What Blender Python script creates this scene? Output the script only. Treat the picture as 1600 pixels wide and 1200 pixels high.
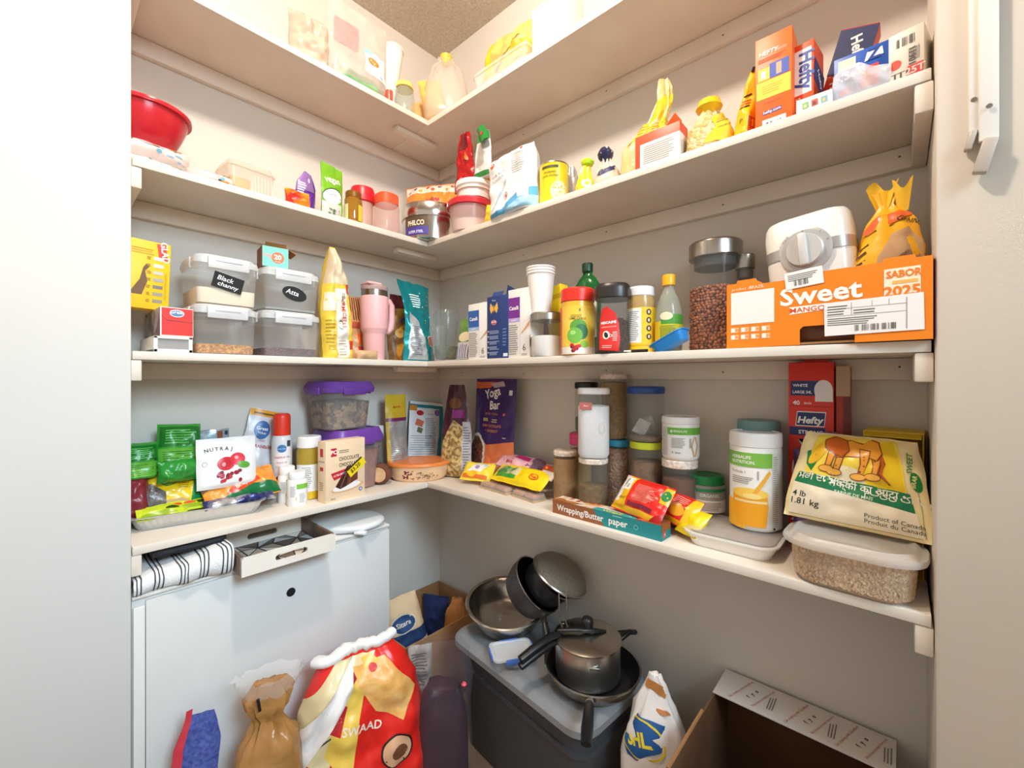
import bpy, bmesh, math, random
from mathutils import Vector, Matrix, noise
for o in list(bpy.data.objects): bpy.data.objects.remove(o)
SC = bpy.context.scene; COL = SC.collection
# ---------------------------------------------------------------- camera
F = 671.5; YAW = math.radians(42.04); CAM = Vector((1.62, -1.284, 1.25)); Y0 = 590.5
FW = Vector((-math.sin(YAW), math.cos(YAW), 0)); RT = Vector((math.cos(YAW), math.sin(YAW), 0))
cd = bpy.data.cameras.new('camera'); cam = bpy.data.objects.new('camera', cd); COL.objects.link(cam)
cd.sensor_width = 36; cd.lens = F/1600*36; cd.shift_y = -(600-Y0)/1600; cd.clip_start = .02
cam.location = CAM; cam.rotation_euler = (math.pi/2, 0, YAW)
SC.camera = cam
# ---------------------------------------------------------------- light
SC.view_settings.view_transform = 'Standard'; SC.view_settings.look = 'None'
SC.view_settings.gamma = 1; SC.view_settings.use_curve_mapping = False
SC.view_settings.exposure = 0.74
w = bpy.data.worlds.new('world'); SC.world = w; w.use_nodes = True
w.node_tree.nodes['Background'].inputs[0].default_value = (1, .87, .74, 1)
w.node_tree.nodes['Background'].inputs[1].default_value = .42
l = bpy.data.lights.new('ceiling_bulb', 'POINT'); l.energy = 30; l.color = (1, .89, .78); l.shadow_soft_size = .05
lo = bpy.data.objects.new('ceiling_bulb', l); COL.objects.link(lo); lo.location = (1.04, -.95, 2.66)
# cool daylight coming in through the doorway at the right, beside the camera
l = bpy.data.lights.new('doorway_daylight', 'AREA'); l.shape = 'RECTANGLE'; l.size = .7; l.size_y = .7; l.energy = 6.6; l.color = (.62, .84, 1); l.spread = math.radians(75)
lo = bpy.data.objects.new('doorway_daylight', l); COL.objects.link(lo); lo.location = (2.7, -1.05, 2.2)
lo.rotation_euler = (Vector((-2.6, .25, -1.55))).to_track_quat('-Z', 'Y').to_euler()
SC.cycles.transparent_max_bounces = 32
SC.cycles.max_bounces = 10; SC.cycles.diffuse_bounces = 6
# ---------------------------------------------------------------- helpers
PI = math.pi
DEP = .275; TH = .02
ZB = {1: 1.25+.969, 2: 1.25+.5034, 3: 1.25+.044, 4: 1.25-.4212}
ZT = {k: v+TH for k, v in ZB.items()}; ZT[0] = 0.0
def ray(px, py): return FW + RT*((px-800)/F) + Vector((0, 0, (Y0-py)/F))
def at(px, py, ax, val):
    r = ray(px, py); t = (val-CAM[ax])/r[ax]; return CAM + r*t
def depth(p): return (Vector(p)-CAM).dot(FW)
def zrow(p, py): return CAM.z + (Y0-py)/F*depth(p)
def spot(s, px, back):
    """point on a shelf: column of the photo -> place along the shelf, `back` metres behind its front edge"""
    p = at(px, 600, 1, -DEP+back) if s[0] == 'R' else at(px, 600, 0, DEP-back)
    p.z = ZT[int(s[1])]; return p
def fit(s, p0, p1, top, back, rnd=False, z=None, pb=None):
    """size and place of a thing from its extent: returns loc, rz, width (or radius), height"""
    if rnd:
        p = spot(s, (p0+p1)/2, back); th = math.atan(((p0+p1)/2-800)/F)
        w = (p1-p0)/2/F*depth(p)*math.cos(th)
    else:
        a = spot(s, p0, back); b = spot(s, p1, back); p = (a+b)/2; w = (b-a).length
    if z is not None: p.z = z
    if pb is not None: p.z = zrow(p, pb)
    h = zrow(p, top)-p.z
    return p, (0 if s[0] == 'R' else PI/2), w, h
def look(p): return math.atan2(CAM.y-p.y, CAM.x-p.x)+PI/2
def on(p0, p1, top, pb, rnd=False, z=None):
    """stands with its front foot at row pb on the lowest shelf (or height z)"""
    z = ZT[4] if z is None else z; p = at((p0+p1)/2, pb, 2, z); th = math.atan(((p0+p1)/2-800)/F); w = (p1-p0)/F*depth(p)*math.cos(th)
    v = Vector((p.x-CAM.x, p.y-CAM.y, 0)).normalized()
    if rnd:
        p = p+v*(w/2); w = (p1-p0)/F*depth(p)*math.cos(th)/2; q = p+v*w if top > Y0 else p-v*w
        return p, look(p), w, zrow(q, top)-z
    return p, look(p), w, zrow(p, top)-z
def lin(c):
    if isinstance(c, str): c = [int(c[i:i+2], 16) for i in (1, 3, 5)]
    f = lambda x: x/12.92 if x <= .04045 else ((x+.055)/1.055)**2.4
    return tuple(f(x/255) for x in c[:3])
_M = {}
def M(c, r=.5, m=0., clear=0., bump=0., bs=60., c2=None, ns=20., vor=False, spec=.5, emit=0, sharp=False, coat=0., sss=0.):
    """procedural material: base colour, optional second colour mixed by noise, bump, see-through film"""
    k = (str(c), r, m, clear, bump, bs, str(c2), ns, vor, spec, sharp, coat)
    if k in _M: return _M[k]
    mt = bpy.data.materials.new('paint_%d' % len(_M)); mt.use_nodes = True; nt = mt.node_tree; N = nt.nodes; L = nt.links
    b = N['Principled BSDF']; out = N['Material Output']
    b.inputs['Base Color'].default_value = (*lin(c), 1); b.inputs['Roughness'].default_value = r
    b.inputs['Metallic'].default_value = m; b.inputs['Specular IOR Level'].default_value = spec
    if coat: b.inputs['Coat Weight'].default_value = coat; b.inputs['Coat Roughness'].default_value = .1
    tc = None
    if c2 is not None or bump:
        tc = N.new('ShaderNodeTexCoord')
    if c2 is not None:
        if vor:
            n = N.new('ShaderNodeTexVoronoi'); n.inputs['Scale'].default_value = ns; src = n.outputs['Color']
            sp = N.new('ShaderNodeSeparateColor'); L.new(src, sp.inputs[0]); src = sp.outputs[0]
        else:
            n = N.new('ShaderNodeTexNoise'); n.inputs['Scale'].default_value = ns; n.inputs['Detail'].default_value = 5; src = n.outputs['Fac']
        L.new(tc.outputs['Object'], n.inputs['Vector'])
        cr = N.new('ShaderNodeValToRGB'); e = cr.color_ramp.elements
        e[0].position = .42 if sharp else .3; e[1].position = .58 if sharp else .7
        e[0].color = (*lin(c), 1); e[1].color = (*lin(c2), 1)
        L.new(src, cr.inputs[0]); L.new(cr.outputs[0], b.inputs['Base Color'])
    if bump:
        if vor: n2 = N.new('ShaderNodeTexVoronoi'); o2 = n2.outputs['Distance']
        else: n2 = N.new('ShaderNodeTexNoise'); n2.inputs['Detail'].default_value = 4; o2 = n2.outputs['Fac']
        n2.inputs['Scale'].default_value = bs; L.new(tc.outputs['Object'], n2.inputs['Vector'])
        bn = N.new('ShaderNodeBump'); bn.inputs['Strength'].default_value = bump; bn.inputs['Distance'].default_value = .004
        if vor: bn.invert = True
        L.new(o2, bn.inputs['Height']); L.new(bn.outputs[0], b.inputs['Normal'])
    if clear:
        t = N.new('ShaderNodeBsdfTransparent'); mx = N.new('ShaderNodeMixShader'); mx.inputs[0].default_value = clear
        tint = [.5+.5*x for x in lin(c)] if max(lin(c))-min(lin(c)) > .1 else (1, 1, 1)
        t.inputs[0].default_value = (*tint[:3], 1)
        L.new(b.outputs[0], mx.inputs[1]); L.new(t.outputs[0], mx.inputs[2]); L.new(mx.outputs[0], out.inputs[0])
    _M[k] = mt; return mt
LAST = {}
def link(o, parent=None):
    COL.objects.link(o)
    if parent is not None:
        o.parent = parent; LAST.setdefault(parent.name, []).append(o)
    return o
def thing(name, label, cat, loc, rz=0., rx=0., ry=0., group=None):
    o = bpy.data.objects.new(name, None); o.empty_display_size = .02; link(o)
    o.location = loc; o.rotation_mode = 'YXZ'; o.rotation_euler = (math.radians(rx), math.radians(ry), rz)
    o['label'] = label; o['category'] = cat
    if group: o['group'] = group
    return o
def mesh(name, V, Fc, mats, parent=None, smooth=35, idx=None):
    me = bpy.data.meshes.new(name); me.from_pydata([tuple(v) for v in V], [], Fc)
    if not isinstance(mats, (list, tuple)): mats = [mats]
    for m in mats: me.materials.append(m)
    if idx: me.polygons.foreach_set('material_index', idx)
    if smooth:
        me.shade_smooth()
        if smooth < 180: me.set_sharp_from_angle(angle=math.radians(smooth))
    me.update()
    return link(bpy.data.objects.new(name, me), parent)
class MB:
    def __init__(s): s.V = []; s.F = []; s.I = []
    def add(s, V, Fc, mi=0):
        n = len(s.V); s.V += [tuple(v) for v in V]; s.F += [[i+n for i in f] for f in Fc]; s.I += [mi]*len(Fc); return s
    def loft(s, rings, mi=0, cap0=True, cap1=True, closed=True):
        n = len(rings[0]); V = [p for r in rings for p in r]; Fc = []
        for k in range(len(rings)-1):
            for j in range(n if closed else n-1):
                a = k*n+j; b = k*n+(j+1) % n; Fc.append([a, b, b+n, a+n])
        if cap0: Fc.append(list(range(n))[::-1])
        if cap1: Fc.append([len(V)-n+j for j in range(n)])
        return s.add(V, Fc, mi)
    def lathe(s, prof, n=28, mi=0, sq=2., ax=1., ay=1., cap0=True, cap1=True, c=(0, 0), rot=0.):
        return s.loft([[(c[0]+ax*r*sgp(math.cos(2*PI*j/n+rot), 2/sq), c[1]+ay*r*sgp(math.sin(2*PI*j/n+rot), 2/sq), z) for j in range(n)] for r, z in prof], mi, cap0, cap1)
    def rr(s, levels, mi=0, cap0=True, cap1=True, k=5):
        """loft of rounded rectangles: (z, width, depth, radius[, cx, cy])"""
        return s.loft([rrect(*l, k=k) for l in levels], mi, cap0, cap1)
    def box(s, c, d, bev=0., mi=0, rot=None, seg=2):
        bm = bmesh.new(); bmesh.ops.create_cube(bm, size=1)
        for v in bm.verts: v.co = Vector((v.co.x*d[0], v.co.y*d[1], v.co.z*d[2]))
        if bev: bmesh.ops.bevel(bm, geom=bm.edges[:], offset=bev, segments=seg, affect='EDGES', profile=.5)
        if rot is not None: bmesh.ops.rotate(bm, verts=bm.verts, matrix=rot)
        for v in bm.verts: v.co += Vector(c)
        bm.verts.index_update(); s.add([v.co[:] for v in bm.verts], [[v.index for v in f.verts] for f in bm.faces], mi); bm.free(); return s
    def tube(s, path, r, n=8, mi=0, flat=1.):
        P = [Vector(p) for p in path]; R = r if isinstance(r, (list, tuple)) else [r]*len(P); rings = []; up = None
        for i, p in enumerate(P):
            t = (P[min(i+1, len(P)-1)]-P[max(i-1, 0)]).normalized()
            if up is None:
                up = Vector((0, 0, 1)) if abs(t.z) < .9 else Vector((1, 0, 0))
            a = t.cross(up).normalized(); up = a.cross(t).normalized()
            rings.append([p + a*(R[i]*math.cos(2*PI*j/n)) + up*(R[i]*flat*math.sin(2*PI*j/n)) for j in range(n)])
        return s.loft(rings, mi)
    def grid(s, fn, nu, nv, mi=0):
        V = [fn(i/nu, j/nv) for j in range(nv+1) for i in range(nu+1)]
        return s.add(V, [[j*(nu+1)+i, j*(nu+1)+i+1, (j+1)*(nu+1)+i+1, (j+1)*(nu+1)+i] for j in range(nv) for i in range(nu)], mi)
    def build(s, name, mats, parent=None, smooth=35):
        return mesh(name, s.V, s.F, mats, parent, smooth, s.I)
def sgp(x, p): return math.copysign(abs(x)**p, x)
def rrect(z, w, d, r, cx=0, cy=0, k=5):
    r = min(r, w/2-1e-4, d/2-1e-4); out = []
    for q, (sx, sy) in enumerate(((1, 1), (-1, 1), (-1, -1), (1, -1))):
        for j in range(k+1):
            a = PI/2*(q+j/k); out.append((cx+sx*(w/2-r)+r*math.cos(a), cy+sy*(d/2-r)+r*math.sin(a), z))
    return out
def lerp(tab, x):
    if x <= tab[0][0]: return tab[0][1]
    for (a, b), (c, d) in zip(tab, tab[1:]):
        if x <= c: return b+(d-b)*(x-a)/(c-a) if c > a else d
    return tab[-1][1]
def nz(x, y, s=0.): return noise.noise(Vector((x, y, s*7.31+.5)))
# ------------------------------------------------ printing on surfaces: flat 2-D artwork cut fine and laid on a surface
_T = {}
def text2d(body, bold=0., shear=0., sp=1.):
    k = (body, bold, shear, sp)
    if k not in _T:
        cu = bpy.data.curves.new('lettering', 'FONT'); cu.body = body; cu.size = 1; cu.offset = bold; cu.shear = shear; cu.resolution_u = 2; cu.space_character = sp
        ob = bpy.data.objects.new('lettering', cu); COL.objects.link(ob)
        dg = bpy.context.evaluated_depsgraph_get(); me = bpy.data.meshes.new_from_object(ob.evaluated_get(dg))
        _T[k] = ([tuple(v.co[:2]) for v in me.vertices], [list(p.vertices) for p in me.polygons])
        bpy.data.objects.remove(ob); bpy.data.curves.remove(cu); bpy.data.meshes.remove(me)
    return _T[k]
class Ink:
    def __init__(s, S, step=(0, 0), rough=.5, kw=None): s.S = S; s.step = step; s.mb = MB(); s.mats = []; s.rough = rough; s.kw = kw or {}
    def put(s, V, Fc, col, z):
        m = col if isinstance(col, bpy.types.Material) else M(col, s.rough, **s.kw)
        if m not in s.mats: s.mats.append(m)
        if s.step[0] or s.step[1]:
            bm = bmesh.new(); vs = [bm.verts.new((x, y, 0)) for x, y in V]
            for f in Fc:
                try: bm.faces.new([vs[i] for i in f])
                except ValueError: pass
            for ax in (0, 1):
                if not s.step[ax]: continue
                lo = min(p[ax] for p in V); hi = max(p[ax] for p in V); k = math.ceil(lo/s.step[ax]); no = (1, 0, 0) if ax == 0 else (0, 1, 0)
                while k*s.step[ax] < hi:
                    co = [0, 0, 0]; co[ax] = k*s.step[ax]
                    bmesh.ops.bisect_plane(bm, geom=bm.verts[:]+bm.edges[:]+bm.faces[:], plane_co=co, plane_no=no, dist=1e-6); k += 1
            bm.verts.index_update(); V = [(v.co.x, v.co.y) for v in bm.verts]; Fc = [[v.index for v in f.verts] for f in bm.faces]; bm.free()
        o = .0003+.00022*z
        s.mb.add([s.S(u, v, o) for u, v in V], Fc, s.mats.index(m)); return s
    def rect(s, u0, v0, u1, v1, col, z=0, rot=0., sk=0.):
        cu, cv = (u0+u1)/2, (v0+v1)/2; c, n = math.cos(math.radians(rot)), math.sin(math.radians(rot)); P = []
        for u, v in ((u0, v0), (u1, v0), (u1, v1), (u0, v1)):
            a, b = u-cu+sk*(v-cv), v-cv; P.append((cu+a*c-b*n, cv+a*n+b*c))
        return s.put(P, [[0, 1, 2, 3]], col, z)
    def ell(s, cu, cv, ru, rv, col, z=1, rot=0., n=24):
        c, q = math.cos(math.radians(rot)), math.sin(math.radians(rot)); P = []
        for i in range(n):
            a = 2*PI*i/n; x, y = ru*math.cos(a), rv*math.sin(a); P.append((cu+x*c-y*q, cv+x*q+y*c))
        return s.put(P, [list(range(n))], col, z)
    def poly(s, pts, col, z=1): return s.put(pts, [list(range(len(pts)))], col, z)
    def text(s, body, u, v, size, col, z=3, rot=0., bold=.0, al='c', sx=1., shear=0., sp=1.):
        V, Fc = text2d(body, bold, shear, sp)
        if not V: return s
        x0 = min(p[0] for p in V); x1 = max(p[0] for p in V); ox = {'c': (x0+x1)/2, 'l': x0, 'r': x1}[al]
        c, n = math.cos(math.radians(rot)), math.sin(math.radians(rot)); P = []
        for x, y in V:
            a, b = (x-ox)*size*sx, y*size; P.append((u+a*c-b*n, v+a*n+b*c))
        return s.put(P, Fc, col, z)
    def lines(s, u0, v0, u1, v1, n, col='#555555', z=2, fill=.4, seed=0, rot=0., vert=False):
        """rows of small print too fine to read"""
        rg = random.Random(seed); V = []; Fc = []; cu, cv = (u0+u1)/2, (v0+v1)/2; c, q = math.cos(math.radians(rot)), math.sin(math.radians(rot))
        for i in range(n):
            if vert: a = u0+(u1-u0)*i/n; b = a+(u1-u0)/n*fill; e = v0; g = v1-(v1-v0)*rg.random()*.25; R = [(a, e), (b, e), (b, g), (a, g)]
            else: a = v0+(v1-v0)*i/n; b = a+(v1-v0)/n*fill; g = u1-(u1-u0)*rg.random()*.3; R = [(u0, a), (g, a), (g, b), (u0, b)]
            k = len(V); V += [(cu+(x-cu)*c-(y-cv)*q, cv+(x-cu)*q+(y-cv)*c) for x, y in R]; Fc.append([k, k+1, k+2, k+3])
        return s.put(V, Fc, col, z)
    def bars(s, u0, v0, u1, v1, col='#222222', z=3, seed=1, n=22, rot=0.):
        rg = random.Random(seed); V = []; Fc = []; w = (u1-u0)/n; cu, cv = (u0+u1)/2, (v0+v1)/2; c, q = math.cos(math.radians(rot)), math.sin(math.radians(rot))
        for i in range(n):
            if rg.random() < .25: continue
            a = u0+i*w; b = a+w*rg.choice((.35, .6, .8)); k = len(V)
            V += [(cu+(x-cu)*c-(y-cv)*q, cv+(x-cu)*q+(y-cv)*c) for x, y in ((a, v0), (b, v0), (b, v1), (a, v1))]; Fc.append([k, k+1, k+2, k+3])
        return s.put(V, Fc, col, z)
    def ring(s, cu, cv, ru, rv, t, col, z=2, n=28):
        V = []; Fc = []
        for i in range(n):
            a = 2*PI*i/n; V += [(cu+ru*math.cos(a), cv+rv*math.sin(a)), (cu+(ru-t)*math.cos(a), cv+(rv-t)*math.sin(a))]
            j = (i+1) % n; Fc.append([2*i, 2*j, 2*j+1, 2*i+1])
        return s.put(V, Fc, col, z)
    def build(s, parent, name='printed_artwork'):
        if parent.type == 'EMPTY':
            c = [q for q in LAST.get(parent.name, ()) if q.matrix_basis == Matrix.Identity(4)]
            if c and len(LAST[parent.name]) > 1: parent = c[0]
        return s.mb.build(name, s.mats, parent, 0 if not (s.step[0] or s.step[1]) else 60)
# surfaces (u across, v up, o = distance off the surface), in a thing's own axes; front looks to -y
def s_front(d, x=0): return lambda u, v, o: (u+x, -d/2-o, v)
def s_left(w): return lambda u, v, o: (-w/2-o, -u, v)
def s_right(w): return lambda u, v, o: (w/2+o, u, v)
def s_top(h): return lambda u, v, o: (u, v, h+o)
def s_cyl(r, ax=1., ay=1.):
    rf = r if callable(r) else (lambda v: r)
    def f(u, v, o):
        q = rf(v); a = u/q-PI/2; return (ax*(q+o)*math.cos(a), ay*(q+o)*math.sin(a), v)
    return f
def box_ink(T, w, d, h, which='front', rough=.5, **kw):
    return Ink({'front': s_front(d), 'left': s_left(w), 'right': s_right(w), 'top': s_top(h)}[which], (0, 0), rough, kw)
# ------------------------------------------------ common bodies
def carton(T, w, d, h, mats, name='carton', bev=.0012):
    """closed printed box: base centred at the thing's origin"""
    return MB().box((0, 0, h/2), (w, d, h), bev).build(name, mats, T)
def jar(T, r, h, body, lid, lh=.018, lr=None, neck=.9, fill=None, fh=.6, lidname='lid', n=32, sq=2., shoulder=.88, fillname='contents', ribs=False, bodyname='jar_body'):
    """round jar with a wall, screw lid and contents"""
    bh = h-lh; b = MB(); e = .006
    prof = [(r*.88, 0), (r-.001, e), (r, e*2.2), (r, bh*shoulder-.004), (r*.985, bh*shoulder+.004), (r*neck, bh*.97), (r*neck, bh)]
    b.lathe(prof, n, sq=sq, cap1=False).build(bodyname, body, T)
    lr = lr or r*neck+.003; b = MB()
    b.lathe([(lr-.0015, bh-.002), (lr, bh), (lr, bh+lh-.004), (lr-.003, bh+lh), (lr-.007, bh+lh), (lr-.009, bh+lh-.0015)], n, sq=sq); b.build(lidname, lid, T)
    if fill is not None:
        q = r-.0025; MB().lathe([(q*.88, .002), (q, e*2.2), (q, fh*bh), (q*.6, fh*bh+.003), (.001, fh*bh+.004)], n, sq=sq).build(fillname, fill, T)
    return lambda v: r
class Pouch:
    """sewn or sealed bag: front and back sheet bulging between its seams; surf() lays print on its front"""
    def __init__(s, w, h, t, kind='stand', seed=0, wr=.003, hw=None, bend=None, flatback=.6, k=26., seal=.04, pull=0., fold=None):
        s.w, s.h, s.t, s.kind, s.seed, s.wr, s.k, s.fb, s.seal = w, h, t, kind, seed, wr, k, flatback, seal
        s.hw = hw or [(0, 1), (1, 1)]; s.bend = bend or [(0, 0), (1, 0)]; s.pull = pull
    def th(s, a, b):   # a in -1..1, b in 0..1
        if s.kind == 'stand': q = max(0, min(1, (1-b)/.9))**.8*max(0, min(1, .55+b*5))
        elif s.kind == 'pillow': q = max(0, math.sin(PI*min(1, max(0, (b-s.seal)/(1-2*s.seal)))))**.5
        else: q = max(0, min(1, (1-b)*6))**.6*min(1, .7+b*8)   # 'brick'
        p = max(0, 1-abs(a)**(2.4 if s.kind != 'brick' else 5))**.7
        return q*p
    def pt(s, u, v, o=0., side=-1):
        b = v/s.h; hw = s.w/2; a = u/hw if hw else 0; a = max(-1.02, min(1.02, a)); b = max(-.01, min(1.01, b))
        q = s.th(a, b); sc = lerp(s.hw, b)
        y = side*s.t/2*q*(1 if side < 0 else s.fb*2)
        n = nz(u*s.k, v*s.k, s.seed+(3 if side > 0 else 0))+.5*nz(u*s.k*2.3, v*s.k*2.3, s.seed+1)
        e = nz(u*s.k*1.1, v*s.k*.4, s.seed+2)
        y += side*n*s.wr*(.25+q)*2 + s.wr*1.2*e + lerp(s.bend, b)
        x = u*sc*(1-.05*q*s.pull) + nz(v*30, 3.3, s.seed)*s.wr*.6*abs(a)
        z = v + nz(u*30, 9.1, s.seed)*s.wr*.5*b - .04*s.pull*q*v
        return Vector((x, y+side*o, z))
    def build(s, T, mat, name='bag_body', nx=26, ny=34, back=None):
        b = MB()
        b.grid(lambda i, j: s.pt((i-.5)*s.w, j*s.h, 0, -1), nx, ny, 0)
        b.grid(lambda i, j: s.pt((.5-i)*s.w, j*s.h, .0002, 1), nx, ny, 1 if back else 0)
        if s.kind != 'pillow':
            b.add([s.pt((i/nx-.5)*s.w, 0, 0, -1) for i in range(nx+1)]+[s.pt((i/nx-.5)*s.w, 0, 0, 1) for i in range(nx+1)], [[i, i+nx+1, i+nx+2, i+1] for i in range(nx)])
        return b.build(name, [mat, back] if back else mat, T, 80)
    def ink(s, rough=.4, step=.007, **kw):
        return Ink(lambda u, v, o: s.pt(u, v, o+.0007, -1), (step, step), rough, kw)
def sack(T, prof, mat, name='bag_body', n=40, seed=0, lob=0., nl=9, wr=.004, k=22., sq=2.6, cap1=True, lean=None, ny=3):
    """gathered bag: rings (z, rx, ry), pleats growing towards the neck"""
    P = []
    for (a, b) in zip(prof, prof[1:]):
        for i in range(ny): t = i/ny; P.append([a[q]+(b[q]-a[q])*t for q in range(len(a))])
    P.append(list(prof[-1]))
    rm = max(p[1] for p in prof); lean = lean or [(0, 0), (1, 0)]
    def S(a, z, rx, ry, o=0.):
        pl = 1+lob*(1-min(1, rx/rm))*math.sin(nl*a+seed+z*9)
        d = nz(math.cos(a)*rm*k+9*seed, math.sin(a)*rm*k+z*k, seed)*wr+nz(a*2.1, z*k*1.9, seed+5)*wr*.6
        return (sgp(math.cos(a), 2/sq)*(rx*pl+d+o)+lerp(lean, z), sgp(math.sin(a), 2/sq)*(ry*pl+d+o), z+d*.4*(z > .01))
    MB().loft([[S(2*PI*j/n, p[0], p[1], p[2]) for j in range(n)] for p in P], 0, True, cap1).build(name, mat, T, 70)
    rx = [(p[0], p[1]) for p in prof]; ry = [(p[0], p[2]) for p in prof]
    def f(u, v, o):
        q = max(.01, lerp(rx, v)); return S(u/q-PI/2, v, q, max(.01, lerp(ry, v)), o+.001)
    return f
def tray(T, w, d, h, mat, name='tray', flare=.02, r=.02, rim=.008, wall=.002):
    b = MB(); b.rr([(0, w-flare, d-flare, r), (.003, w-flare+.003, d-flare+.003, r), (h, w, d, r+.006), (h, w+2*rim, d+2*rim, r+.01), (h+.002, w+2*rim, d+2*rim, r+.01), (h+.002, w-2*wall, d-2*wall, r), (.005, w-flare-2*wall, d-flare-2*wall, r*.8)])
    return b.build(name, mat, T)
# ---------------------------------------------------------------- the room
WALL = M('#dcd6cd', .7, bump=.04, bs=180, c2='#d6d0c7', ns=3)
WHITE = M('#e9dfd2', .45, bump=.05, bs=90, c2='#dfd4c6', ns=6)
def struct(name, c, d, m, bev=0):
    o = MB().box(c, d, bev).build(name, m); o['kind'] = 'structure'; o['label'] = name.replace('_', ' ') + ' of the pantry, painted pale grey white'; return o
YL = -1.134; XR = 1.664; CE = 2.755
struct('wall_left', (-.05, -.55, CE/2), (.10, 1.20, CE), WALL)
struct('wall_right', (.85, .05, CE/2), (1.70, .10, CE), WALL)
struct('wall_left_front', (.0925, YL-1.0, CE/2), (.385, 2.0, CE), M('#dfdfdc', .65, bump=.03, bs=160, c2='#d9d9d6', ns=2), .002)
struct('wall_right_front', (XR+.75, -.0925, CE/2), (1.5, .385, CE), M('#d6cec3', .65, bump=.06, bs=140, c2='#d0c8bd', ns=2), .006)
struct('ceiling', (1.5, -1.5, CE+.05), (3.4, 3.4, .1), M('#d2c6b6', .9, bump=1., bs=120, c2='#b5a898', ns=140))
struct('floor', (1.5, -1.5, -.05), (3.4, 3.4, .1), M('#7d6a56', .5, c2='#6d5a48', ns=8))
names = {1: 'highest', 2: 'second highest', 3: 'third highest', 4: 'lowest'}
SHELF = {}
for k in (1, 2, 3, 4):
    T = thing('corner_shelf', '%s white painted L shaped corner shelf on wall cleats' % names[k], 'shelf', (0, 0, ZB[k]), group='white corner shelves'); SHELF[k] = T
    MB().box(((XR-.004)/2+.001, -DEP/2, TH/2), (XR-.006, DEP-.001, TH), .0015).build('board', WHITE, T)
    MB().box((DEP/2+.0005, (-DEP+YL+.003)/2, TH/2), (DEP-.001, -YL-DEP-.004, TH), .0015).build('board', WHITE, T)
    ch, ct = .048, .02
    MB().box((ct/2, YL/2, -ch/2-.0005), (ct, -YL-.002, ch), .0015).build('cleat', WHITE, T)
    MB().box((XR/2+.01, -ct/2, -ch/2-.0005), (XR-.024, ct, ch), .0015).build('cleat', WHITE, T)
    MB().box((.147, YL+.011, -.026), (.252, .020, .050), .003).build('cleat', WHITE, T)
    MB().box((XR-.013, -.147, -.026), (.024, .252, .050), .003).build('cleat', WHITE, T)
    if k < 4:
        MB().box((.18, -.265, -.0105), (.034, .185, .019), .0015).build('joining_block', WHITE, T)
    for i in range(5): MB().lathe([(.0024, 0), (.002, .0008)], 8).build('screw_head', M('#5a5048', .6), T).matrix_local = Matrix.Translation((.18+.36*i, -ct, -.02-.008*(i % 2)))@Matrix.Rotation(PI/2, 4, 'X')
# ---------------------------------------------------------------- third shelf, along the left wall
CLR = M('#dfe3e6', .18, clear=.84); CLRW = M('#eef0f2', .3, clear=.45); GLASS = M('#8d9491', .06, clear=.86, spec=.9); FILM = M('#f2f0ec', .12, clear=.74, bump=.35, bs=70)
STEEL = M('#b9b5ae', .28, 1., c2='#a9a49c', ns=4); DSTEEL = M('#8d8880', .3, 1.); KRAFT = M('#a87b4f', .8, c2='#9a6d43', ns=12); BLACK = M('#17171a', .35); CHALK = M('#1d1f22', .8)
PW = M('#f0eeea', .4); 
p, rz, w, h = fit('L3', 240, 301, 526, .012); zt = p.z+h
T = thing('tray_box', 'low white tray box with grey window under the red box', 'box', p+Vector((-.10, 0, 0)), rz)
MB().box((0, 0, .004), (w, .2, .008), .001).box((-w/2+.004, 0, h/2), (.008, .2, h), .001).box((w/2-.004, 0, h/2), (.008, .2, h), .001).box((0, .096, h/2), (w, .008, h), .001).box((0, -.096, h-.003), (w, .008, .006), .001).build('frame', PW, T)
MB().box((0, -.094, h/2), (w-.016, .002, h-.012)).build('window', M('#9a9794', .3), T)
p, rz, w, h = fit('L3', 250, 302, 481, .02, z=zt+.001); zr = p.z+h
T = thing('bag_carton', 'red end of a long freezer bag carton below the yellow box', 'box', p+Vector((-.11, 0, 0)), rz, group='long bag cartons')
carton(T, w, .22, h, M('#8d6d78', .5, c2='#c9c2bd', ns=22, sharp=True))
k = Ink(s_front(.22)); k.rect(-w/2, 0, w/2, h, '#e8ded6', 0); k.rect(-w/2+.003, .003, w/2-.001, h-.002, '#e0281f', 1)
k.poly([(-w/2+.003, h*.72), (-w*.3, h*.56), (w/2-.001, h*.52), (w/2-.001, h*.50), (-w*.3, h*.53), (-w/2+.003, h*.69)], '#8f1712', 2)
k.ell(0, h*.80, w*.22, h*.13, '#dfe6ee', 2); k.ell(0, h*.80, w*.19, h*.10, '#5b83b5', 3); k.text('Great', 0, h*.79, .012, '#ffffff', 4, bold=.01); k.build(T)
p, rz, w, h = fit('L3', 180, 262, 374, .10, z=zr+.001)
T = thing('bag_carton', 'tall yellow bag carton torn open standing on the red box', 'box', p+Vector((-.035, 0, 0)), rz+.06, 0, 2, group='long bag cartons')
carton(T, w, .07, h, M('#f6c312', .45))
k = Ink(s_front(.07)); k.rect(w*.24, h*.74, w*.42, h*.985, '#d8402c', 1, 8); k.text('GLAD', w*.315, h*.86, .021, '#ffffff', 3, -82, .02)
for i in range(7):
    v = h*(.10+.105*i); k.rect(w*.16, v, w*.36, v+h*.05, ['#8c8474', '#9a9386', '#77736c', '#a7a7a0', '#c8c6b6', '#f1edda', '#fbf7e8'][i], 2); k.lines(w*.03, v, w*.12, v+h*.05, 3, '#7a6514', 2, seed=i)
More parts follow.
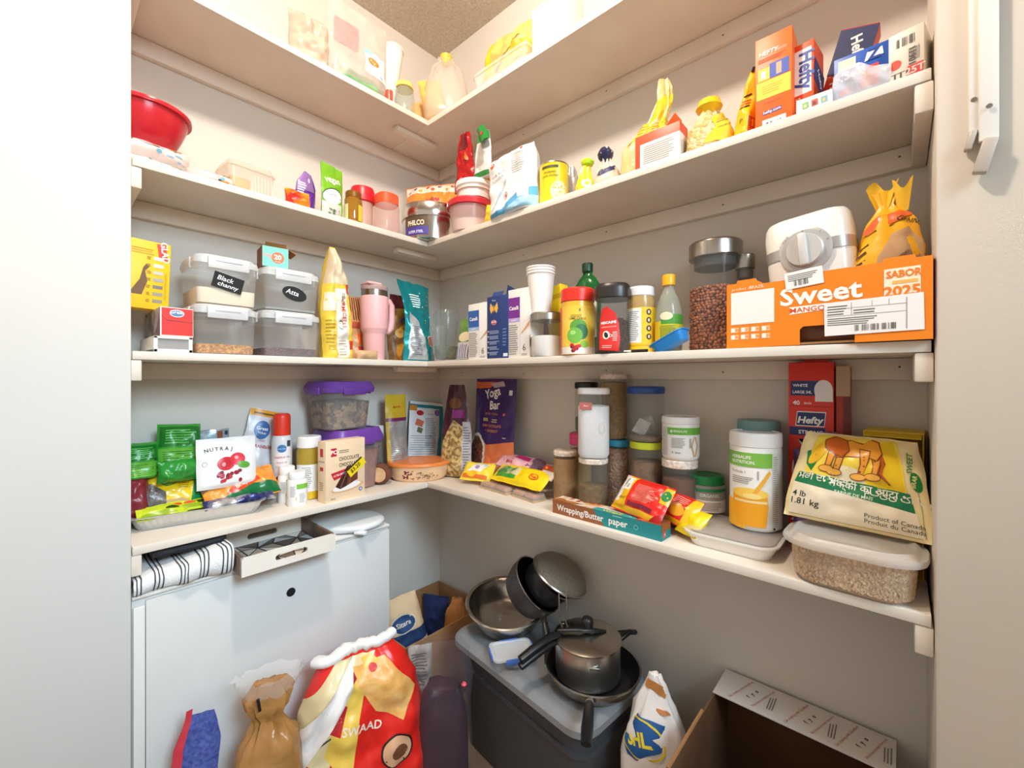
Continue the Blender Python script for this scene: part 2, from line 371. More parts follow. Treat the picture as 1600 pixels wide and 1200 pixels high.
k.poly([(-w*.3, h*.2), (-w*.1, h*.42), (-w*.04, h*.60), (w*.02, h*.66), (w*.08, h*.62), (w*.0, h*.55), (w*.05, h*.40), (-w*.05, h*.2)], '#6d4a20', 2); k.lines(w*.40, h*.15, w*.44, h*.66, 2, '#a8820f', 2, vert=True); k.lines(-w*.28, h*.80, w*.2, h*.9, 3, '#c99c14', 2, seed=3); k.build(T)
def clipbox(label, s, p0, p1, top, back, z, d=.19, fill=None, fh=.3, clipc=CLRW):
    p, rz, w, h = fit(s, p0, p1, top, back, z=z)
    p = p+(Vector((-d/2, 0, 0)) if s[0] == 'L' else Vector((0, d/2, 0)))
    T = thing('clip_lid_container', label, 'container', p, rz, group='clip lid food containers')
    lh = .013; b = h-lh
    MB().rr([(.001, w*.86, d*.9, .012), (.006, w*.885, d*.92, .016), (b*.9, w*.945, d*.97, .018), (b, w*.95, d*.975, .018)], cap1=False).build('tub', CLR, T)
    MB().rr([(b-.012, w*.955, d*.98, .018), (b-.012, w*.985, d*.99, .02), (b, w*.985, d*.99, .02), (b+.004, w*.97, d*.985, .02), (b+lh*.6, w*.93, d*.93, .03), (b+lh, w*.90, d*.90, .03), (b+lh*.5, w*.8, d*.85, .03)], cap0=False).build('lid', CLRW, T)
    CL = MB().box((0, -d/2-.004, b-.009), (w*.62, .006, .032), .0028).build('clip', clipc, T)
    MB().box((0, -d/2-.0075, b-.004), (w*.40, .0015, .004), .0005).build('clip_slot', M('#c4c8cc', .4), CL)
    for sx in (-1, 1): MB().box((sx*(w/2-.001), 0, b-.008), (.005, d*.5, .03), .002).build('clip', clipc, T)
    if fill is not None: MB().rr([(.003, w*.855, d*.89, .012), (.008, w*.875, d*.91, .015), (fh*b, w*(.875+.05*fh), d*(.91+.04*fh), .016), (fh*b+.003, w*.6, d*.6, .02), (fh*b+.001, w*.3, d*.3, .02)]).build('contents', fill, T)
    return T, w, d, h, p.z+h
LENT = M('#e3a74c', .7, bump=1, bs=230, vor=True, c2='#b9772a', ns=230)
T, w, d, h, zt = clipbox('clear clip lid box of orange lentils, bottom of its stack', 'L3', 302, 405, 477, .012, None, fill=LENT, fh=.22)
T, w, d, h, zt = clipbox('clear clip lid box of cream flour with tilted black chalk label', 'L3', 303, 407, 401, .014, zt+.001, fill=M('#f3e4cb', .8, bump=.2, bs=50), fh=.36)
k = Ink(lambda u, v, o: (u, -d/2*.955-.002-o, v)); k.rect(-.037, h*.30, .035, h*.30+.042, CHALK, 0, -13)
k.text('Black', -.008, h*.30+.024, .018, '#f4f4f4', 2, -13, .012, sx=1.0, shear=.15); k.text('channy', -.002, h*.30+.007, .016, '#f4f4f4', 2, -13, .012, sx=1.1, shear=.15); k.build(T, 'chalk_label')
T, w, d, h, zt = clipbox('clear clip lid box of dark red beans under another box', 'L3', 410, 503, 487, .010, None, fill=M('#6d3b38', .5, bump=1, bs=160, vor=True, c2='#4a3a46', ns=150), fh=.2)
T, w, d, h, zt = clipbox('clear clip lid box with black oval chalk label, nearly empty', 'L3', 411, 502, 421, .012, zt+.001, fill=M('#b5b6b4', .7), fh=.06)
k = Ink(lambda u, v, o: (u, -d/2*.955-.002-o, v)); k.ell(.004, h*.42, .036, .021, CHALK, 0, -14); k.text('Atta', -.004, h*.40, .021, '#f4f4f4', 2, -12, .012, shear=.15); k.build(T, 'chalk_label')
p, rz, w, h = fit('L3', 413, 452, 387, .03, z=zt+.001)
T = thing('open_carton', 'small open teal carton with orange 20 badge on clear box', 'box', p+Vector((-.035, 0, 0)), rz-.12)
b = MB(); t = .0015
b.box((0, -.035, h/2), (w, t, h), 0).box((0, .035, h/2), (w, t, h), 0).box((-w/2, 0, h/2), (t, .07, h), 0).box((w/2, 0, h/2), (t, .07, h), 0).box((0, 0, .001), (w, .07, .002), 0); b.build('carton', [M('#8f5b33', .7, c2='#7d4d2a', ns=20)], T)
MB().box((w*.2, .028, h+.012), (w*.85, t, .035), 0, rot=Matrix.Rotation(.5, 3, 'X')).box((w/2+.01, 0, h-.004), (.03, .065, t), 0, rot=Matrix.Rotation(.5, 3, 'Y')).build('flap', M('#a8733f', .7), T)
k = Ink(lambda u, v, o: (u, -.0358-o, v)); k.rect(-w/2, 0, w/2, h, '#7fd0c4', 0); k.ell(.006, h*.48, .017, .017, '#e2733f', 1); k.text('20', .006, h*.40, .020, '#ffffff', 2, bold=.03); k.poly([(-w/2, h*.62), (-.008, h*.58), (-.008, h*.42), (-w*.4, h*.52)], '#e6a7a0', 1); k.text('sheets', .006, h*.26, .006, '#ffffff', 3); k.build(T)
# tall noodle bag
p, rz, w, h = fit('L3', 503, 550, 388, .05)
T = thing('noodle_bag', 'tall yellow and white bag with twisted clear top beside clear boxes', 'bag', p, rz+.1, 0, -3)
P = Pouch(w, h, .07, 'brick', 4, .004, hw=[(0, 1), (.45, 1), (.7, .72), (.85, .38), (1, .2)], k=30); P.build(T, M('#f4d24c', .35, bump=.3, bs=50))
k = P.ink(.3); k.rect(-w*.18, .003, w*.24, h*.62, '#f7f0e2', 1); k.rect(-w*.5, h*.66, w*.5, h*.985, M('#efe3cf', .2, clear=.35), 2); k.rect(w*.26, h*.58, w*.46, h*.66, '#e8472a', 2); k.rect(-w*.48, h*.42, -w*.2, h*.58, '#f3ead2', 2)
k.text('VERMICELLI', .003, h*.42, .020, '#d43a2c', 3, -90, .02); k.rect(-w*.42, h*.08, -w*.22, h*.12, '#d8b23b', 2)
for v in (.30, .54): k.ell(-.002 if v < .5 else .012, h*v, .008, .016, '#2f7a43', 2); k.ell(-.002 if v < .5 else .012, h*v, .006, .013, '#f2ead0', 3)
k.lines(-w*.46, h*.14, -w*.2, h*.36, 7, '#c09a2a', 2); k.lines(-w*.12, h*.03, w*.2, h*.2, 7, '#b8a990', 2); k.rect(w*.26, h*.08, w*.4, h*.16, '#d9402c', 2); k.build(T)
p, rz, w, h = fit('L3', 538, 566, 463, .15)
T = thing('snack_bag', 'brown and red striped snack bag behind pink tumbler', 'bag', p, rz)
P = Pouch(w*1.15, h, .05, 'stand', 8, .004, hw=[(0, 1), (.6, .85), (1, .7)]); P.build(T, M('#c99a68', .35, bump=.3, bs=50))
k = P.ink(); 
for i in range(6): k.rect(-w*.5+i*w*.17, h*.62, -w*.43+i*w*.17, h*.98, '#7a2f1d', 1, 4)
k.rect(w*.1, h*.25, w*.5, h*.42, '#e8641f', 1); k.rect(w*.1, h*.1, w*.5, h*.22, '#c9392a', 1); k.rect(-w*.5, h*.5, w*.5, h*.6, '#b4533a', 1); k.build(T)
p, rz, w, h = fit('L3', 556, 592, 545, .012)
T = thing('seed_packet', 'small slumped tan packet lying before pink tumbler', 'packet', p, rz)
P = Pouch(.075, .03, .03, 'pillow', 9, .003); P.build(T, M('#c9a67c', .5, bump=.4, bs=60), nx=18, ny=14)
# pink tumbler
p, rz, r, h = fit('L3', 563, 607, 444, .075, True)
T = thing('handle_tumbler', 'tall pink insulated tumbler with handle and steel collar', 'tumbler', p, rz)
PINK = M('#f0b9bb', .42)
MB().lathe([(r*.68, 0), (r*.72, .003), (r*.78, h*.33), (r*.80, h*.345), (r*.97, h*.40), (r, h*.42), (r, h*.815), (r*.97, h*.83)], 36).build('cup_body', PINK, T)
MB().lathe([(r*.95, h*.828), (r*.95, h*.905), (r*.92, h*.91)], 36).build('steel_collar', M('#a59a94', .25, 1.), T)
c = MB().lathe([(r*.93, h*.905), (r*.97, h*.92), (r*.97, h*.955), (r*.90, h*.965)], 36).build('lid', M('#d9b8b4', .15, clear=.3), T)
MB().box((-r*.35, -r*.15, h*.985), (r*1.1, r*1.2, h*.035), .004).build('spout_flap', PINK, c)
MB().tube([(r*.80, -.004, h*.80), (r*1.18, -.004, h*.79), (r*1.40, -.004, h*.74), (r*1.42, -.004, h*.55), (r*1.36, -.004, h*.44), (r*1.1, -.004, h*.39), (r*.80, -.004, h*.395)], .0095, 10, flat=1.3).build('handle', PINK, T, 60)
p, rz, w, h = fit('L3', 606, 646, 462, .15)
T = thing('dried_snack_bag', 'clear bag of yellow brown dried chunks between tumbler and teal bag', 'bag', p, rz)
P = Pouch(w, h, .045, 'stand', 11, .006, k=24, hw=[(0, .9), (.4, 1), (1, .85)]); P.build(T, M('#b98750', .35, c2='#7d5536', ns=38, bump=.6, bs=45))
k = P.ink(); k.rect(-w*.5, h*.80, w*.5, h*.995, '#5b2028', 1); k.rect(-w*.2, h*.68, w*.5, h*.80, '#9a7a3a', 1); k.poly([(-w*.1, h*.62), (w*.4, h*.76), (w*.4, h*.72), (-w*.1, h*.58)], '#4856a0', 2); k.ell(w*.1, h*.48, w*.3, h*.09, '#e8b23a', 1, 30); k.ell(-w*.1, h*.15, w*.2, h*.12, '#e0a12f', 1); k.ell(-w*.15, h*.42, w*.16, h*.07, '#e9c07c', 1); k.build(T)
p, rz, w, h = fit('L3', 630, 680, 442, .045)
T = thing('foil_bag', 'crumpled teal foil bag with silver text panel by the corner', 'bag', p, rz+.22)
P = Pouch(w*1.25, h, .06, 'stand', 13, .007, k=26, hw=[(0, .95), (.4, .75), (.75, .8), (1, 1)], bend=[(0, 0), (.6, .01), (1, .03)]); P.build(T, M('#178b93', .22, .35, bump=.5, bs=40))
k = P.ink(.3); k.poly([(-w*.55, h*.02), (w*.15, h*.02), (-w*.1, h*.5), (-w*.5, h*.62)], M('#c9ccd0', .3, .4, bump=.4), 1); k.lines(-w*.5, h*.08, -w*.05, h*.45, 16, '#6c7177', 2); k.lines(-w*.3, h*.68, w*.1, h*.86, 6, '#d9f1f1', 2, fill=.5)
for i in range(14): rg = random.Random(i); k.ell(rg.uniform(0, .5)*w, h*rg.uniform(.25, .9), .003, .003, ['#e8a05b', '#d9f4f0', '#8fd6d2'][i % 3], 2, n=8)
k.ell(w*.35, h*.26, w*.14, h*.055, '#c4552c', 2); k.ring(w*.35, h*.26, w*.20, h*.075, .004, '#e7c9a8', 3); k.build(T)
p, rz, r, h = fit('R3', 676, 718, 486, .10, True)
T = thing('glass_jar', 'tall clear glass jar standing in the corner of the shelf', 'jar', p, rz)
MB().lathe([(r*.7, 0), (r*.85, .004), (r*.9, .03), (r*.95, h*.5), (r, h*.9), (r*.9, h*.97), (r*.86, h), (r*.82, h), (r*.86, h*.93), (r*.8, h*.3), (r*.7, .012)], 28).build('jar_body', GLASS, T)
MB().lathe([(r*.72, .012), (r*.84, .03), (r*.86, h*.3), (.001, h*.34)], 20).build('contents', M('#9aa58c', .6, c2='#6d6a58', ns=40), T)
p, rz, r, h = fit('R3', 672, 700, 510, .03, True)
T = thing('glass_tumbler', 'short clear drinking glass before the corner glass jar', 'glass', p, rz)
MB().lathe([(r*.8, 0), (r*.85, .003), (r, h), (r*.95, h), (r*.8, .01)], 28).build('glass_body', GLASS, T)
p, rz, w, h = fit('R3', 713, 737, 496, .035)
T = thing('spice_pouch', 'small green pouch with grey ingredients label beside white pasta box', 'packet', p, rz, -8)
P = Pouch(w, h, .03, 'stand', 17, .002); P.build(T, M('#7fa64a', .35, c2='#5f7f3a', ns=20, bump=.2))
k = P.ink(); k.rect(-w*.5, .002, w*.5, h*.42, '#c9c4cc', 1); k.lines(-w*.45, h*.03, w*.45, h*.40, 7, '#55515c', 2, vert=True); k.ell(0, h*.55, w*.4, h*.12, '#e8dbb4', 1); k.rect(w*.1, h*.78, w*.45, h*.92, '#e7c832', 1); k.build(T)
def pasta(label, p0, p1, top, back, body, band, bandtxt, d=.055, z6=True, kind=0, rot=0.):
    p, rz, w, h = fit('R3', p0, p1, top, back)
    T = thing('pasta_box', label, 'box', p+Vector((0, d/2, 0)), rz+rot, group='pasta boxes')
    carton(T, w, d, h, M(body, .5)); return T, w, d, h
# white box seen on two sides: narrow printed edge at left, broad side at right
def catelli(label, p0, p1, top, back, band, edge=.5):
    p, rz, w, h = fit('R3', p0, p1, top, back); W_, D_ = w*1.0, .07
    T = thing('pasta_box', label, 'box', p+Vector((0, D_/2, 0)), rz, group='pasta boxes')
    carton(T, W_, D_, h, M('#ece7e1', .5)); e = W_*(edge-.5)
    k = Ink(s_front(D_)); k.rect(-W_/2, h*.58, e, h*.88, band, 1); k.text('Catelli', (e-W_/2)/2, h*.70, .017, '#ffffff', 3, 0, .02, sx=.9); k.rect(-W_/2, h*.52, e, h*.58, '#b9a3cf' if band == '#7a2b8f' else '#9fb9dc', 1); k.text('smart', (e-W_/2)/2, h*.535, .010, '#ffffff', 3)
    k.lines(-W_/2+.003, h*.05, e-.004, h*.5, 14, '#8f8a86', 2); k.rect(e, .001, e+.0008, h-.001, '#c9c3bc', 1); k.text('6', e+W_*.2, h*.10, .030, '#7d756c', 3)
    k.poly([(e+.006, h*.36), (W_/2-.002, h*.52), (W_/2-.002, h*.46), (e+.006, h*.34)], '#d8a574', 2); k.lines(e+.006, h*.03, W_/2-.004, h*.07, 2, '#9a948c', 2); k.build(T)
    MB().box((-W_*.1, D_*.2, h+.006), (W_*.6, .001, .016), 0, rot=Matrix.Rotation(.7, 3, 'X')).build('flap', M('#d8d0c8', .6), T); return T
catelli('white pasta box with blue name band, shorter of the white pair', 732, 762, 474, .015, '#2f5fa8', .56)
p, rz, w, h = fit('R3', 761, 794, 462, .012); D_ = .06
T = thing('pasta_box', 'open dark navy pasta box with butterfly pasta picture', 'box', p+Vector((0, D_/2, 0)), rz, group='pasta boxes')
carton(T, w, D_, h, M('#223a73', .45)); e = w*.17
k = Ink(s_front(D_)); k.rect(e, .001, e+.0008, h, '#3d568f', 1)
for sx in (-1, 1): k.poly([(-w*.16, h*.80), (-w*.16+sx*w*.16, h*.90), (-w*.16+sx*w*.2, h*.80), (-w*.16+sx*w*.13, h*.72)], '#e9b64e', 2)
k.ell(-w*.16, h*.80, .003, .012, '#c98b25', 3); k.ell(-w*.16, h*.58, .012, .008, '#cf2b4c', 2); k.text('Barilla', -w*.16, h*.575, .0085, '#ffffff', 4, bold=.01); k.ring(-w*.16, h*.58, .012, .008, .001, '#e8d8dc', 3)
for i in range(5): k.lines(-w*.38, h*(.06+.085*i), w*.1, h*(.12+.085*i), 3, '#aab6d4', 2, seed=i); k.ell(-w*.43, h*(.10+.085*i), .0022, .0022, '#e6eaf4', 2)
k.text('Pasta', -w*.16, h*.92, .008, '#dfe4f2', 3); k.rect(w*.28, h*.03, w*.48, h*.08, '#dfe3ee', 2); k.lines(w*.25, h*.2, w*.45, h*.5, 6, '#6d80b0', 2); k.build(T)
MB().box((-w*.18, -.012, h+.006), (w*.5, .001, .03), 0, rot=Matrix.Rotation(-.5, 3, 'X')).box((w*.34, 0, h+.012), (w*.4, .001, .035), 0, rot=Matrix.Rotation(.5, 3, 'Y')@Matrix.Rotation(.3, 3, 'X')).build('flap', M('#2c4580', .5), T)
MB().box((-w*.1, .015, h+.001), (w*.7, .02, .002), 0).build('opening', M('#6d4a33', .7), T)
catelli('white pasta box with purple name band beside paper cups', 794, 828, 451, .014, '#7a2b8f', .55)
# jar with flour and the paper cups standing on it
p, rz, r, h = fit('R3', 828, 879, 490, .045, True)
T = thing('flour_jar', 'squat glass jar of white flour with steel lid under paper cups', 'jar', p, rz)
jar(T, r, h, GLASS, STEEL, lh=h*.17, lr=r*1.0, neck=.97, fill=M('#f5f1ea', .8), fh=.56)
k = Ink(s_cyl(r+.0005), (.008, 0)); k.rect(-r*1.15, h*.24, -r*.62, h*.52, CHALK, 0); k.ell(-r*1.15, h*.38, .004, .006, CHALK, 0); k.ell(-r*.62, h*.38, .004, .006, CHALK, 0); k.build(T, 'chalk_label')
zj = p.z+h; q = p.copy()
p, rz, r, h = fit('R3', 822, 868, 419, .045, True, z=zj+.001)
for i in range(3):
    T = thing('paper_cup', ['white paper cup, lowest of the nested stack on flour jar', 'white paper cup in the middle of the nested stack', 'white paper cup on top of the nested stack'][i], 'cup', p+Vector((0, 0, .009*i)), rz, group='nested paper cups')
    hh = h-.018
    MB().lathe([(r*.66, .001), (r*.675, 0), (r*.93, hh-.004), (r*.93-.0005, hh-.004), (r*.68-.0005, .004)], 32, cap1=False).build('cup_wall', M('#f4efe9', .6), T)
    MB().lathe([(r*.93-.0005, hh-.006), (r*.99, hh-.004), (r, hh-.002), (r*.98, hh), (r*.935, hh-.001)], 32, cap0=False, cap1=False).build('rolled_rim', M('#f6f2ec', .55), T)
p, rz, w, h = fit('R3', 856, 874, 462, .19)
T = thing('red_carton', 'dark red carton mostly hidden between cups and pickle jar', 'box', p, rz); carton(T, w*2, .05, h, M('#a5141c', .5)); Ink(s_front(.05)).rect(-w*.8, h*.6, w*.8, h*.8, '#7d0f16', 1).build(T)
p, rz, w, h = fit('R3', 873, 894, 443, .125)
T = thing('yellow_carton', 'bright yellow carton corner showing behind red pickle jar lid', 'box', p, rz, 0, -10); carton(T, w*1.4, .04, h*.98, M('#f3cf1e', .5)); Ink(s_front(.04)).rect(-w*.2, h*.8, w*.6, h*.86, '#d9b010', 1).build(T)
# pickle jar
p, rz, r, h = fit('R3', 876, 929, 453, .045, True); rz = look(p)
T = thing('pickle_jar', 'plastic pickle jar with red lid and green lime picture', 'jar', p, rz)
jar(T, r, h, M('#e8b23c', .25), M('#e8321f', .35), lh=h*.19, lr=r*1.0, neck=.96)
k = Ink(s_cyl(r+.0006), (.006, 0)); k.rect(-r*1.5, .004, r*1.5, h*.72, M('#f4bf33', .3, c2='#f7d860', ns=20), 0); k.rect(-r*1.5, .004, -r*1.1, h*.72, '#e05a3c', 1); k.rect(-r*1.5, .003, r*1.5, h*.12, '#efe6da', 1)
k.ell(.002, h*.42, .024, .020, '#5f9f3c', 1); k.ell(.010, h*.34, .020, .022, '#35764a', 2); k.ell(-.008, h*.29, .022, .022, '#74b845', 3); k.ell(-.013, h*.33, .008, .006, '#a6d877', 4); k.ell(.018, h*.16, .012, .010, '#8fbf3e', 3)
for i in range(9): rg = random.Random(i+5); k.ell(rg.uniform(-.024, .012), h*rg.uniform(.05, .15), .006, .005, ['#c8182c', '#d63a4c', '#7d1420'][i % 3], 4, n=10)
k.text('LIME CHILLI', 0, h*.52, .009, '#5c5a1e', 4, bold=.01); k.lines(-.02, h*.56, .02, h*.60, 2, '#a98418', 3); k.rect(.004, h*.64, .008, h*.68, '#6d7a2a', 3); k.build(T)
# green bottle behind
p, rz, r, h = fit('R3', 895, 941, 412, .13, True)
T = thing('green_bottle', 'green flat glass bottle with dark cap behind pickle jar', 'bottle', p, rz)
MB().lathe([(r*.9, 0), (r, .006), (r, h*.70), (r*.96, h*.76), (r*.62, h*.84), (r*.36, h*.88), (r*.33, h*.92)], 32, ay=.6).build('bottle_body', M('#0f6b2c', .08, clear=.25, spec=.8), T)
MB().lathe([(r*.30, h*.90), (r*.37, h*.91), (r*.38, h*.99), (r*.35, h)], 24).build('cap', M('#123a24', .4), T)
Ink(s_cyl(r+.0006, 1, .6), (.006, 0)).rect(-r*1.1, h*.2, r*1.1, h*.62, '#e9e4c8', 0).build(T, 'paper_label')
# coffee jar
p, rz, r, h = fit('R3', 929, 985, 446, .042, True); rz = look(p)
T = thing('coffee_jar', 'instant coffee glass jar with black lid and red label', 'jar', p, rz)
rp = [(0, .86), (.02, .95), (.06, .99), (.2, .96), (.45, .86), (.62, .90), (.74, .97), (.8, .96)]
MB().lathe([(r*q, h*z) for z, q in rp], 36, sq=2.5, cap1=False).build('jar_body', GLASS, T)
MB().lathe([(r*q*.95, h*z+.003) for z, q in rp if z < .55]+[(r*.6, h*.51), (.001, h*.515)], 36, sq=2.5).build('coffee_granules', M('#3b1d12', .8, bump=1, bs=300, vor=True, c2='#5b3220', ns=300), T)
MB().lathe([(r*.94, h*.785), (r, h*.80), (r*1.0, h*.93), (r*.96, h*.975), (r*.88, h)], 36, sq=2.5).build('lid', M('#2b2522', .35), T)
rf = lambda v: r*lerp(rp, v/h)*1.01
def s_sq(u, v, o):
    q = rf(v); a = u/q-PI/2; return ((q+o)*sgp(math.cos(a), .8), (q+o)*sgp(math.sin(a), .8), v)
k = Ink(s_sq, (.005, .012)); LB = [(-.034, .01), (.012, .006), (.016, h*.2), (.013, h*.42), (.004, h*.58), (-.010, h*.66), (-.024, h*.64), (-.034, h*.5)]
k.poly(LB, '#d9281d', 0); k.text('NESCAFÉ', -.011, h*.42, .0088, '#ffffff', 3, 4, .03); k.text('TASTER CHOICE', -.010, h*.365, .0045, '#ffe9d8', 3, 4)
k.ell(-.013, h*.26, .009, .011, '#f6eee2', 2); k.ell(-.013, h*.26, .005, .008, '#241510', 3, 15); k.ring(-.004, h*.25, .004, .004, .001, '#f6eee2', 3); k.lines(.0, h*.18, .010, h*.32, 5, '#f4cfc4', 2); k.lines(-.024, h*.08, .006, h*.13, 2, '#f0b9ac', 2); k.build(T, 'label_print')
# whitener jar
p, rz, r, h = fit('R3', 979, 1024, 450, .095, True); rz = look(p)
T = thing('malt_jar', 'jar with white lid and yellow label with four dark dots', 'jar', p, rz)
jar(T, r, h, M('#d9b676', .15, clear=.35), M('#f4f3f1', .4), lh=h*.13, lr=r*.93, neck=.9, fill=M('#e3c489', .7), fh=.7)
k = Ink(s_cyl(r+.001), (.006, 0)); k.rect(-r*1.5, .003, r*1.5, h*.68, '#f5c51d', 0); k.rect(-r*1.3, h*.16, r*.02, h*.67, '#f2efe8', 1); k.lines(-r*1.1, h*.2, -r*.06, h*.64, 16, '#8f9aa8', 2); k.rect(-r*1.4, h*.11, r*1.4, h*.13, '#d9a512', 1)
for i in range(4): k.ell(r*.55, h*(.25+.12*i), .007, .008, '#3a2a22', 2); k.ell(r*.55, h*(.25+.12*i), .003, .005, '#e9d9b8', 3, n=8)
k.build(T, 'label_print')
# soda bottle
p, rz, r, h = fit('R3', 1024, 1066, 430, .10, True); rz = look(p)
T = thing('soda_bottle', 'clear swirled plastic bottle with yellow cap and green yellow label', 'bottle', p, rz)
b = MB(); rings = []; n = 30
for q, z in [(.8, 0), (.95, .02), (1, .06), (1, .42), (.98, .50), (.90, .60), (.72, .70), (.50, .78), (.38, .83), (.36, .87)]:
    rings.append([(r*q*(1+.02*math.sin(6*2*PI*j/n+z*16)*(z > .45)*(z < .8))*math.cos(2*PI*j/n), r*q*(1+.02*math.sin(6*2*PI*j/n+z*16)*(z > .45)*(z < .8))*math.sin(2*PI*j/n), z*h) for j in range(n)])
b.loft(rings).build('bottle_body', M('#dfe3d4', .08, clear=.72, spec=.8), T)
MB().lathe([(r*.36, h*.86), (r*.50, h*.865), (r*.50, h*.98), (r*.46, h)], 24).build('cap', M('#f2b016', .35), T)
MB().lathe([(r*.78, .003), (r*.95, .06*h), (r*.95, h*.12), (.001, h*.13)], 24).build('contents', M('#5b3a1a', .5), T)
k = Ink(s_cyl(r+.0008), (.006, 0)); k.rect(-r*1.5, h*.16, r*1.5, h*.40, '#d8c92e', 0); k.rect(-r*.6, h*.36, r*1.5, h*.48, '#4f9a35', 1); k.ell(-r*.2, h*.46, r*.5, h*.05, '#e9e2bd', 2); k.lines(-r*.7, h*.17, r*.7, h*.35, 12, '#6b7a1c', 2); k.rect(-r*1.5, h*.16, -r*.9, h*.40, '#e8b81c', 1); k.build(T, 'label_print')
# blue scoop
p = spot('R3', 1052, .025); p.z += .009
T = thing('blue_lid_tray', 'small bright blue plastic tray tipped on its side', 'tray', p+Vector((0, 0, .003)), 0, 0, -27)
tray(T, .085, .06, .022, M('#2f8fd6', .35), 'tray_body', .014, .01, .005)
p = spot('R3', 994, .006)
T = thing('marker_pen', 'black marker pen with white end lying at shelf edge', 'pen', p+Vector((0, 0, .004)), -.03)
MB().tube([(-.012, 0, 0), (.030, 0, 0)], .004, 10).build('barrel', BLACK, T); MB().tube([(-.034, 0, .001), (-.012, 0, 0)], [.0018, .003], 8).build('white_tip', PW, T)
# chickpea jars
def chickpea(label, p0, p1, top, back, fh, peas, z=None):
    p, rz, r, h = fit('R3', p0, p1, top, back, True, z=z)
    T = thing('glass_canister', label, 'jar', p, rz, group='tall glass canisters')
    b = h*.87
    MB().lathe([(r*.9, 0), (r*.97, .003), (r*.97, b)], 40, cap1=False).build('canister_body', GLASS, T)
    MB().lathe([(r*.97, b-.004), (r, b-.002), (r, h-.006), (r*.985, h-.002), (r*.95, h)], 40).build('lid', STEEL, T)
    MB().lathe([(r*.78, b-.028), (r*.80, b-.026), (r*.80, b)], 32).build('lid_plug', M('#6d6b68', .4, clear=.3), T)
    MB().lathe([(r*.84, .004), (r*.84, h*fh-.01), (.001, h*fh-.006)], 28).build('contents', M('#8a4b30', .7, bump=.8, bs=120, vor=True), T)
    if peas:
        rg = random.Random(7); bm = bmesh.new(); bmesh.ops.create_icosphere(bm, subdivisions=2, radius=1); SV = [v.co.copy() for v in bm.verts]; bm.verts.index_update(); SF = [[v.index for v in f.verts] for f in bm.faces]; bm.free()
        m = MB(); pr_ = .0045; nz_ = int(h*fh/(pr_*1.62)); na = int(2*PI*r*.9/(pr_*1.9))
        for j in range(nz_):
            ph = rg.random()
            for i in range(na):
                a = 2*PI*(i+ph+rg.uniform(-.3, .3))/na
                if math.sin(a) > .35: continue
                q_ = rg.uniform(.875, .915); c = Vector((r*q_*math.cos(a), r*q_*math.sin(a), pr_+j*pr_*1.62+rg.uniform(-.0022, .0022))); s = pr_*rg.uniform(.85, 1.15)
                m.add([c+v*s for v in SV], SF, rg.randrange(3))
        for i in range(90):
            a = rg.uniform(0, 2*PI); q = r*.85*math.sqrt(rg.random()); m.add([Vector((q*math.cos(a), q*math.sin(a), h*fh-.004))+v*pr_ for v in SV], SF, rg.randrange(3))
        o = m.build('chickpeas', [M('#a8623f', .55), M('#b8734c', .55), M('#925036', .55)], T, 180); o['kind'] = 'stuff'
    return T
chickpea('tall glass canister of brown chickpeas with brushed steel lid', 1075, 1160, 381, .185, .60, True)
chickpea('glass canister with steel lid half hidden behind chickpea canister', 1148, 1180, 399, .20, .5, False, ZT[3]+.008)
# mango crate
A = spot('R3', 1136, .012); B = spot('R3', 1458, -.012); p = (A+B)/2; w = (B-A).length; dep = .25
hL = zrow(A, 441)-A.z; hR = zrow(B, 403)-B.z; h = (hL+hR)/2*.985; rz = math.atan2(B.y-A.y, B.x-A.x)
nrm = Vector((-math.sin(rz), math.cos(rz), 0)); ZC = ZT[3]+.001
T = thing('fruit_crate', 'orange cardboard mango crate at the right end of shelf', 'crate', Vector((p.x, p.y, ZC))+nrm*dep/2, rz)
OR = M('#f48a14', .5, c2='#ee7f0c', ns=6); t = .004
def crate_front(y, cut):
    pts = [(-w/2, 0), (-.026, 0), (-.026, .030), (-.020, .036), (.055, .036), (.060, .030), (.060, 0), (w/2, 0), (w/2, h), (w/2-.02, h), (w/2-.022, h+.006), (w/2-.062, h+.006), (w/2-.064, h), (-.005, h), (-.015, h-.007), (-.09, h-.007), (-.10, h), (-w/2+.06, h), (-w/2+.058, h+.006), (-w/2+.022, h+.006), (-w/2+.02, h), (-w/2, h)]
    if not cut: pts = [(-w/2, 0), (w/2, 0), (w/2, h), (-w/2, h)]
    n = len(pts); V = [(x, y-t/2, z) for x, z in pts]+[(x, y+t/2, z) for x, z in pts]
    return V, [list(range(n)), list(range(2*n-1, n-1, -1))]+[[i, i+n, (i+1) % n+n, (i+1) % n] for i in range(n)]
MB().add(*crate_front(-dep/2, True)).build('front_panel', OR, T, 0)
MB().add(*crate_front(dep/2, False)).build('back_panel', KRAFT, T, 0)
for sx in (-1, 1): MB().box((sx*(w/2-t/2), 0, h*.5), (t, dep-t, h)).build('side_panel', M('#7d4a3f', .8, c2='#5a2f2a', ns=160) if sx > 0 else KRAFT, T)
MB().box((0, 0, .003), (w-t, dep-t, .004)).build('base_panel', KRAFT, T)
k = Ink(lambda u, v, o: (u, -dep/2-t/2-o, v)); X = lambda f: -w/2+w*f
k.rect(X(.028), h*.36, X(.285), h*.86, '#f6f1ec', 1); k.text('product of', X(.035), h*.89, .009, '#fbe6c8', 2, al='l'); k.text('BRAZIL', X(.142), h*.89, .009, '#fbe6c8', 2, al='l', bold=.015)
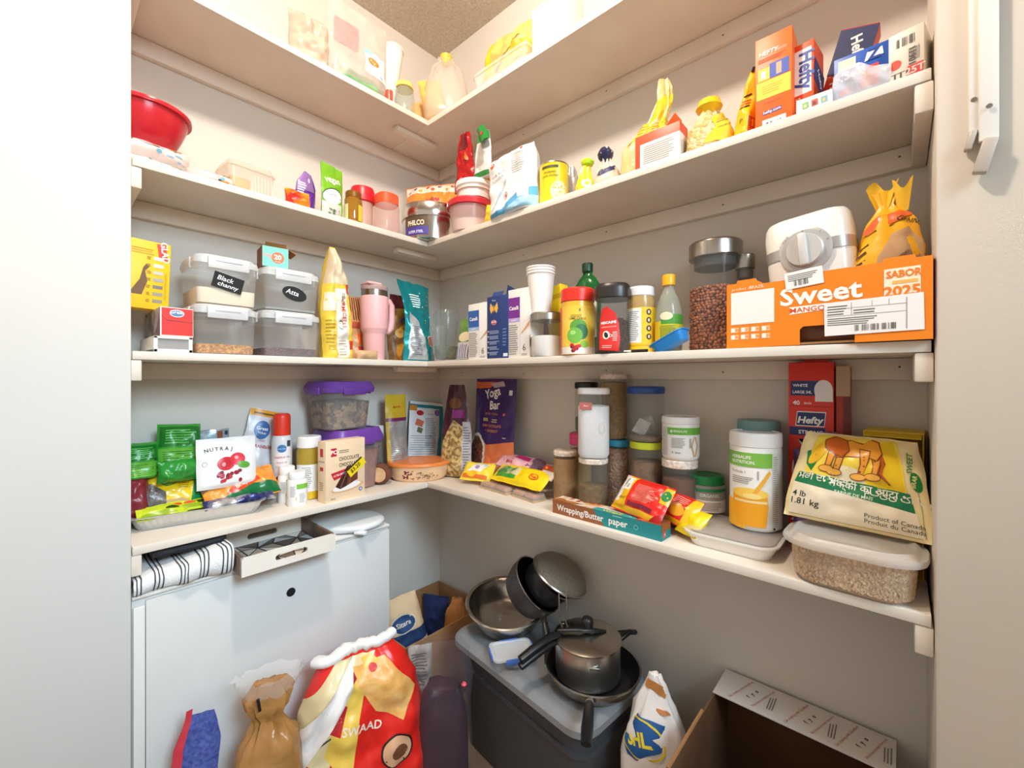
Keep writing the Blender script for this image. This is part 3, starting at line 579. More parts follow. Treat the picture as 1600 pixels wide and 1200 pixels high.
for i in range(4):
    for j in range(2): k.rect(X(.028+.062*i), h*(.13+.11*j), X(.054+.062*i), h*(.20+.11*j), '#fdf3e6', 1); k.rect(X(.056+.062*i), h*(.13+.11*j), X(.076+.062*i), h*(.20+.11*j), '#fbd9a8', 1); k.rect(X(.058+.062*i), h*(.145+.11*j), X(.074+.062*i), h*(.185+.11*j), '#f48a14', 2); k.text(str(5+i+4*j), X(.066+.062*i), h*(.148+.11*j), .006, '#fbe6c8', 3)
k.text('Sweet', X(.318), h*.58, .047, '#fffaf2', 2, 1, .025, al='l', sx=1.12); k.text('FRUITS', X(.60), h*.62, .006, '#fbe6c8', 2)
k.poly([(X(.365), h*.44), (X(.555), h*.47), (X(.555), h*.555), (X(.365), h*.545), (X(.385), h*.49)], '#fffaf2', 1); k.text('MANGO', X(.46), h*.465, .0135, '#e0561c', 3, 1, .012, sx=1.15)
k.rect(X(.81), h*.50, X(.955), h*.90, '#fde9cf', 1); k.text('SABOR', X(.89), h*.785, .017, '#f07f12', 4, 0, .03, sx=.85); k.rect(X(.845), h*.705, X(.945), h*.745, '#f9b860', 3); k.text('2025', X(.882), h*.555, .024, '#f07f12', 4, 0, .03); k.build(T)
k = Ink(lambda u, v, o: (u, -dep/2-t/2-.0012-o, v)); k.rect(X(.545), h*.11, X(.968), h*.56, '#f4efec', 0, 1)
k.rect(X(.555), h*.455, X(.90), h*.46, '#8d8a88', 2); k.rect(X(.555), h*.36, X(.90), h*.365, '#8d8a88', 2); k.rect(X(.90), h*.14, X(.903), h*.53, '#8d8a88', 2); k.rect(X(.67), h*.365, X(.672), h*.53, '#8d8a88', 2); k.rect(X(.76), h*.46, X(.762), h*.53, '#8d8a88', 2); k.rect(X(.83), h*.46, X(.832), h*.53, '#8d8a88', 2)
k.lines(X(.56), h*.24, X(.80), h*.35, 4, '#6d6a68', 2); k.lines(X(.56), h*.38, X(.66), h*.52, 4, '#6d6a68', 2); k.lines(X(.68), h*.38, X(.80), h*.45, 2, '#6d6a68', 2); k.bars(X(.68), h*.15, X(.86), h*.23, '#6a6664', n=34); k.build(T, 'shipping_label')
k = Ink(lambda u, v, o: (u, -dep/2-t/2-.0014-o, v)); k.rect(X(.345), h*.82, X(.54), h*1.06, '#f5f1ee', 0, 5); k.lines(X(.36), h*.93, X(.525), h*1.03, 4, '#777472', 2, rot=5); k.bars(X(.39), h*.85, X(.47), h*.93, '#4a4644', rot=5); k.build(T, 'price_sticker')
CP = Vector((p.x, p.y, ZC)); cz = rz
# food processor base in the crate
def in_crate(px, back):
    q = at(px, 600, 1, -DEP+back); q.z = ZC+.012; return q
q = in_crate(1282, .115); h = zrow(q, 338)-q.z; wd = 132/F*depth(q)*.93
T = thing('food_chopper', 'white kitchen chopper base with silver dial tilted in mango crate', 'appliance', q, cz+.02, 0, -5)
wt = wd*.47; dd = .11
MB().loft([rrect(z, 2*wt*s, dd*s2, .035*s3) for z, s, s2, s3 in ((0, .92, .92, .8), (.006, .95, .96, 1), (h*.5, .99, 1, 1), (h*.86, 1, .98, 1), (h*.95, .97, .92, 1), (h*.985, .90, .84, .9), (h, .8, .7, .8))]).build('housing', M('#f2f0ea', .3, coat=.3), T, 60)
MB().rr([(h*.67, 2*wt*.996+.002, dd+.003, .036), (h*.755, 2*wt*.998+.002, dd+.003, .036)]).build('silver_band', M('#b9b8b6', .35, .6), T)
ry = -dd/2-.003; d_ = MB().loft([[(wt*.0+rr_*math.cos(2*PI*j/32), ry-y_, h*.70+rr_*math.sin(2*PI*j/32)) for j in range(32)] for rr_, y_ in ((.047, -.004), (.047, .004), (.042, .006), (.04, .006))]).build('dial_plate', M('#c9c8c6', .3, .5), T)
MB().loft([[(wt*.0+rr_*math.cos(2*PI*j/32), ry-y_, h*.69+rr_*math.sin(2*PI*j/32)) for j in range(32)] for rr_, y_ in ((.034, .004), (.034, .014), (.031, .017), (.001, .017))]).build('dial', M('#d4d3d1', .28, .4), d_)
MB().box((0, ry-.022, h*.69), (.016, .014, .066), .004).build('dial_grip', M('#dddcda', .3, .3), d_)
k = Ink(lambda u, v, o: (u, ry-.0062-o, v+h*.70)); k.text('PULSE', -.030, .028, .006, '#55585c', 1, 48); k.text('0', 0, .037, .006, '#55585c', 1); k.text('1', .028, .028, .006, '#55585c', 1, -40); k.text('2', .038, .010, .006, '#55585c', 1, -70); k.build(T, 'dial_marks')
q = in_crate(1388, .10); h = zrow(q, 300)-q.z
T = thing('grain_bag', 'yellow bag of brown grain with clear window in mango crate', 'bag', q, cz)
S = sack(T, [(0, .042, .035), (.02, .052, .045), (h*.35, .055, .048), (h*.6, .050, .042), (h*.78, .036, .03), (h*.86, .020, .016), (h*.9, .014, .012), (h, .028, .010)], M('#f6b81d', .35, bump=.4, bs=40), seed=3, lob=.25, wr=.006, sq=2.3)
k = Ink(S, (.007, .007), .3); k.poly([(-.018, h*.3), (-.008, h*.52), (.006, h*.68), (.03, h*.71), (.06, h*.60), (.075, h*.3)], M('#d9b78f', .15, clear=.1, c2='#c9a27a', ns=30), 1); k.poly([(-.014, h*.3), (-.006, h*.46), (.03, h*.56), (.055, h*.54), (.075, h*.3), (.06, h*.24)], M('#7d5a45', .7, c2='#a98a72', ns=90, bump=.6, bs=150), 2)
k.text('GRAINS', .030, h*.74, .012, '#3a2a12', 3, -18, .01)
for i in range(6): k.rect(-.052+.004*i, h*(.60-.05*i), -.022-.002*(i % 3), h*(.615-.05*i), '#4a3714', 2, 28)
k.poly([(-.045, h*.70), (-.02, h*.80), (.02, h*.84), (.04, h*.80), (.0, h*.74)], '#ef6a2e', 1); k.poly([(-.045, h*.69), (.0, h*.735), (.012, h*.75), (.0, h*.72)], '#3a2210', 2); k.build(T)
MB().grid(lambda i, j: ((i-.5)*.05*(.4+.6*j)-.008, -.008+.006*math.sin(i*5), h*.88+j*.045+.014*math.sin(i*7)*j), 10, 4).grid(lambda i, j: ((i-.5)*.03*(.5+.5*j)+.022, -.012-.01*j, h*.84+j*.05+.01*math.cos(i*6)*j), 8, 4).build('torn_top', M('#f7c62c', .35), T, 80)
q = in_crate(1428, .17)
T = thing('lime_packet', 'dark green packet corner peeping from back of mango crate', 'packet', q, cz); P = Pouch(.045, .135, .025, 'stand', 5, .003); P.build(T, M('#8a9a2a', .4, c2='#4a4a22', ns=30))
q = at(1280, 600, 1, -DEP+.022); q.z = ZC+.006
T = thing('dark_filler', 'dark brown filler added to darken the hand hole of mango crate', 'packet', q, cz); Pouch(.15, .05, .018, 'pillow', 6, .002).build(T, M('#5d3a2c', .6, c2='#8a5a40', ns=30))  # added filler, coloured like the shaded inside of the crate
# ---------------------------------------------------------------- lowest shelf, along the left wall
def bagfit(s, p0, p1, top, bot, back, name, label, t, cat='packet', kind='pillow', lean=0, ry=0, yaw=0., seed=0, wr=.003, group=None, hw=None, col=None, **kw):
    p, rz, w, h = fit(s, p0, p1, top, back, pb=None if bot < 2 else bot, z=Z4+bot if bot < 2 else None); h = h/max(.3, math.cos(math.radians(lean)))
    T = thing(name, label, cat, p, rz+yaw, -lean, ry, group); P = Pouch(w, h, t, kind, seed, wr, hw=hw, **kw); P.build(T, col); return T, P, w, h
FOIL = M('#d6d6d4', .32, .75, bump=.3, bs=90); Z4 = ZT[4]
a0 = Vector((.158, -1.118, Z4)); a1 = Vector((.212, -.836, Z4)); dr = (a1-a0).normalized(); nn = Vector((-dr.y, dr.x, 0))
Lt = (a1-a0).length+.012; Dt = .150; rt_ = math.atan2(dr.y, dr.x); ct_ = (a0+a1)/2+nn*(Dt/2)
T = thing('foil_tray', 'ribbed aluminium foil tray heaped with snack packets', 'tray', ct_, rt_)
def frill(z, w, d, r, amp, n=44):
    ring = rrect(z, w, d, r, k=8); out = []; per = len(ring)
    full = []
    for i in range(per):
        A_, B_ = Vector(ring[i]), Vector(ring[(i+1) % per]); m = max(1, int((B_-A_).length/.0028))
        full += [A_.lerp(B_, q/m) for q in range(m)]
    return full
def frl(z, w, d, r, amp, N=240):
    f = frill(z, w, d, r, 0); L = [0]
    for i in range(len(f)): L.append(L[-1]+(f[(i+1) % len(f)]-f[i]).length)
    out = []
    for i in range(N):
        t_ = L[-1]*i/N; j = 0
        lo, hi = 0, len(f)
        while hi-lo > 1:
            md = (lo+hi)//2
            if L[md] <= t_: lo = md
            else: hi = md
        c = f[lo].lerp(f[(lo+1) % len(f)], (t_-L[lo])/max(1e-9, L[lo+1]-L[lo])); s_ = 1+amp*(1 if i % 4 < 2 else -1); out.append((c.x*(1+amp*(i % 4 < 2)), c.y*(1+amp*(i % 4 < 2)), c.z))
    return out
MB().loft([frl(.001, Lt-.03, Dt-.03, .02, 0), frl(.004, Lt-.026, Dt-.026, .022, .012), (frl(.034, Lt, Dt, .03, .016)), frl(.036, Lt+.004, Dt+.004, .03, 0), frl(.036, Lt+.022, Dt+.02, .036, 0), frl(.039, Lt+.022, Dt+.02, .036, 0), frl(.038, Lt-.001, Dt-.001, .03, 0), frl(.006, Lt-.030, Dt-.030, .022, 0)]).build('foil_shell', FOIL, T, 25)
GRN = M('#2f9c35', .25, bump=.3, bs=45, c2='#4cb845', ns=8)
def tea(label, p0, p1, top, bot, back, seed, ry=0, lean=8):
    T, P, w, h = bagfit('L4', p0, p1, top, bot, back, 'foil_packet', label, .05, kind='brick', seed=seed, wr=.004, col=GRN, group='green foil packets', lean=lean, ry=ry)
    k = P.ink(.3); k.rect(-w*.46, h*.50, w*.46, h*.92, '#1f7a2a', 1); k.rect(-w*.46, h*.06, w*.46, h*.46, '#6ab83c', 1); k.lines(-w*.35, h*.56, w*.35, h*.88, 6, '#6fd067', 2, seed=seed); k.lines(-w*.38, h*.1, w*.38, h*.42, 7, '#2b7a2c', 2, seed=seed+1); k.rect(w*.36, h*.46, w*.46, h*.54, '#0c3a14', 3); k.build(T)
tea('green foil packet at the back left of the foil tray', 192, 246, 693, 748, .185, 3)
tea('green foil packet standing highest in the foil tray', 243, 312, 664, 735, .175, 6, 4, 14)
T, P, w, h = bagfit('L4', 246, 312, 718, 752, .15, 'foil_packet', 'crumpled green foil packet lying below taller green packet', .05, kind='pillow', seed=7, wr=.006, col=M('#2a8f34', .25, bump=.5, bs=40), group='green foil packets')
T, P, w, h = bagfit('L4', 308, 358, 671, 740, .215, 'silver_wrapper', 'blue grey wrapper with brown bar behind red berry pouch', .03, kind='stand', seed=9, wr=.004, col=M('#9fb2bd', .25, .4, bump=.4, bs=40)); P.ink().rect(w*.1, h*.45, w*.28, h*.97, '#8a4a26', 1).rect(w*.36, h*.86, w*.46, h*.95, '#2a2f3a', 1).build(T)
T, P, w, h = bagfit('L4', 360, 428, 640, .03, .225, 'cranberry_bag', 'white and red dried cranberry bag tilted with yellow top strip', .05, 'bag', 'stand', seed=12, wr=.003, lean=6, ry=14, col=M('#d9d6da', .3, bump=.2, bs=50))
k = P.ink(.35); k.rect(-w*.5, h*.91, w*.5, h*.99, '#e8a21c', 1); k.lines(-w*.4, h*.93, w*.35, h*.97, 1, '#7a4a10', 2, fill=.6); k.ell(-w*.14, h*.74, w*.19, h*.115, '#3f6fa8', 1); k.text('Great', -w*.14, h*.74, .015, '#ffffff', 3, bold=.015); k.text('Value', -w*.14, h*.69, .012, '#ffffff', 3)
k.text('DRIED', -w*.1, h*.60, .007, '#c01f30', 3); k.text('CRANBERRIES', 0, h*.52, .0155, '#b81a2e', 3, 0, .012, sx=.8); k.rect(w*.26, h*.60, w*.50, h*.70, '#2b2f36', 1); k.text('Ingredients', w*.38, h*.64, .006, '#ffffff', 3, sx=.8); k.poly([(-w*.1, h*.02), (w*.5, h*.02), (w*.5, h*.42), (w*.3, h*.36), (w*.1, h*.2)], M('#8c1626', .3, c2='#c23040', ns=70, bump=.4, bs=80), 1); k.ell(w*.32, h*.45, w*.1, h*.04, '#c8283a', 2, 30); k.build(T)
T, P, w, h = bagfit('L4', 307, 400, 684, 760, .125, 'berry_pouch', 'white stand up pouch with red cranberries picture in foil tray', .045, 'bag', 'stand', seed=15, wr=.0015, lean=4, col=M('#efeeee', .35, bump=.1, bs=40))
k = P.ink(.35); 
for i, ch in enumerate('NUTRAJ'): k.text(ch, -w*.34+i*w*.080, h*(.735+.02*math.cos((i-2.5)*.6)), .0145, '#23201f', 3, (2.5-i)*5, .014)
k.ell(-w*.04, h*.48, w*.15, h*.135, '#c81f33', 1); k.ell(w*.16, h*.55, w*.13, h*.125, '#d42a3c', 2); k.ell(-w*.08, h*.47, .005, .006, '#f0a8ac', 3); k.ell(w*.14, h*.58, .005, .005, '#f0a8ac', 3); k.ell(w*.26, h*.42, w*.11, h*.07, '#5aa53c', 3, -15)
for i in range(16): rg = random.Random(i); k.ell(rg.uniform(-.22, .2)*w, h*rg.uniform(.12, .32), .006, .005, ['#a0182a', '#c22f40', '#7a1220'][i % 3], 4, rg.uniform(0, 90), n=9)
k.ring(-w*.38, h*.5, .006, .007, .001, '#8a8786', 2); k.build(T)
T, P, w, h = bagfit('L4', 188, 234, 738, .03, .15, 'maroon_bag', 'dark maroon bag at the far left end of the foil tray', .06, 'bag', 'pillow', seed=17, wr=.006, lean=20, col=M('#7c2430', .3, bump=.5, bs=40))
T, P, w, h = bagfit('L4', 210, 328, 737, .040, .15, 'raisin_bag', 'yellow green pouch with dark raisins slumped in foil tray', .06, 'bag', 'pillow', seed=18, wr=.004, lean=40, ry=5, col=M('#f0c81e', .25, bump=.4, bs=40))
k = P.ink(.28); k.poly([(-w*.5, h*.02), (-w*.1, h*.02), (-w*.12, h*.3), (-w*.3, h*.5), (-w*.5, h*.55)], M('#4a4648', .25, c2='#77706e', ns=60, bump=.6, bs=60), 1); k.poly([(-w*.05, h*.98), (w*.5, h*.98), (w*.5, h*.05), (w*.22, h*.05), (w*.26, h*.5), (w*.02, h*.85)], '#0f8a4a', 1); k.poly([(w*.3, h*.98), (w*.5, h*.98), (w*.5, h*.3)], '#e6c9a4', 2); k.ell(-w*.08, h*.64, w*.14, h*.21, '#17803c', 2); k.ring(-w*.08, h*.64, w*.125, h*.185, .0015, '#f3e23a', 3); k.text('FRESH', -w*.08, h*.60, .014, '#f6ee5a', 4, 0, .02); k.lines(w*.04, h*.36, w*.22, h*.5, 3, '#b98f10', 3); k.poly([(-w*.12, h*.02), (w*.3, h*.02), (w*.1, h*.16), (-w*.1, h*.14)], '#c9a878', 2); k.build(T)
T, P, w, h = bagfit('L4', 322, 441, 741, .034, .105, 'noodle_snack_bag', 'orange and green snack pouch lying at right end of foil tray', .05, 'bag', 'pillow', seed=19, wr=.004, lean=38, ry=-6, col=M('#e9862a', .28, c2='#f5a845', ns=45, bump=.4, bs=50))
k = P.ink(.28); k.poly([(-w*.5, h*.03), (w*.5, h*.03), (w*.48, h*.36), (w*.1, h*.42), (-w*.3, h*.2)], '#0d6b38', 1); k.poly([(-w*.24, h*.28), (-w*.12, h*.52), (w*.2, h*.68), (w*.24, h*.5), (-w*.1, h*.24)], '#e2431f', 2); k.text('Bhujia', -w*.0, h*.42, .018, '#ffe9d2', 4, 20, .02); k.poly([(-w*.5, h*.5), (-w*.1, h*.72), (-w*.14, h*.95), (-w*.5, h*.95)], M('#b7a59c', .2, .5, c2='#8e2b2e', ns=30), 2); k.build(T)
T, P, w, h = bagfit('L4', 320, 430, 776, .030, .088, 'silver_blue_wrapper', 'silver and navy wrapper along the front rim of foil tray', .03, 'packet', 'pillow', seed=21, wr=.004, lean=45, col=M('#b9b6b8', .2, .5, c2='#3c3f7a', ns=28, bump=.5, bs=50, sharp=True))
for i, (x0, x1, y0, y1, a) in enumerate(((214, 294, 794, .030, 2), (226, 302, 790, .033, -8), (264, 336, 784, .034, -3), (240, 318, 786, .037, 6))):
    T, P, w, h = bagfit('L4', x0, x1, y0, y1, .108+.006*i, 'lime_sachet', ['lime green sachet nearest the left rim of foil tray', 'lime green sachet second in the fan in foil tray', 'lime green sachet at the right of the fan in foil tray', 'lime green sachet at the back of the fan in foil tray'][i], .012, 'packet', 'pillow', seed=23+i, wr=.003, lean=55, ry=a, col=M('#c3d32c', .25, bump=.3, bs=50), group='lime green sachets')
    P.ink(.3).poly([(-w*.45, h*.1), (w*.3, h*.2), (w*.1, h*.5), (-w*.4, h*.4)], '#8fae20', 1).ell(w*.2, h*.6, w*.14, h*.12, '#e2542a' if i % 2 else '#3b4a1a', 2).build(T)
# spray can
p, rz, r, h = fit('L4', 424, 457, 646, .185, True); rz = look(p)
T = thing('oil_spray_can', 'white cooking oil spray can with bright red cap', 'can', p, rz)
MB().lathe([(r*.95, 0), (r, .003), (r, h*.64), (r*.96, h*.70), (r*.85, h*.745), (r*.80, h*.75)], 32).build('can_body', M('#e9e6e6', .3), T)
MB().lathe([(r*.84, h*.745), (r*.84, h*.95), (r*.78, h*.985), (r*.66, h)], 32).build('cap', M('#e8391f', .4), T)
k = Ink(s_cyl(r+.0005), (.005, 0)); k.ell(0, h*.60, r*.45, h*.045, '#3c79b4', 1); k.text('Great Value', 0, h*.592, .0055, '#ffffff', 3); k.text('CANOLA OIL', 0, h*.49, .0085, '#c94a52', 3, bold=.01); k.text('HUILE DE', 0, h*.43, .0075, '#c94a52', 3); k.text('CANOLA', 0, h*.38, .0085, '#c94a52', 3, bold=.01); k.ell(.003, h*.20, r*.9, h*.10, '#2b241f', 1); k.ell(.005, h*.22, r*.6, h*.06, '#c8a37a', 2); k.rect(r*.5, h*.62, r*.9, h*.69, '#3a4450', 1); k.build(T, 'label_print')
# spice jar with white lid
p, rz, r, h = fit('L4', 463, 503, 681, .135, True); rz = look(p)
T = thing('spice_jar', 'spice jar with white lid and mustard seeds behind cake box', 'jar', p, rz)
jar(T, r, h, M('#d9b94a', .12, clear=.45), M('#f2f1ee', .4), lh=h*.17, lr=r*.97, neck=.92, fill=M('#b08a2c', .7, bump=.8, bs=200, vor=True, c2='#7d6524', ns=200), fh=.8)
k = Ink(s_cyl(r+.001), (.006, 0)); k.rect(-r*1.2, h*.0+.002, r*1.2, h*.13, '#e3b81c', 0); k.rect(-r*1.2, h*.13, r*1.2, h*.56, '#eeece8', 0); k.lines(-r*.8, h*.2, r*.3, h*.5, 10, '#9a9ca4', 2); k.text('MUSTARD', -r*.2, h*.5, .006, '#55504a', 3); k.build(T, 'label_print')
def herb(label, p0, p1, top, pb):
    p, rz, r, h = on(p0, p1, top, pb, True)
    T = thing('supplement_bottle', label, 'bottle', p, rz, group='white supplement bottles')
    MB().lathe([(r*.93, 0), (r, .003), (r, h*.70), (r*.9, h*.76), (r*.80, h*.77)], 28).build('bottle_body', M('#f3f2f0', .35), T)
    MB().lathe([(r*.84, h*.765), (r*.86, h*.775), (r*.86, h*.97), (r*.80, h)], 28).build('cap', M('#f5f4f3', .35), T)
    k = Ink(s_cyl(r+.0005), (.005, 0)); k.rect(-.002, h*.52, r*1.2, h*.66, '#7cc142', 1); k.lines(-r*.7, h*.3, -r*.1, h*.62, 8, '#a9a7a8', 2); k.text('l', -r*.1, h*.2, .014, '#e8b43a', 3, bold=.03); k.lines(r*.2, h*.12, r*.8, h*.4, 6, '#b4b2b2', 2); k.build(T, 'label_print')
herb('white supplement bottle with green band behind its twin', 434, 463, 726, 787)
herb('white supplement bottle with green band nearest shelf edge', 448, 481, 733, 792)
# cake mix box
A = at(502, 787, 2, Z4); 
p0 = Vector((.270, -.705, Z4)); 
pa = at(509, 788, 2, Z4); pb_ = at(570, 772, 2, Z4); w = (pb_-pa).length; rz = math.atan2(pb_.y-pa.y, pb_.x-pa.x); D_ = .045; m_ = (pa+pb_)/2; nn = Vector((-math.sin(rz), math.cos(rz), 0)); h = zrow(pa, 691)-Z4
T = thing('cake_mix_box', 'cream cake mix box with chocolate cake picture and yellow price tag', 'box', m_+nn*D_/2, rz)
carton(T, w, D_, h, M('#f0d3b0', .5))
k = Ink(s_front(D_)); k.rect(-w*.38, h*.745, -w*.24, h*.88, '#c8202c', 1); k.text('PC', -w*.31, h*.785, .017, '#ffffff', 3, bold=.03); k.lines(-w*.18, h*.79, w*.14, h*.85, 2, '#8a7a6a', 2); k.text('CHOCOLATE', w*.08, h*.66, .0175, '#4a3a33', 3, sx=.72, bold=.012); k.text('CHOCOLAT', w*.06, h*.56, .0175, '#4a3a33', 3, sx=.72, bold=.012); k.rect(-w*.35, h*.60, w*.45, h*.602, '#b09a84', 2)
k.poly([(-w*.38, h*.47), (w*.04, h*.52), (-w*.04, h*.40), (-w*.30, h*.35)], '#cc2434', 1); k.text('ULTRA MOIST', -w*.16, h*.42, .009, '#ffffff', 3, 8, .01, sx=.8); k.ell(w*.04, h*.20, w*.42, h*.07, '#e2b184', 1, 4); k.ell(w*.02, h*.215, w*.36, h*.06, '#f2efec', 2, 4)
k.poly([(-w*.27, h*.24), (w*.02, h*.55), (w*.12, h*.56), (w*.0, h*.22), (-w*.15, h*.19)], '#3a1d16', 3); k.poly([(w*.0, h*.22), (w*.12, h*.56), (w*.30, h*.42), (w*.30, h*.30)], '#6d3527', 3); k.poly([(-w*.16, h*.22), (w*.07, h*.54), (w*.085, h*.54), (-w*.13, h*.21)], '#8a5040', 4); k.poly([(w*.05, h*.24), (w*.17, h*.50), (w*.19, h*.49), (w*.08, h*.24)], '#8c4c3a', 4)
k.ell(w*.38, h*.12, .007, .007, '#3d6ea8', 2); k.ell(w*.38, h*.12, .004, .004, '#c9d6e6', 3); k.text('350 g', -w*.33, h*.04, .008, '#5a4a40', 3); k.build(T)
k = Ink(s_left(w)); k.rect(-.008, h*.75, .008, h*.88, '#c8202c', 1); k.text('CHOCOLATE', 0, h*.66, .007, '#4a3a33', 3, sx=.8); k.rect(-.009, h*.52, .009, h*.58, '#cc2434', 1); k.lines(-.012, h*.2, .012, h*.35, 5, '#a08a78', 2); k.build(T)
k = Ink(lambda u, v, o: (u, -D_/2-.001-o, v)); k.rect(w*.02, h*.44, w*.52, h*.58, '#f7d716', 1, 34); k.rect(-w*.02, h*.555, w*.44, h*.585, '#3a3118', 2, 34); k.text('$3.20', w*.26, h*.475, .019, '#2a2410', 3, 34, .02); k.build(T, 'price_tag')
# purple lid tubs
PUR = M('#6d3f9c', .35)
def ptub(label, p0, p1, top, pb, z=None, fill=None, fh=.6, back=.16):
    p, rz, w, h = fit('L4', p0, p1, top, back, z=z); d = w*.9
    T = thing('purple_lid_tub', label, 'container', p, rz+.12, group='clear tubs with purple lids')
    b = h*.80
    MB().rr([(.001, w*.70, d*.70, .03), (.005, w*.74, d*.74, .034), (b, w*.86, d*.86, .038)], cap1=False).build('tub', CLR, T)
    b_ = MB().rr([(b-.004, w*.86, d*.86, .036), (b-.004, w*.93, d*.93, .036), (b+.012, w*.95, d*.95, .036), (h, w*.84, d*.84, .034), (h, w*.74, d*.74, .03), (h-.004, w*.70, d*.70, .03)])
    LD = b_.build('lid', PUR, T)
    for sx, sy in ((0, -1), (1, 0), (-1, 0)): MB().box((sx*w*.48, sy*d*.48, b+.001), (w*.42 if sy else .008, d*.42 if sx else .008, .026), .003).build('clip', PUR, LD)
    MB().rr([(.003, w*.69, d*.69, .03), (.007, w*.73, d*.73, .033), (fh*b, w*(.73+.11*fh), d*(.73+.11*fh), .036), (fh*b+.008, w*.4, d*.4, .03), (fh*b+.004, w*.1, d*.1, .02)]).build('contents', fill, T)
    return p.z+h
NUT = M('#8a6f50', .7, c2='#4e3c2c', ns=60, bump=1, bs=90, vor=True)
zt = ptub('clear purple lid tub under another, hidden behind cake box', 497, 586, 668, 0, fill=M('#7d4a3a', .6, c2='#a5654c', ns=40), fh=.8)
ptub('clear purple lid tub of broken nuts on top of another', 484, 573, 596, 0, z=zt+.001, fill=NUT, fh=.72)
p, rz, r, h = fit('L4', 574, 600, 665, .215, True)
T = thing('seed_jar', 'clear jar with white lid and dark seeds behind purple tub', 'jar', p, rz); jar(T, r, h, GLASS, M('#f0efec', .4), lh=h*.2, lr=r*.98, neck=.94, fill=M('#5d544b', .7, c2='#8c8478', ns=80), fh=.85)
p, rz, r, h = on(578, 612, 722, 760, True)
T = thing('husked_nut', 'brown husked nut with pale cut face beside cake box', 'nut', p, look(p)-.35)
N = 24; pr_ = []
def nutring(y, q): return [(q*math.cos(2*PI*j/N)*(1+.05*nz(j, y*90, 1)), y, r+q*math.sin(2*PI*j/N)*(1+.05*nz(j*1.3, y*80, 2))) for j in range(N)]
MB().loft([nutring(-r*.62+r*1.62*t_, r*math.sqrt(max(0.002, 1-(-.62+1.62*t_)**2))) for t_ in [i/10 for i in range(11)]], cap0=False).build('husk', M('#7b4a33', .8, bump=.8, bs=60, c2='#5d3626', ns=40), T, 80)
MB().loft([nutring(-r*.62, r*.785), nutring(-r*.58, r*.66)], cap0=False, cap1=False).build('rim', M('#5a3324', .8), T, 80); MB().loft([nutring(-r*.60, r*.70), nutring(-r*.57, r*.3), nutring(-r*.56, r*.02)], cap0=False).build('kernel', M('#e0b98c', .7, bump=.6, bs=80, c2='#c99a68', ns=30), T, 80)
# pouches in the corner
T, P, w, h = bagfit('L4', 606, 638, 614, .001, .165, 'masala_pouch', 'tall silver pouch with yellow top in the corner', .045, 'bag', 'stand', seed=31, wr=.003, lean=4, col=M('#b9b5b2', .25, .4, bump=.3, bs=40))
k = P.ink(.3); k.rect(-w*.5, h*.70, w*.5, h*.98, '#c9a92c', 1); k.rect(-w*.5, h*.66, w*.5, h*.70, '#7a2a5c', 2); k.text('Masala', 0, h*.82, .012, '#b5301c', 3, 4, .02); k.lines(-w*.4, h*.2, w*.4, h*.6, 16, '#8b8784', 2); k.rect(-w*.5, .0, -w*.36, h*.7, '#d2b04a', 1); k.build(T)
T, P, w, h = bagfit('L4', 636, 690, 628, .001, .225, 'nutrition_pouch', 'white backed teal pouch with red logo and fine print', .04, 'bag', 'stand', seed=33, wr=.002, lean=6, ry=7, col=M('#1d8793', .3, bump=.2, bs=40))
k = P.ink(.35); k.poly([(-w*.5, h*.02), (w*.22, h*.02), (w*.34, h*.5), (w*.36, h*.9), (-w*.5, h*.9)], '#dedfe2', 1); k.rect(-w*.5, h*.95, w*.5, h*.995, '#eceae8', 2); k.rect(-w*.5, h*.85, -w*.3, h*.93, '#c9822c', 2); k.ell(-w*.22, h*.82, w*.1, h*.04, '#b8242c', 2); k.text('Nutrition', w*.08, h*.80, .009, '#44484c', 3); k.lines(-w*.08, h*.3, w*.28, h*.76, 18, '#7b7f85', 2); k.lines(-w*.46, h*.1, w*.2, h*.5, 12, '#a3a6ab', 2, seed=4); k.rect(-w*.34, h*.62, -w*.14, h*.72, '#c0714a', 2, -20); k.rect(-w*.30, h*.52, -w*.16, h*.60, '#6d6f4a', 2, -20); k.ell(w*.30, h*.84, w*.09, h*.05, '#8a6ec0', 3); k.build(T)
p, rz, w, h = fit('R4', 694, 728, 601, .13)
T = thing('granola_pouch', 'brown topped pouch with granola window in the shelf corner', 'bag', p, rz+.35, -3)
P = Pouch(w*1.02, h, .055, 'stand', 35, .004, hw=[(0, 1), (.5, .95), (.8, .7), (1, .5)]); P.build(T, M('#4a2330', .3, bump=.3, bs=40))
k = P.ink(.35); k.poly([(-w*.55, .004), (w*.3, .004), (w*.3, h*.55), (-w*.05, h*.62), (-w*.4, h*.4)], M('#d2b376', .6, c2='#8a6a3c', ns=70, bump=.7, bs=70, sharp=True), 1); k.rect(w*.3, .004, w*.56, h*.6, '#b7b1b4', 1); k.lines(w*.33, h*.05, w*.54, h*.56, 18, '#6d686c', 2); k.rect(-w*.1, h*.64, w*.4, h*.73, '#8a2a7a', 2); k.ell(0, h*.8, w*.3, h*.06, '#7a4a2c', 2); k.build(T)
p, rz, w, h = fit('R4', 738, 803, 592, .20)
T = thing('muesli_pouch', 'purple and orange muesli pouch standing against right wall', 'bag', p, rz-.05, -3)
P = Pouch(w, h, .05, 'stand', 37, .003); P.build(T, M('#3f2360', .3, bump=.2, bs=40))
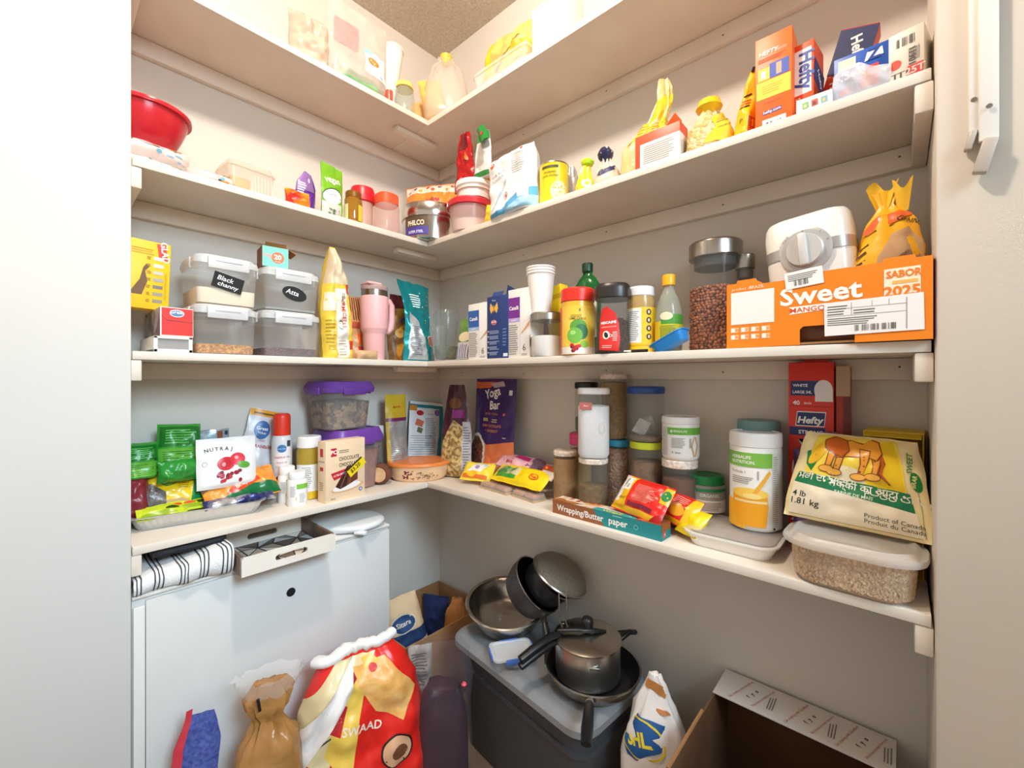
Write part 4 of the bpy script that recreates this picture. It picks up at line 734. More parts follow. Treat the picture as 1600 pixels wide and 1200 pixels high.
k = P.ink(.35); k.poly([(-w*.5, .004), (w*.5, .004), (w*.5, h*.40), (w*.1, h*.36), (-w*.1, h*.34), (-w*.5, h*.45)], '#ec7c4b', 1); k.poly([(-w*.5, h*.97), (w*.1, h*.97), (-w*.1, h*.91), (-w*.5, h*.90)], '#d9663a', 1); k.poly([(-w*.1, h*.95), (w*.2, h*.98), (w*.25, h*.93), (0, h*.91)], '#b9a8b0', 2)
k.ell(-w*.36, h*.22, w*.25, h*.23, '#e9e4de', 2); k.ell(-w*.38, h*.22, w*.22, h*.20, M('#8a4a2c', .6, c2='#3a2018', ns=90, sharp=True), 3); k.ell(-w*.26, h*.26, .006, .007, '#d8482c', 4)
k.text('Yoga', -w*.02, h*.82, .052, '#f5f0ea', 4, 14, .022, sx=.85); k.text('Bar', w*.06, h*.70, .048, '#f5f0ea', 4, 6, .022, sx=.85); k.text('SUPER MUESLI', -w*.02, h*.64, .012, '#e88a50', 3); k.text('83%', -w*.16, h*.575, .018, '#f0e27c', 3, 0, .02); k.lines(0, h*.57, w*.18, h*.61, 2, '#d9c9a8', 3); k.text('DARK CHOCOLATE', 0, h*.52, .0145, '#e88a50', 3, sx=.8, bold=.01); k.text('+ CRANBERRY', 0, h*.47, .0145, '#e88a50', 3, sx=.8, bold=.01); k.ell(w*.28, h*.65, .006, .006, '#e8694a', 3); k.rect(w*.36, h*.84, w*.43, h*.89, '#e9e2e8', 2); k.ell(w*.32, h*.43, .010, .009, '#241336', 3); k.text('NEW', w*.32, h*.42, .007, '#ffffff', 4); k.rect(w*.12, h*.06, w*.28, h*.18, '#f4c9a8', 2); k.build(T)
# casserole dish
p, rz, wd, h = on(606, 704, 702, 757, True); wd = wd*1.96
T = thing('casserole_dish', 'oval cream casserole dish with floral sprigs and orange lid', 'dish', p, look(p))
CRM = M('#efc79c', .3, coat=.4); a_, b_ = wd/2, wd/2*.80; hh = .058
MB().loft([[(a_*s*math.cos(2*PI*j/48), b_*s*math.sin(2*PI*j/48), z) for j in range(48)] for z, s in ((0, .80), (.004, .85), (.020, .93), (hh*.8, .97), (hh, .99), (hh, .93), (.01, .80))]).build('dish_body', CRM, T, 60)
MB().loft([[(a_*s*math.cos(2*PI*j/48), b_*s*math.sin(2*PI*j/48), z) for j in range(48)] for z, s in ((hh, 1.0), (hh+.001, 1.035), (hh+.008, 1.035), (hh+.012, 1.0), (hh+.014, .95), (hh+.011, .86), (hh+.012, .60), (hh+.014, .4), (hh+.013, .2))]).build('lid', M('#f08a44', .3, clear=.12), T, 60)
def s_ov(u, v, o):
    a = u/a_-PI/2; s = lerp([(0, .83), (.004, .86), (.02, .935), (hh*.8, .972), (hh, .992)], v); return ((a_*s+o)*math.cos(a), (b_*s+o)*math.sin(a), v)
k = Ink(s_ov, (.006, .006)); rg = random.Random(4)
for cx in (-.062, -.055, -.048):
    for i in range(7): k.ell(cx+rg.uniform(-.006, .006), rg.uniform(.014, .046), .0035, .0035, '#7a2634', 1, n=8)
for i in range(22):
    x = rg.uniform(-.042, .075); y = rg.uniform(.012, .042); a = rg.choice((35, -35, 0, 70)); k.rect(x-.007, y-.0007, x+.007, y+.0007, '#5d3a2c', 1, a); k.ell(x+.006, y+.003, .004, .002, rg.choice(('#a8803c', '#c9a04a', '#7a2f2c')), 2, a, n=8)
k.build(T)
# ---------------------------------------------------------------- lowest shelf, along the right wall
RBL = M('#efe6dc', .4, c2='#dcc3ae', ns=90, sharp=True)
def spot4(px, py, z=None): return at(px, py, 2, Z4 if z is None else z)
def flat(name, label, px, py, w, h, t, yaw, col, seed=0, lift=.0, cat='packet', wr=.003, lean=78, ry=0, group=None, kind='pillow'):
    p = spot('R4', px, py); p.z = Z4+lift; T = thing(name, label, cat, p+Vector((0, 0, t*.35)), yaw, -lean, ry, group); P = Pouch(w, h, t, kind, seed, wr); P.build(T, col); return T, P
# golden trays lying at the front
def gtray(label, px, py, w, d, yaw):
    p = spot4(px, py); T = thing('biscuit_tray', label, 'tray', p, yaw, group='flat golden sweet trays')
    MB().rr([(0, w, d, .006), (.003, w, d, .006), (.006, w*.96, d*.94, .006), (.004, w*.94, d*.9, .006)]).build('card_base', M('#c9ad82', .4, c2='#b08e5f', ns=30), T)
    for sx in (-1, 1): MB().box((sx*w*.24, 0, .013), (w*.40, d*.8, .014), .004).build('sweet', M('#c98e4a', .45, c2='#a9682f', ns=30), T)
    MB().rr([(.004, w*.97, d*.97, .008), (.021, w*.92, d*.9, .010), (.023, w*.86, d*.84, .010)], cap0=False).build('clear_cover', FILM, T)
gtray('flat golden sweet tray under yellow noodle pack, left one', 780, 765, .155, .07, -.10)
gtray('flat golden sweet tray beside small spice jar, right one', 826, 778, .12, .06, -.16)
T, P = flat('noodle_packet', 'long yellow noodle packet lying behind golden trays', 803, .085, .25, .085, .04, -.08, M('#f7d40f', .3, bump=.3, bs=40), 41, .022, lean=55)
k = P.ink(.3); k.rect(-.11, .03, .0, .062, M('#d8c9a4', .25, c2='#2f8a3c', ns=26, sharp=True), 1); k.rect(-.105, .015, -.005, .028, '#3f9a3a', 1); k.ell(.070, .040, .020, .013, '#d8281c', 2); k.ell(.070, .040, .017, .010, '#f5c81a', 3); k.text('Maggi', .070, .036, .013, '#d8281c', 4, 0, .02); k.build(T)
T, P = flat('spice_mix_packet', 'yellow white packet with flowers next to casserole dish', 741, .085, .125, .085, .035, .35, M('#f2d53c', .3, bump=.3, bs=40), 42, .006, lean=50)
k = P.ink(.3); k.poly([(-.04, .03), (.02, .03), (.045, .07), (-.01, .075)], '#efe9dc', 1); k.ell(.0, .05, .010, .008, '#9a86b8', 2); k.ell(.03, .065, .008, .008, '#c8d4e0', 2); k.rect(-.05, .006, .05, .02, '#e2702c', 1); k.ell(-.015, .022, .02, .012, '#f0b81c', 2); k.build(T)
T, P = flat('pink_packet', 'pale pink baking packet lying behind yellow noodle packet', 797, .155, .16, .065, .032, -.05, M('#f0b6bd', .3, bump=.3, bs=40), 43, .062, lean=55)
k = P.ink(.3); k.rect(.01, .035, .07, .056, '#d8327a', 1); k.text('Bake', -.01, .012, .018, '#c82a3a', 3, 0, .02); k.text('by', -.04, .02, .008, '#6a3a4a', 3); k.build(T)
p = spot('R4', 832, .205); p.z += .052; T = thing('clear_purple_bag', 'crumpled clear bag with purple tint lying against right wall', 'bag', p, .1)
sack(T, [(0, .06, .03), (.01, .07, .04), (.035, .065, .035), (.05, .03, .02), (.053, .01, .01)], M('#b58ba8', .2, clear=.5, bump=.5, bs=60), seed=4, wr=.014, k=40, sq=2.2)
T, P = flat('red_white_packet', 'small red and white packet leaning on the spice jars', 850, .125, .085, .055, .02, -.3, M('#eee6dc', .35, bump=.2), 44, .058, lean=45)
k = P.ink(.3); k.rect(-.036, .028, .036, .052, '#b04a2a', 1); k.poly([(-.036, .02), (0, .035), (.0, .05), (-.036, .05)], '#e0402c', 2); k.ell(-.01, .036, .006, .005, '#f0c83a', 3); k.build(T)
def sjar(label, p0, p1, top, back, lid, fill, fh, z=None, sq=2., body=None, lh=None, name='spice_jar', nk=.92, ink=None, pb=None):
    p, rz, r, h = fit('R4', p0, p1, top, back, True, z=z, pb=pb)
    T = thing(name, label, 'jar', p, look(p), group='storage jars on the lowest shelf'); jar(T, r, h, body or GLASS, lid, lh=lh or h*.17, lr=r*nk+.002, neck=nk, fill=fill, fh=fh, sq=sq)
    return T, p, r, h, p.z+h
BR = M('#b88a52', .7, c2='#a3733d', ns=60, bump=.4, bs=200)
T, p, r, h, z = sjar('small jar of brown spice with patterned lid behind wrapping box', 864, 902, 703, .135, RBL, BR, .92, lh=.014)
T, p, r, h, zb = sjar('small jar of cumin with patterned lid under tall sugar jar', 903, 951, 714, .105, RBL, M('#8a6a3e', .7, c2='#6a4e2c', ns=90, bump=.8, bs=200), .55, lh=.014)
T, p, r, h, z = sjar('tall square jar of white sugar with white lid', 902, 953, 606, .105, M('#ece6e4', .4), M('#f3efee', .8, bump=.2, bs=300), .80, z=zb+.001, sq=3.4, lh=.016, nk=.95)
k = Ink(lambda u, v, o: (u, -r-.0005-o, v)); k.rect(-r*.85, h*.70, -r*.1, h*.80, '#b9665c', 0); k.text('Best', -r*.45, h*.74, .008, '#f2dcd4', 2); k.ring(r*.55, h*.45, .010, .016, .0015, '#d2c8ca', 1); k.build(T)
T, p, r, h, z2 = sjar('low jar with pink lid at the very back of jars', 889, 926, 676, .225, M('#e0457e', .4), M('#c99a3c', .6), .9)
T, p, r, h, z = sjar('clear jar with black lid behind the sugar jar', 898, 934, 597, .225, BLACK, M('#5d6a5a', .6), .35, z=z2+.001, lh=.02, nk=.97)
T, p, r, h, z2 = sjar('jar of pale chickpeas with light blue lid', 948, 983, 686, .215, M('#3aa3c8', .4), M('#c9a183', .6, bump=1, bs=130, vor=True, c2='#a87f64', ns=130), .95, lh=.018, nk=.97)
T, p, r, h, z = sjar('tallest jar of tan grain with patterned lid behind sugar jar', 938, 980, 584, .215, RBL, M('#b08d58', .7, bump=.6, bs=260, vor=True, c2='#98773f', ns=260), .93, z=z2+.001, lh=.015, nk=.97)
T, p, r, h, z2 = sjar('jar of brown lentils with lime yellow lid under blue lid jar', 984, 1035, 689, .19, M('#cfd630', .4), M('#7a5a42', .7, c2='#9a7a5c', ns=60), .8, lh=.018, nk=.97)
T, p, r, h, z = sjar('large clear jar with dark blue lid and white sachets inside', 980, 1038, 604, .19, M('#1f4f98', .4), M('#8d7a62', .6), .10, z=z2+.001, lh=.018, nk=.99)
for i, (x, a) in enumerate(((-.012, .5), (.008, -.4), (.0, .9))):
    o = MB().grid(lambda u, v: ((u-.5)*.036, .004*math.sin(3*u+4*v), (v-.5)*.05), 6, 6).build('sachet', M('#cfcac6', .5), T); o.location = (x, -.01+.012*i, .040+.004*i); o.rotation_euler = (.3, a, .4*i)
T, p, r, h, z2 = sjar('jar with patterned lid carrying the white protein tub', 1034, 1090, 716, .175, RBL, M('#6d4a30', .6), .8, lh=.02, nk=.98)
def htub(T, r, h, lidh=.15):
    MB().lathe([(r*.9, 0), (r*.97, .004), (r, .012), (r, h*(1-lidh)-.004), (r*.96, h*(1-lidh))], 40).build('tub_body', M('#eeebe6', .35), T)
    MB().lathe([(r*.99, h*(1-lidh)-.002), (r*1.02, h*(1-lidh)), (r*1.02, h-.006), (r*.99, h-.001), (r*.92, h), (r*.90, h-.002)], 40).build('lid', M('#f1efec', .35), T)
p, rz, r, h = fit('R4', 1034, 1093, 650, .175, True, z=z2+.001)
T = thing('protein_tub', 'white protein powder tub with green band stacked on spice jar', 'tub', p, look(p)); htub(T, r, h)
k = Ink(s_cyl(r+.0006), (.006, 0)); k.rect(-r*.9, h*.60, r*1.4, h*.76, '#6cb33f', 1); k.text('HERBALIFE', -.002, h*.655, .0085, '#e9f4dc', 3, bold=.015, sx=.9); k.ell(-.024, h*.675, .003, .004, '#e9f4dc', 3); k.lines(-r*.5, h*.30, r*.3, h*.54, 8, '#a3a09a', 2); k.rect(-r*1.3, h*.1, -r*.75, h*.76, '#dad6cf', 1); k.lines(-r*1.2, h*.12, -r*.8, h*.70, 16, '#b3afa8', 2); k.bars(r*.45, h*.3, r*.58, h*.52, '#55524e', n=8)
for a in (-1, 1): k.poly([(r*.80, h*.1), (r*.80+a*.008, h*.35), (r*.80, h*.55), (r*.80+a*.003, h*.55), (r*.80+a*.012, h*.35), (r*.80+a*.004, h*.1)], '#d9a76a', 2)
k.rect(-r*.45, h*.17, -r*.40, h*.21, '#4a9a3a', 2); k.lines(-r*.3, h*.17, r*.1, h*.21, 2, '#8a8680', 2); k.build(T, 'label_print')
# wrapping paper box
A = Vector((.852, -.250, Z4)); B = Vector((1.188, -.258, Z4)); w = (B-A).length; rz = math.atan2(B.y-A.y, B.x-A.x); h = .039; d = .052
T = thing('wrapping_paper_box', 'long brown and teal butter paper box at front of shelf', 'box', (A+B)/2+Vector((0, d/2, 0)), rz)
carton(T, w, d, h, M('#8a4a22', .45)); X = lambda f: -w/2+w*f
k = Ink(s_front(d)); k.rect(X(0), 0, X(.53), h, '#96572e', 0); k.poly([(X(.53), 0), (X(1), 0), (X(1), h), (X(.42), h), (X(.46), h*.55)], '#1f8a8e', 1); k.text('Wrapping/Butter', X(.05), h*.30, .0245, '#fbf6ee', 3, 0, .02, 'l', sx=.92); k.text('paper', X(.565), h*.30, .0255, '#fbf6ee', 3, 0, .02, 'l', sx=.95); k.ring(X(.80), h*.5, .006, .006, .001, '#a8d4d2', 3); k.rect(X(.60), h*.86, X(.68), h*.92, '#a8d4d2', 3); k.build(T)
k = Ink(s_top(h)); k.rect(X(0), -d/2, X(.45), d/2, M('#dca06a', .45, c2='#f0e3d2', ns=22, sharp=True), 0); k.rect(X(.45), -d/2, X(.72), d*.5, M('#f0ece4', .45, c2='#e2c9a8', ns=20), 0); k.rect(X(.72), -d/2, X(1), d/2, '#a06032', 0); k.poly([(X(.40), -d/2), (X(.78), -d/2), (X(.80), -d*.12), (X(.42), -d*.05)], '#2c9ea0', 1); k.text('WrapZ', X(.58), -d*.42, .020, '#f0dc3c', 3, 0, .02); k.text('m', X(.74), -d*.42, .014, '#f5f0e6', 3); k.ell(X(.83), -d*.26, .012, .010, '#e0452c', 2); k.text('20', X(.83), -d*.34, .013, '#fbe6d4', 4, 0, .03); k.poly([(X(.0), -d*.5), (X(.22), -d*.5), (X(.30), -d*.2), (X(.02), d*.0)], '#a8622e', 1); k.lines(X(.12), -d*.3, X(.24), -d*.16, 2, '#f0b450', 2)
for i in range(12): rg = random.Random(i); k.ell(X(rg.uniform(.04, .4)), d*rg.uniform(-.1, .42), .008, .004, ['#c8501e', '#f4ead8', '#a83a18'][i % 3], 2, rg.uniform(0, 60), n=10)
k.build(T)
k = Ink(s_right(w)); k.rect(-d/2, 0, d/2, h, '#1f8a8e', 0); k.rect(-d/2, h*.55, d/2, h, '#96572e', 1); k.ell(-d*.2, h*.35, .008, .008, '#d8402c', 2); k.text('20', -d*.2, h*.28, .008, '#ffffff', 4); k.build(T)
# red and yellow spice packs on the box
def redpack(label, px, py, w, h, lean, yaw, ry, lift, seed, full=True):
    p = spot4(px, py, Z4+lift); T = thing('masala_pack', label, 'packet', p, yaw, -lean, ry, group='red and yellow masala packs'); P = Pouch(w, h, .045, 'pillow', seed, .004); P.build(T, M('#e0261c', .28, bump=.35, bs=45))
    k = P.ink(.3); k.rect(-w*.5, .002, w*.5, h*.14, '#f3b71c', 1); k.rect(-w*.5, h*.02, -w*.2, h*.98, '#f3c01c', 1)
    if full: k.rect(-w*.5, h*.2, -w*.38, h*.98, '#e9e2d8', 2); k.rect(-w*.42, h*.55, -w*.24, h*.92, '#f4efe8', 3); k.bars(-w*.40, h*.6, -w*.26, h*.88, n=12); k.text('Red', -w*.32, h*.28, .014, '#3a2a12', 4); k.rect(-w*.16, h*.17, w*.3, h*.28, '#7a1a30', 2); k.lines(-w*.12, h*.34, w*.3, h*.8, 12, '#f09080', 2); k.rect(w*.36, h*.5, w*.5, h*.95, '#f3b71c', 2); k.ell(w*.42, h*.72, w*.07, h*.14, '#17803c', 3); k.poly([(w*.3, .002), (w*.5, .002), (w*.5, h*.3)], '#b81414', 3)
    else: k.ell(w*.1, h*.4, w*.2, h*.2, '#f0a828', 2); k.lines(-w*.1, h*.5, w*.3, h*.9, 6, '#f0b0a0', 2); k.rect(w*.3, h*.0+.002, w*.5, h*.98, '#f3c01c', 2)
    k.build(T)
redpack('red and yellow spice pack underneath another on wrapping box', 1044, 815, .12, .085, 42, -.28, 8, .030, 51, False)
redpack('red and yellow spice pack with barcode lying across wrapping box', 990, 806, .15, .105, 40, -.12, 6, .042, 52)
T, P = flat('yellow_pack', 'plain bright yellow pack between spice packs and green lid jar', 1070, .06, .07, .075, .035, -.5, M('#f2d81c', .3, bump=.35, bs=45), 53, .004, lean=45)
# white tray with clear lid
A = Vector((1.245, -.226, Z4)); B = Vector((1.405, -.226, Z4)); w = .205; d = .165; c = Vector((1.325, -.226+d/2-.012, Z4))
T = thing('lidded_tray', 'white food tray with clear lid and grey contents', 'tray', c, 0)
MB().rr([(0, w*.80, d*.80, .025), (.003, w*.83, d*.83, .028), (.028, w*.94, d*.94, .034), (.030, w, d, .038), (.034, w, d, .038), (.034, w*.93, d*.93, .034), (.012, w*.84, d*.84, .03)]).build('tray_body', M('#eeeae4', .35), T)
MB().rr([(.010, w*.84, d*.84, .03), (.036, w*.90, d*.90, .034), (.037, w*.3, d*.3, .02)]).build('contents', M('#a39488', .6, c2='#8d7d72', ns=18), T)
MB().rr([(.035, w*.985, d*.985, .038), (.038, w*.98, d*.98, .038), (.042, w*.90, d*.90, .034), (.0435, w*.86, d*.86, .03)], cap0=False).build('lid', M('#e9e5e0', .12, clear=.72), T)
ZL = Z4+.045
p, rz, r, h = on(1139, 1221, 670, 831, True, z=ZL)
T = thing('shake_canister', 'large white shake powder canister with orange drink picture', 'canister', p, look(p)); htub(T, r, h, .14)
k = Ink(s_cyl(r+.0006), (.006, 0)); k.rect(-r*1.5, h*.655, r*.66, h*.80, '#7dbb46', 1); k.text('HERBALIFE', -r*1.0, h*.735, .0105, '#f2f8ea', 3, 0, .025, 'l', sx=.95); k.text('NUTRITION.', -r*1.0, h*.685, .0105, '#f2f8ea', 3, 0, .025, 'l', sx=.95); k.text('Formula 1', -r*1.0, h*.585, .009, '#6d6a66', 3, 0, 0, 'l'); k.lines(-r*1.0, h*.48, r*.0, h*.56, 4, '#9a9792', 2); k.bars(r*.05, h*.53, r*.18, h*.62, '#77746f', n=7)
k.rect(-r*1.5, .004, -r*.02-.02, h*.30, '#f7b92c', 1); k.poly([(-r*.95, h*.40), (r*.45, h*.38), (r*.50, h*.26), (r*.40, h*.05), (-r*.75, h*.05), (-r*.95, h*.25)], '#f5a81c', 2); k.ell(-r*.22, h*.385, r*.72, h*.055, '#fbd15a', 3); k.poly([(-r*.25, h*.34), (r*.52, h*.63), (r*.60, h*.60), (-r*.05, h*.34)], '#f3b23a', 4); k.ell(-r*.12, h*.36, r*.35, h*.03, '#fde08a', 5); k.rect(-r*.85, h*.29, r*.45, h*.315, '#f9dc9a', 4); k.rect(r*.66, .006, r*1.4, h*.80, '#e3e0da', 1); k.lines(r*.70, h*.06, r*.98, h*.78, 34, '#a5a29c', 2); k.ell(r*.75, h*.04, .003, .003, '#33302c', 3); k.build(T, 'label_print')
p, rz, r, h = fit('R4', 1152, 1218, 656, .232, True); 
T = thing('round_canister', 'grey canister with muted teal lid behind shake canister', 'canister', p, rz)
MB().lathe([(r*.9, 0), (r, .005), (r, h*.86)], 36).build('canister_body', M('#a9a59c', .4), T); MB().lathe([(r*1.0, h*.85), (r*1.04, h*.86), (r*1.04, h*.97), (r*1.0, h)], 36).build('lid', M('#6f9a98', .4), T)
p, rz, r, h = on(1078, 1140, 736, 803, True, z=ZL)
p += Vector((-.01, 0, 0))
T = thing('green_lid_jar', 'clear plastic jar with green screw lid and paper label', 'jar', p, look(p))
jar(T, r, h, M('#d8d4cc', .12, clear=.55), M('#118a48', .35), lh=h*.22, lr=r*.92, neck=.88, fill=M('#b9aea0', .6), fh=.6)
k = Ink(s_cyl(r+.001), (.006, 0)); k.rect(-r*.5, h*.02, r*1.3, h*.36, '#e9e4dc', 0); k.lines(-r*.4, h*.08, r*1.0, h*.32, 6, '#a9887c', 2); k.rect(-r*1.3, h*.02, -r*.55, h*.62, '#d2cdc4', 0); k.lines(-r*1.2, h*.06, -r*.6, h*.58, 10, '#b58a78', 2)
k.text('ORGANIC', r*.2, h*.46, .011, '#dfeee0', 2, 0, .02); k.rect(-r*1.3, h*.60, r*1.3, h*.68, '#1b8a4c', 0); k.build(T, 'label_print')
# oats tub
c = Vector((1.550, -.212, Z4)); w = .205; d = .155; h = .085
T = thing('oats_tub', 'clear tub of rolled oats with frosted lid at shelf end', 'container', c, -.04)
MB().rr([(0, w*.84, d*.84, .045), (.004, w*.88, d*.88, .05), (.012, w*.90, d*.90, .052), (h-.012, w*.95, d*.95, .054), (h-.006, w*.96, d*.96, .054)], cap1=False, k=8).build('tub', CLR, T)
LIDF = M('#e4e1da', .3, clear=.48)
MB().rr([(h-.012, w*.965, d*.965, .056), (h-.012, w*1.06, d*1.06, .06), (h-.006, w*1.08, d*1.08, .06), (h-.001, w*1.06, d*1.06, .06), (h, w*.98, d*.98, .056), (h+.006, w*.94, d*.94, .054), (h+.008, w*.90, d*.90, .052), (h+.003, w*.82, d*.82, .05), (h+.004, w*.4, d*.4, .03)], k=8, cap0=False).build('lid', LIDF, T, 50)
MB().rr([(.003, w*.82, d*.82, .045), (.012, w*.87, d*.87, .05), (h*.80, w*.925, d*.925, .052), (h*.82, w*.5, d*.5, .04), (h*.82, w*.05, d*.05, .03)], k=8).build('oat_bed', M('#cda678', .8, c2='#b98d5f', ns=70, bump=.6, bs=160), T)
rg = random.Random(3); m = MB()
for i in range(5200):
    z_ = rg.uniform(.010, h*.79); s_ = .90*(.88+.05*z_/h)/.885; ring = rg.random(); ww, dd_, rr_ = w*(.872+.055*z_/h)+.001, d*(.872+.055*z_/h)+.001, .05
    per = 2*(ww+dd_); t_ = rg.uniform(0, per)
    pts = rrect(0, ww, dd_, rr_, k=6); j = rg.randrange(len(pts)); A_ = Vector(pts[j]); B_ = Vector(pts[(j+1) % len(pts)])
    # choose segments by their length so that flakes spread evenly
    L_ = [((Vector(pts[q])-Vector(pts[(q+1) % len(pts)])).length) for q in range(len(pts))] if i == 0 else L_
    x_ = rg.uniform(0, sum(L_)); j = 0
    while x_ > L_[j]: x_ -= L_[j]; j = (j+1) % len(L_)
    A_ = Vector(pts[j]); B_ = Vector(pts[(j+1) % len(pts)]); q = A_.lerp(B_, x_/L_[j]) if L_[j] > 0 else A_; n_ = Vector((q.x/ww, q.y/dd_, 0)).normalized(); tg = Vector((-n_.y, n_.x, 0)); up = Vector((0, 0, 1))
    if (n_.y > .5): continue
    a = rg.uniform(0, PI); e1 = tg*math.cos(a)+up*math.sin(a); e2 = -tg*math.sin(a)+up*math.cos(a); R1 = rg.uniform(.0022, .0036); R2 = R1*rg.uniform(.6, .9); c_ = Vector((q.x, q.y, z_))+n_*rg.uniform(-.0004, .0006); tl = rg.uniform(-.35, .35)
    m.add([c_+e1*R1*math.cos(g)+e2*R2*math.sin(g)+n_*(tl*R1*math.cos(g)*.6) for g in (0, 1.05, 2.09, 3.14, 4.19, 5.24)], [[0, 1, 2, 3, 4, 5]], rg.randrange(4))
o = m.build('oat_flakes', [M('#d6b384', .8), M('#dfc094', .8), M('#c9a273', .8), M('#c0966a', .8)], T, 0); o['kind'] = 'stuff'
# corn flour bag
zc = Z4+h+.008; p, rz, w, hh = fit('R4', 1226, 1456, 694, .07, z=zc); lean = 14; hh = hh*1.05
T = thing('flour_bag', 'large yellow corn flour bag with lion resting on oats tub', 'bag', p+Vector((0, .02, .006)), rz, -lean, 2)
P = Pouch(w, hh, .085, 'pillow', 61, .005, hw=[(0, 1.04), (.3, 1), (.8, .86), (1, .78)], k=18, seal=.02); P.build(T, M('#f4e2ac', .33, bump=.25, bs=30), nx=44, ny=36)
k = P.ink(.33, .006); k.poly([(-w*.42, h*0+hh*.36), (w*.36, hh*.40), (w*.33, hh*.97), (-w*.36, hh*.97)], '#f7dc4a', 1); k.poly([(w*.14, hh*.36), (w*.36, hh*.34), (w*.30, hh*.97), (w*.20, hh*.92), (w*.05, hh*.6)], '#f0cc1c', 2); k.ell(-w*.06, hh*.5, w*.14, hh*.14, '#f4e9c8', 2)
k.poly([(-w*.46, hh*.40), (-w*.44, hh*.52), (w*.38, hh*.45), (w*.40, hh*.27)], '#0f7a4c', 3)
k.poly([(-w*.47, hh*.04), (w*.45, hh*.03), (w*.41, hh*.27), (-w*.46, hh*.40)], '#f6ead0', 2); k.rect(w*.445, hh*.04, w*.448, hh*.5, '#3a5a44', 3, 4); k.rect(-w*.46, hh*.032, w*.44, hh*.036, '#6a7a5a', 3)
# lion: tail, legs, body and mane, each with a dark outline
ORG = '#eda12f'; DK = '#c8611c'; OUT = '#8a3f14'
def lp(pts, col, z, e=.0022):
    P_ = [(w*x, hh*y) for x, y in pts]; cx = sum(q[0] for q in P_)/len(P_); cy = sum(q[1] for q in P_)/len(P_)
    k.poly([(x+e*(1 if x > cx else -1), y+e*(1 if y > cy else -1)) for x, y in P_], OUT, z); k.poly(P_, col, z+1)
lp([(.185, .86), (.205, .84), (.215, .70), (.20, .60), (.25, .515), (.235, .51), (.18, .60), (.195, .70)], DK, 4)
lp([(.12, .82), (.19, .80), (.18, .70), (.155, .56), (.125, .56), (.14, .68)], ORG, 4); lp([(-.14, .78), (-.09, .78), (-.13, .56), (-.165, .56)], ORG, 4)
lp([(-.19, .77), (-.15, .90), (-.05, .93), (.05, .90), (.12, .955), (.18, .93), (.20, .82), (.16, .74), (.06, .77), (-.06, .75), (-.14, .72)], ORG, 6)
lp([(.035, .84), (.11, .82), (.09, .70), (.055, .545), (.02, .545), (.045, .68)], ORG, 8); lp([(-.215, .80), (-.16, .80), (-.20, .59), (-.235, .59)], ORG, 8)
lp([(-.27, .90), (-.19, .955), (-.09, .92), (-.06, .82), (-.11, .73), (-.18, .76), (-.25, .82)], DK, 10)
for x, y in ((-.225, .585), (-.157, .555), (.025, .54), (.13, .555)): k.ell(w*x, hh*y, .014, .0075, OUT, 12); k.ell(w*x, hh*y, .0125, .006, '#f4b648', 13)
k.poly([(-w*.40, hh*.62), (-w*.34, hh*.54), (-w*.27, hh*.80), (-w*.32, hh*.78), (-w*.36, hh*.66), (-w*.39, hh*.78), (-w*.42, hh*.76)], '#17803c', 5); k.ell(-w*.31, hh*.76, .012, .030, '#f0bc2a', 6, -30)
k.text('ਮੱਕੀ ਦਾ ਆਟਾ', -w*.24, hh*.435, .019, '#f4f0e0', 5, -3, .012); k.text('• मक्की का आटा •', w*.06, hh*.395, .019, '#f4f0e0', 5, -3, .012); k.text('مکئی کا آٹا', w*.30, hh*.365, .017, '#f4f0e0', 5, -3, .012); k.text('FARINE DE MAÏS', 0, hh*.33, .0085, '#eaf0e0', 5, -3, .015)
k.text('4 lb', -w*.45, hh*.24, .017, '#2a3a30', 4, -1, .01, 'l'); k.text('1.81 kg', -w*.45, hh*.155, .018, '#2a3a30', 4, -1, .01, 'l'); k.text('Product of Canada', w*.27, hh*.135, .0115, '#3a4a40', 4, -2); k.text('Produit du Canada', w*.27, hh*.08, .0115, '#3a4a40', 4, -2)
k.ell(w*.43, hh*.58, .009, .018, '#17803c', 4, 10); k.text('BRAR', w*.43, hh*.58, .010, '#f4e9a0', 6, 80, .02); k.text('SWEET', w*.42, hh*.76, .013, '#3f8a4a', 5, 80, .02); k.build(T)
# behind: bag boxes, roll, yellow carton
p, rz, w, h = fit('R4', 1232, 1303, 566, .212); d = .035
T = thing('garbage_bag_box', 'tall red garbage bag box with white bag picture', 'box', p+Vector((0, d/2, 0)), rz); carton(T, w, d, h, M('#e03422', .45)); X = lambda f: -w/2+w*f
k = Ink(s_front(d)); k.poly([(X(.05), h*.82), (X(.66), h*.82), (X(.72), h*.90), (X(.05), h*.90)], '#22356e', 1); k.text('WHITE', X(.10), h*.868, .0095, '#ffffff', 3, 0, .02, 'l'); k.text('LARGE 34L', X(.10), h*.832, .0095, '#ffffff', 3, 0, .02, 'l', sx=.85); k.text('40', X(.10), h*.77, .014, '#ffffff', 3, 0, .03, 'l'); k.text('BAGS', X(.36), h*.775, .006, '#ffffff', 3, 0, .02, 'l'); k.ell(X(.78), h*.85, w*.2, h*.055, '#f2efee', 3); k.rect(X(.60), h*.79, X(.98), h*.85, '#f2efee', 2); k.rect(0-w/2, h*.762, w/2, h*.765, '#a82014', 2)
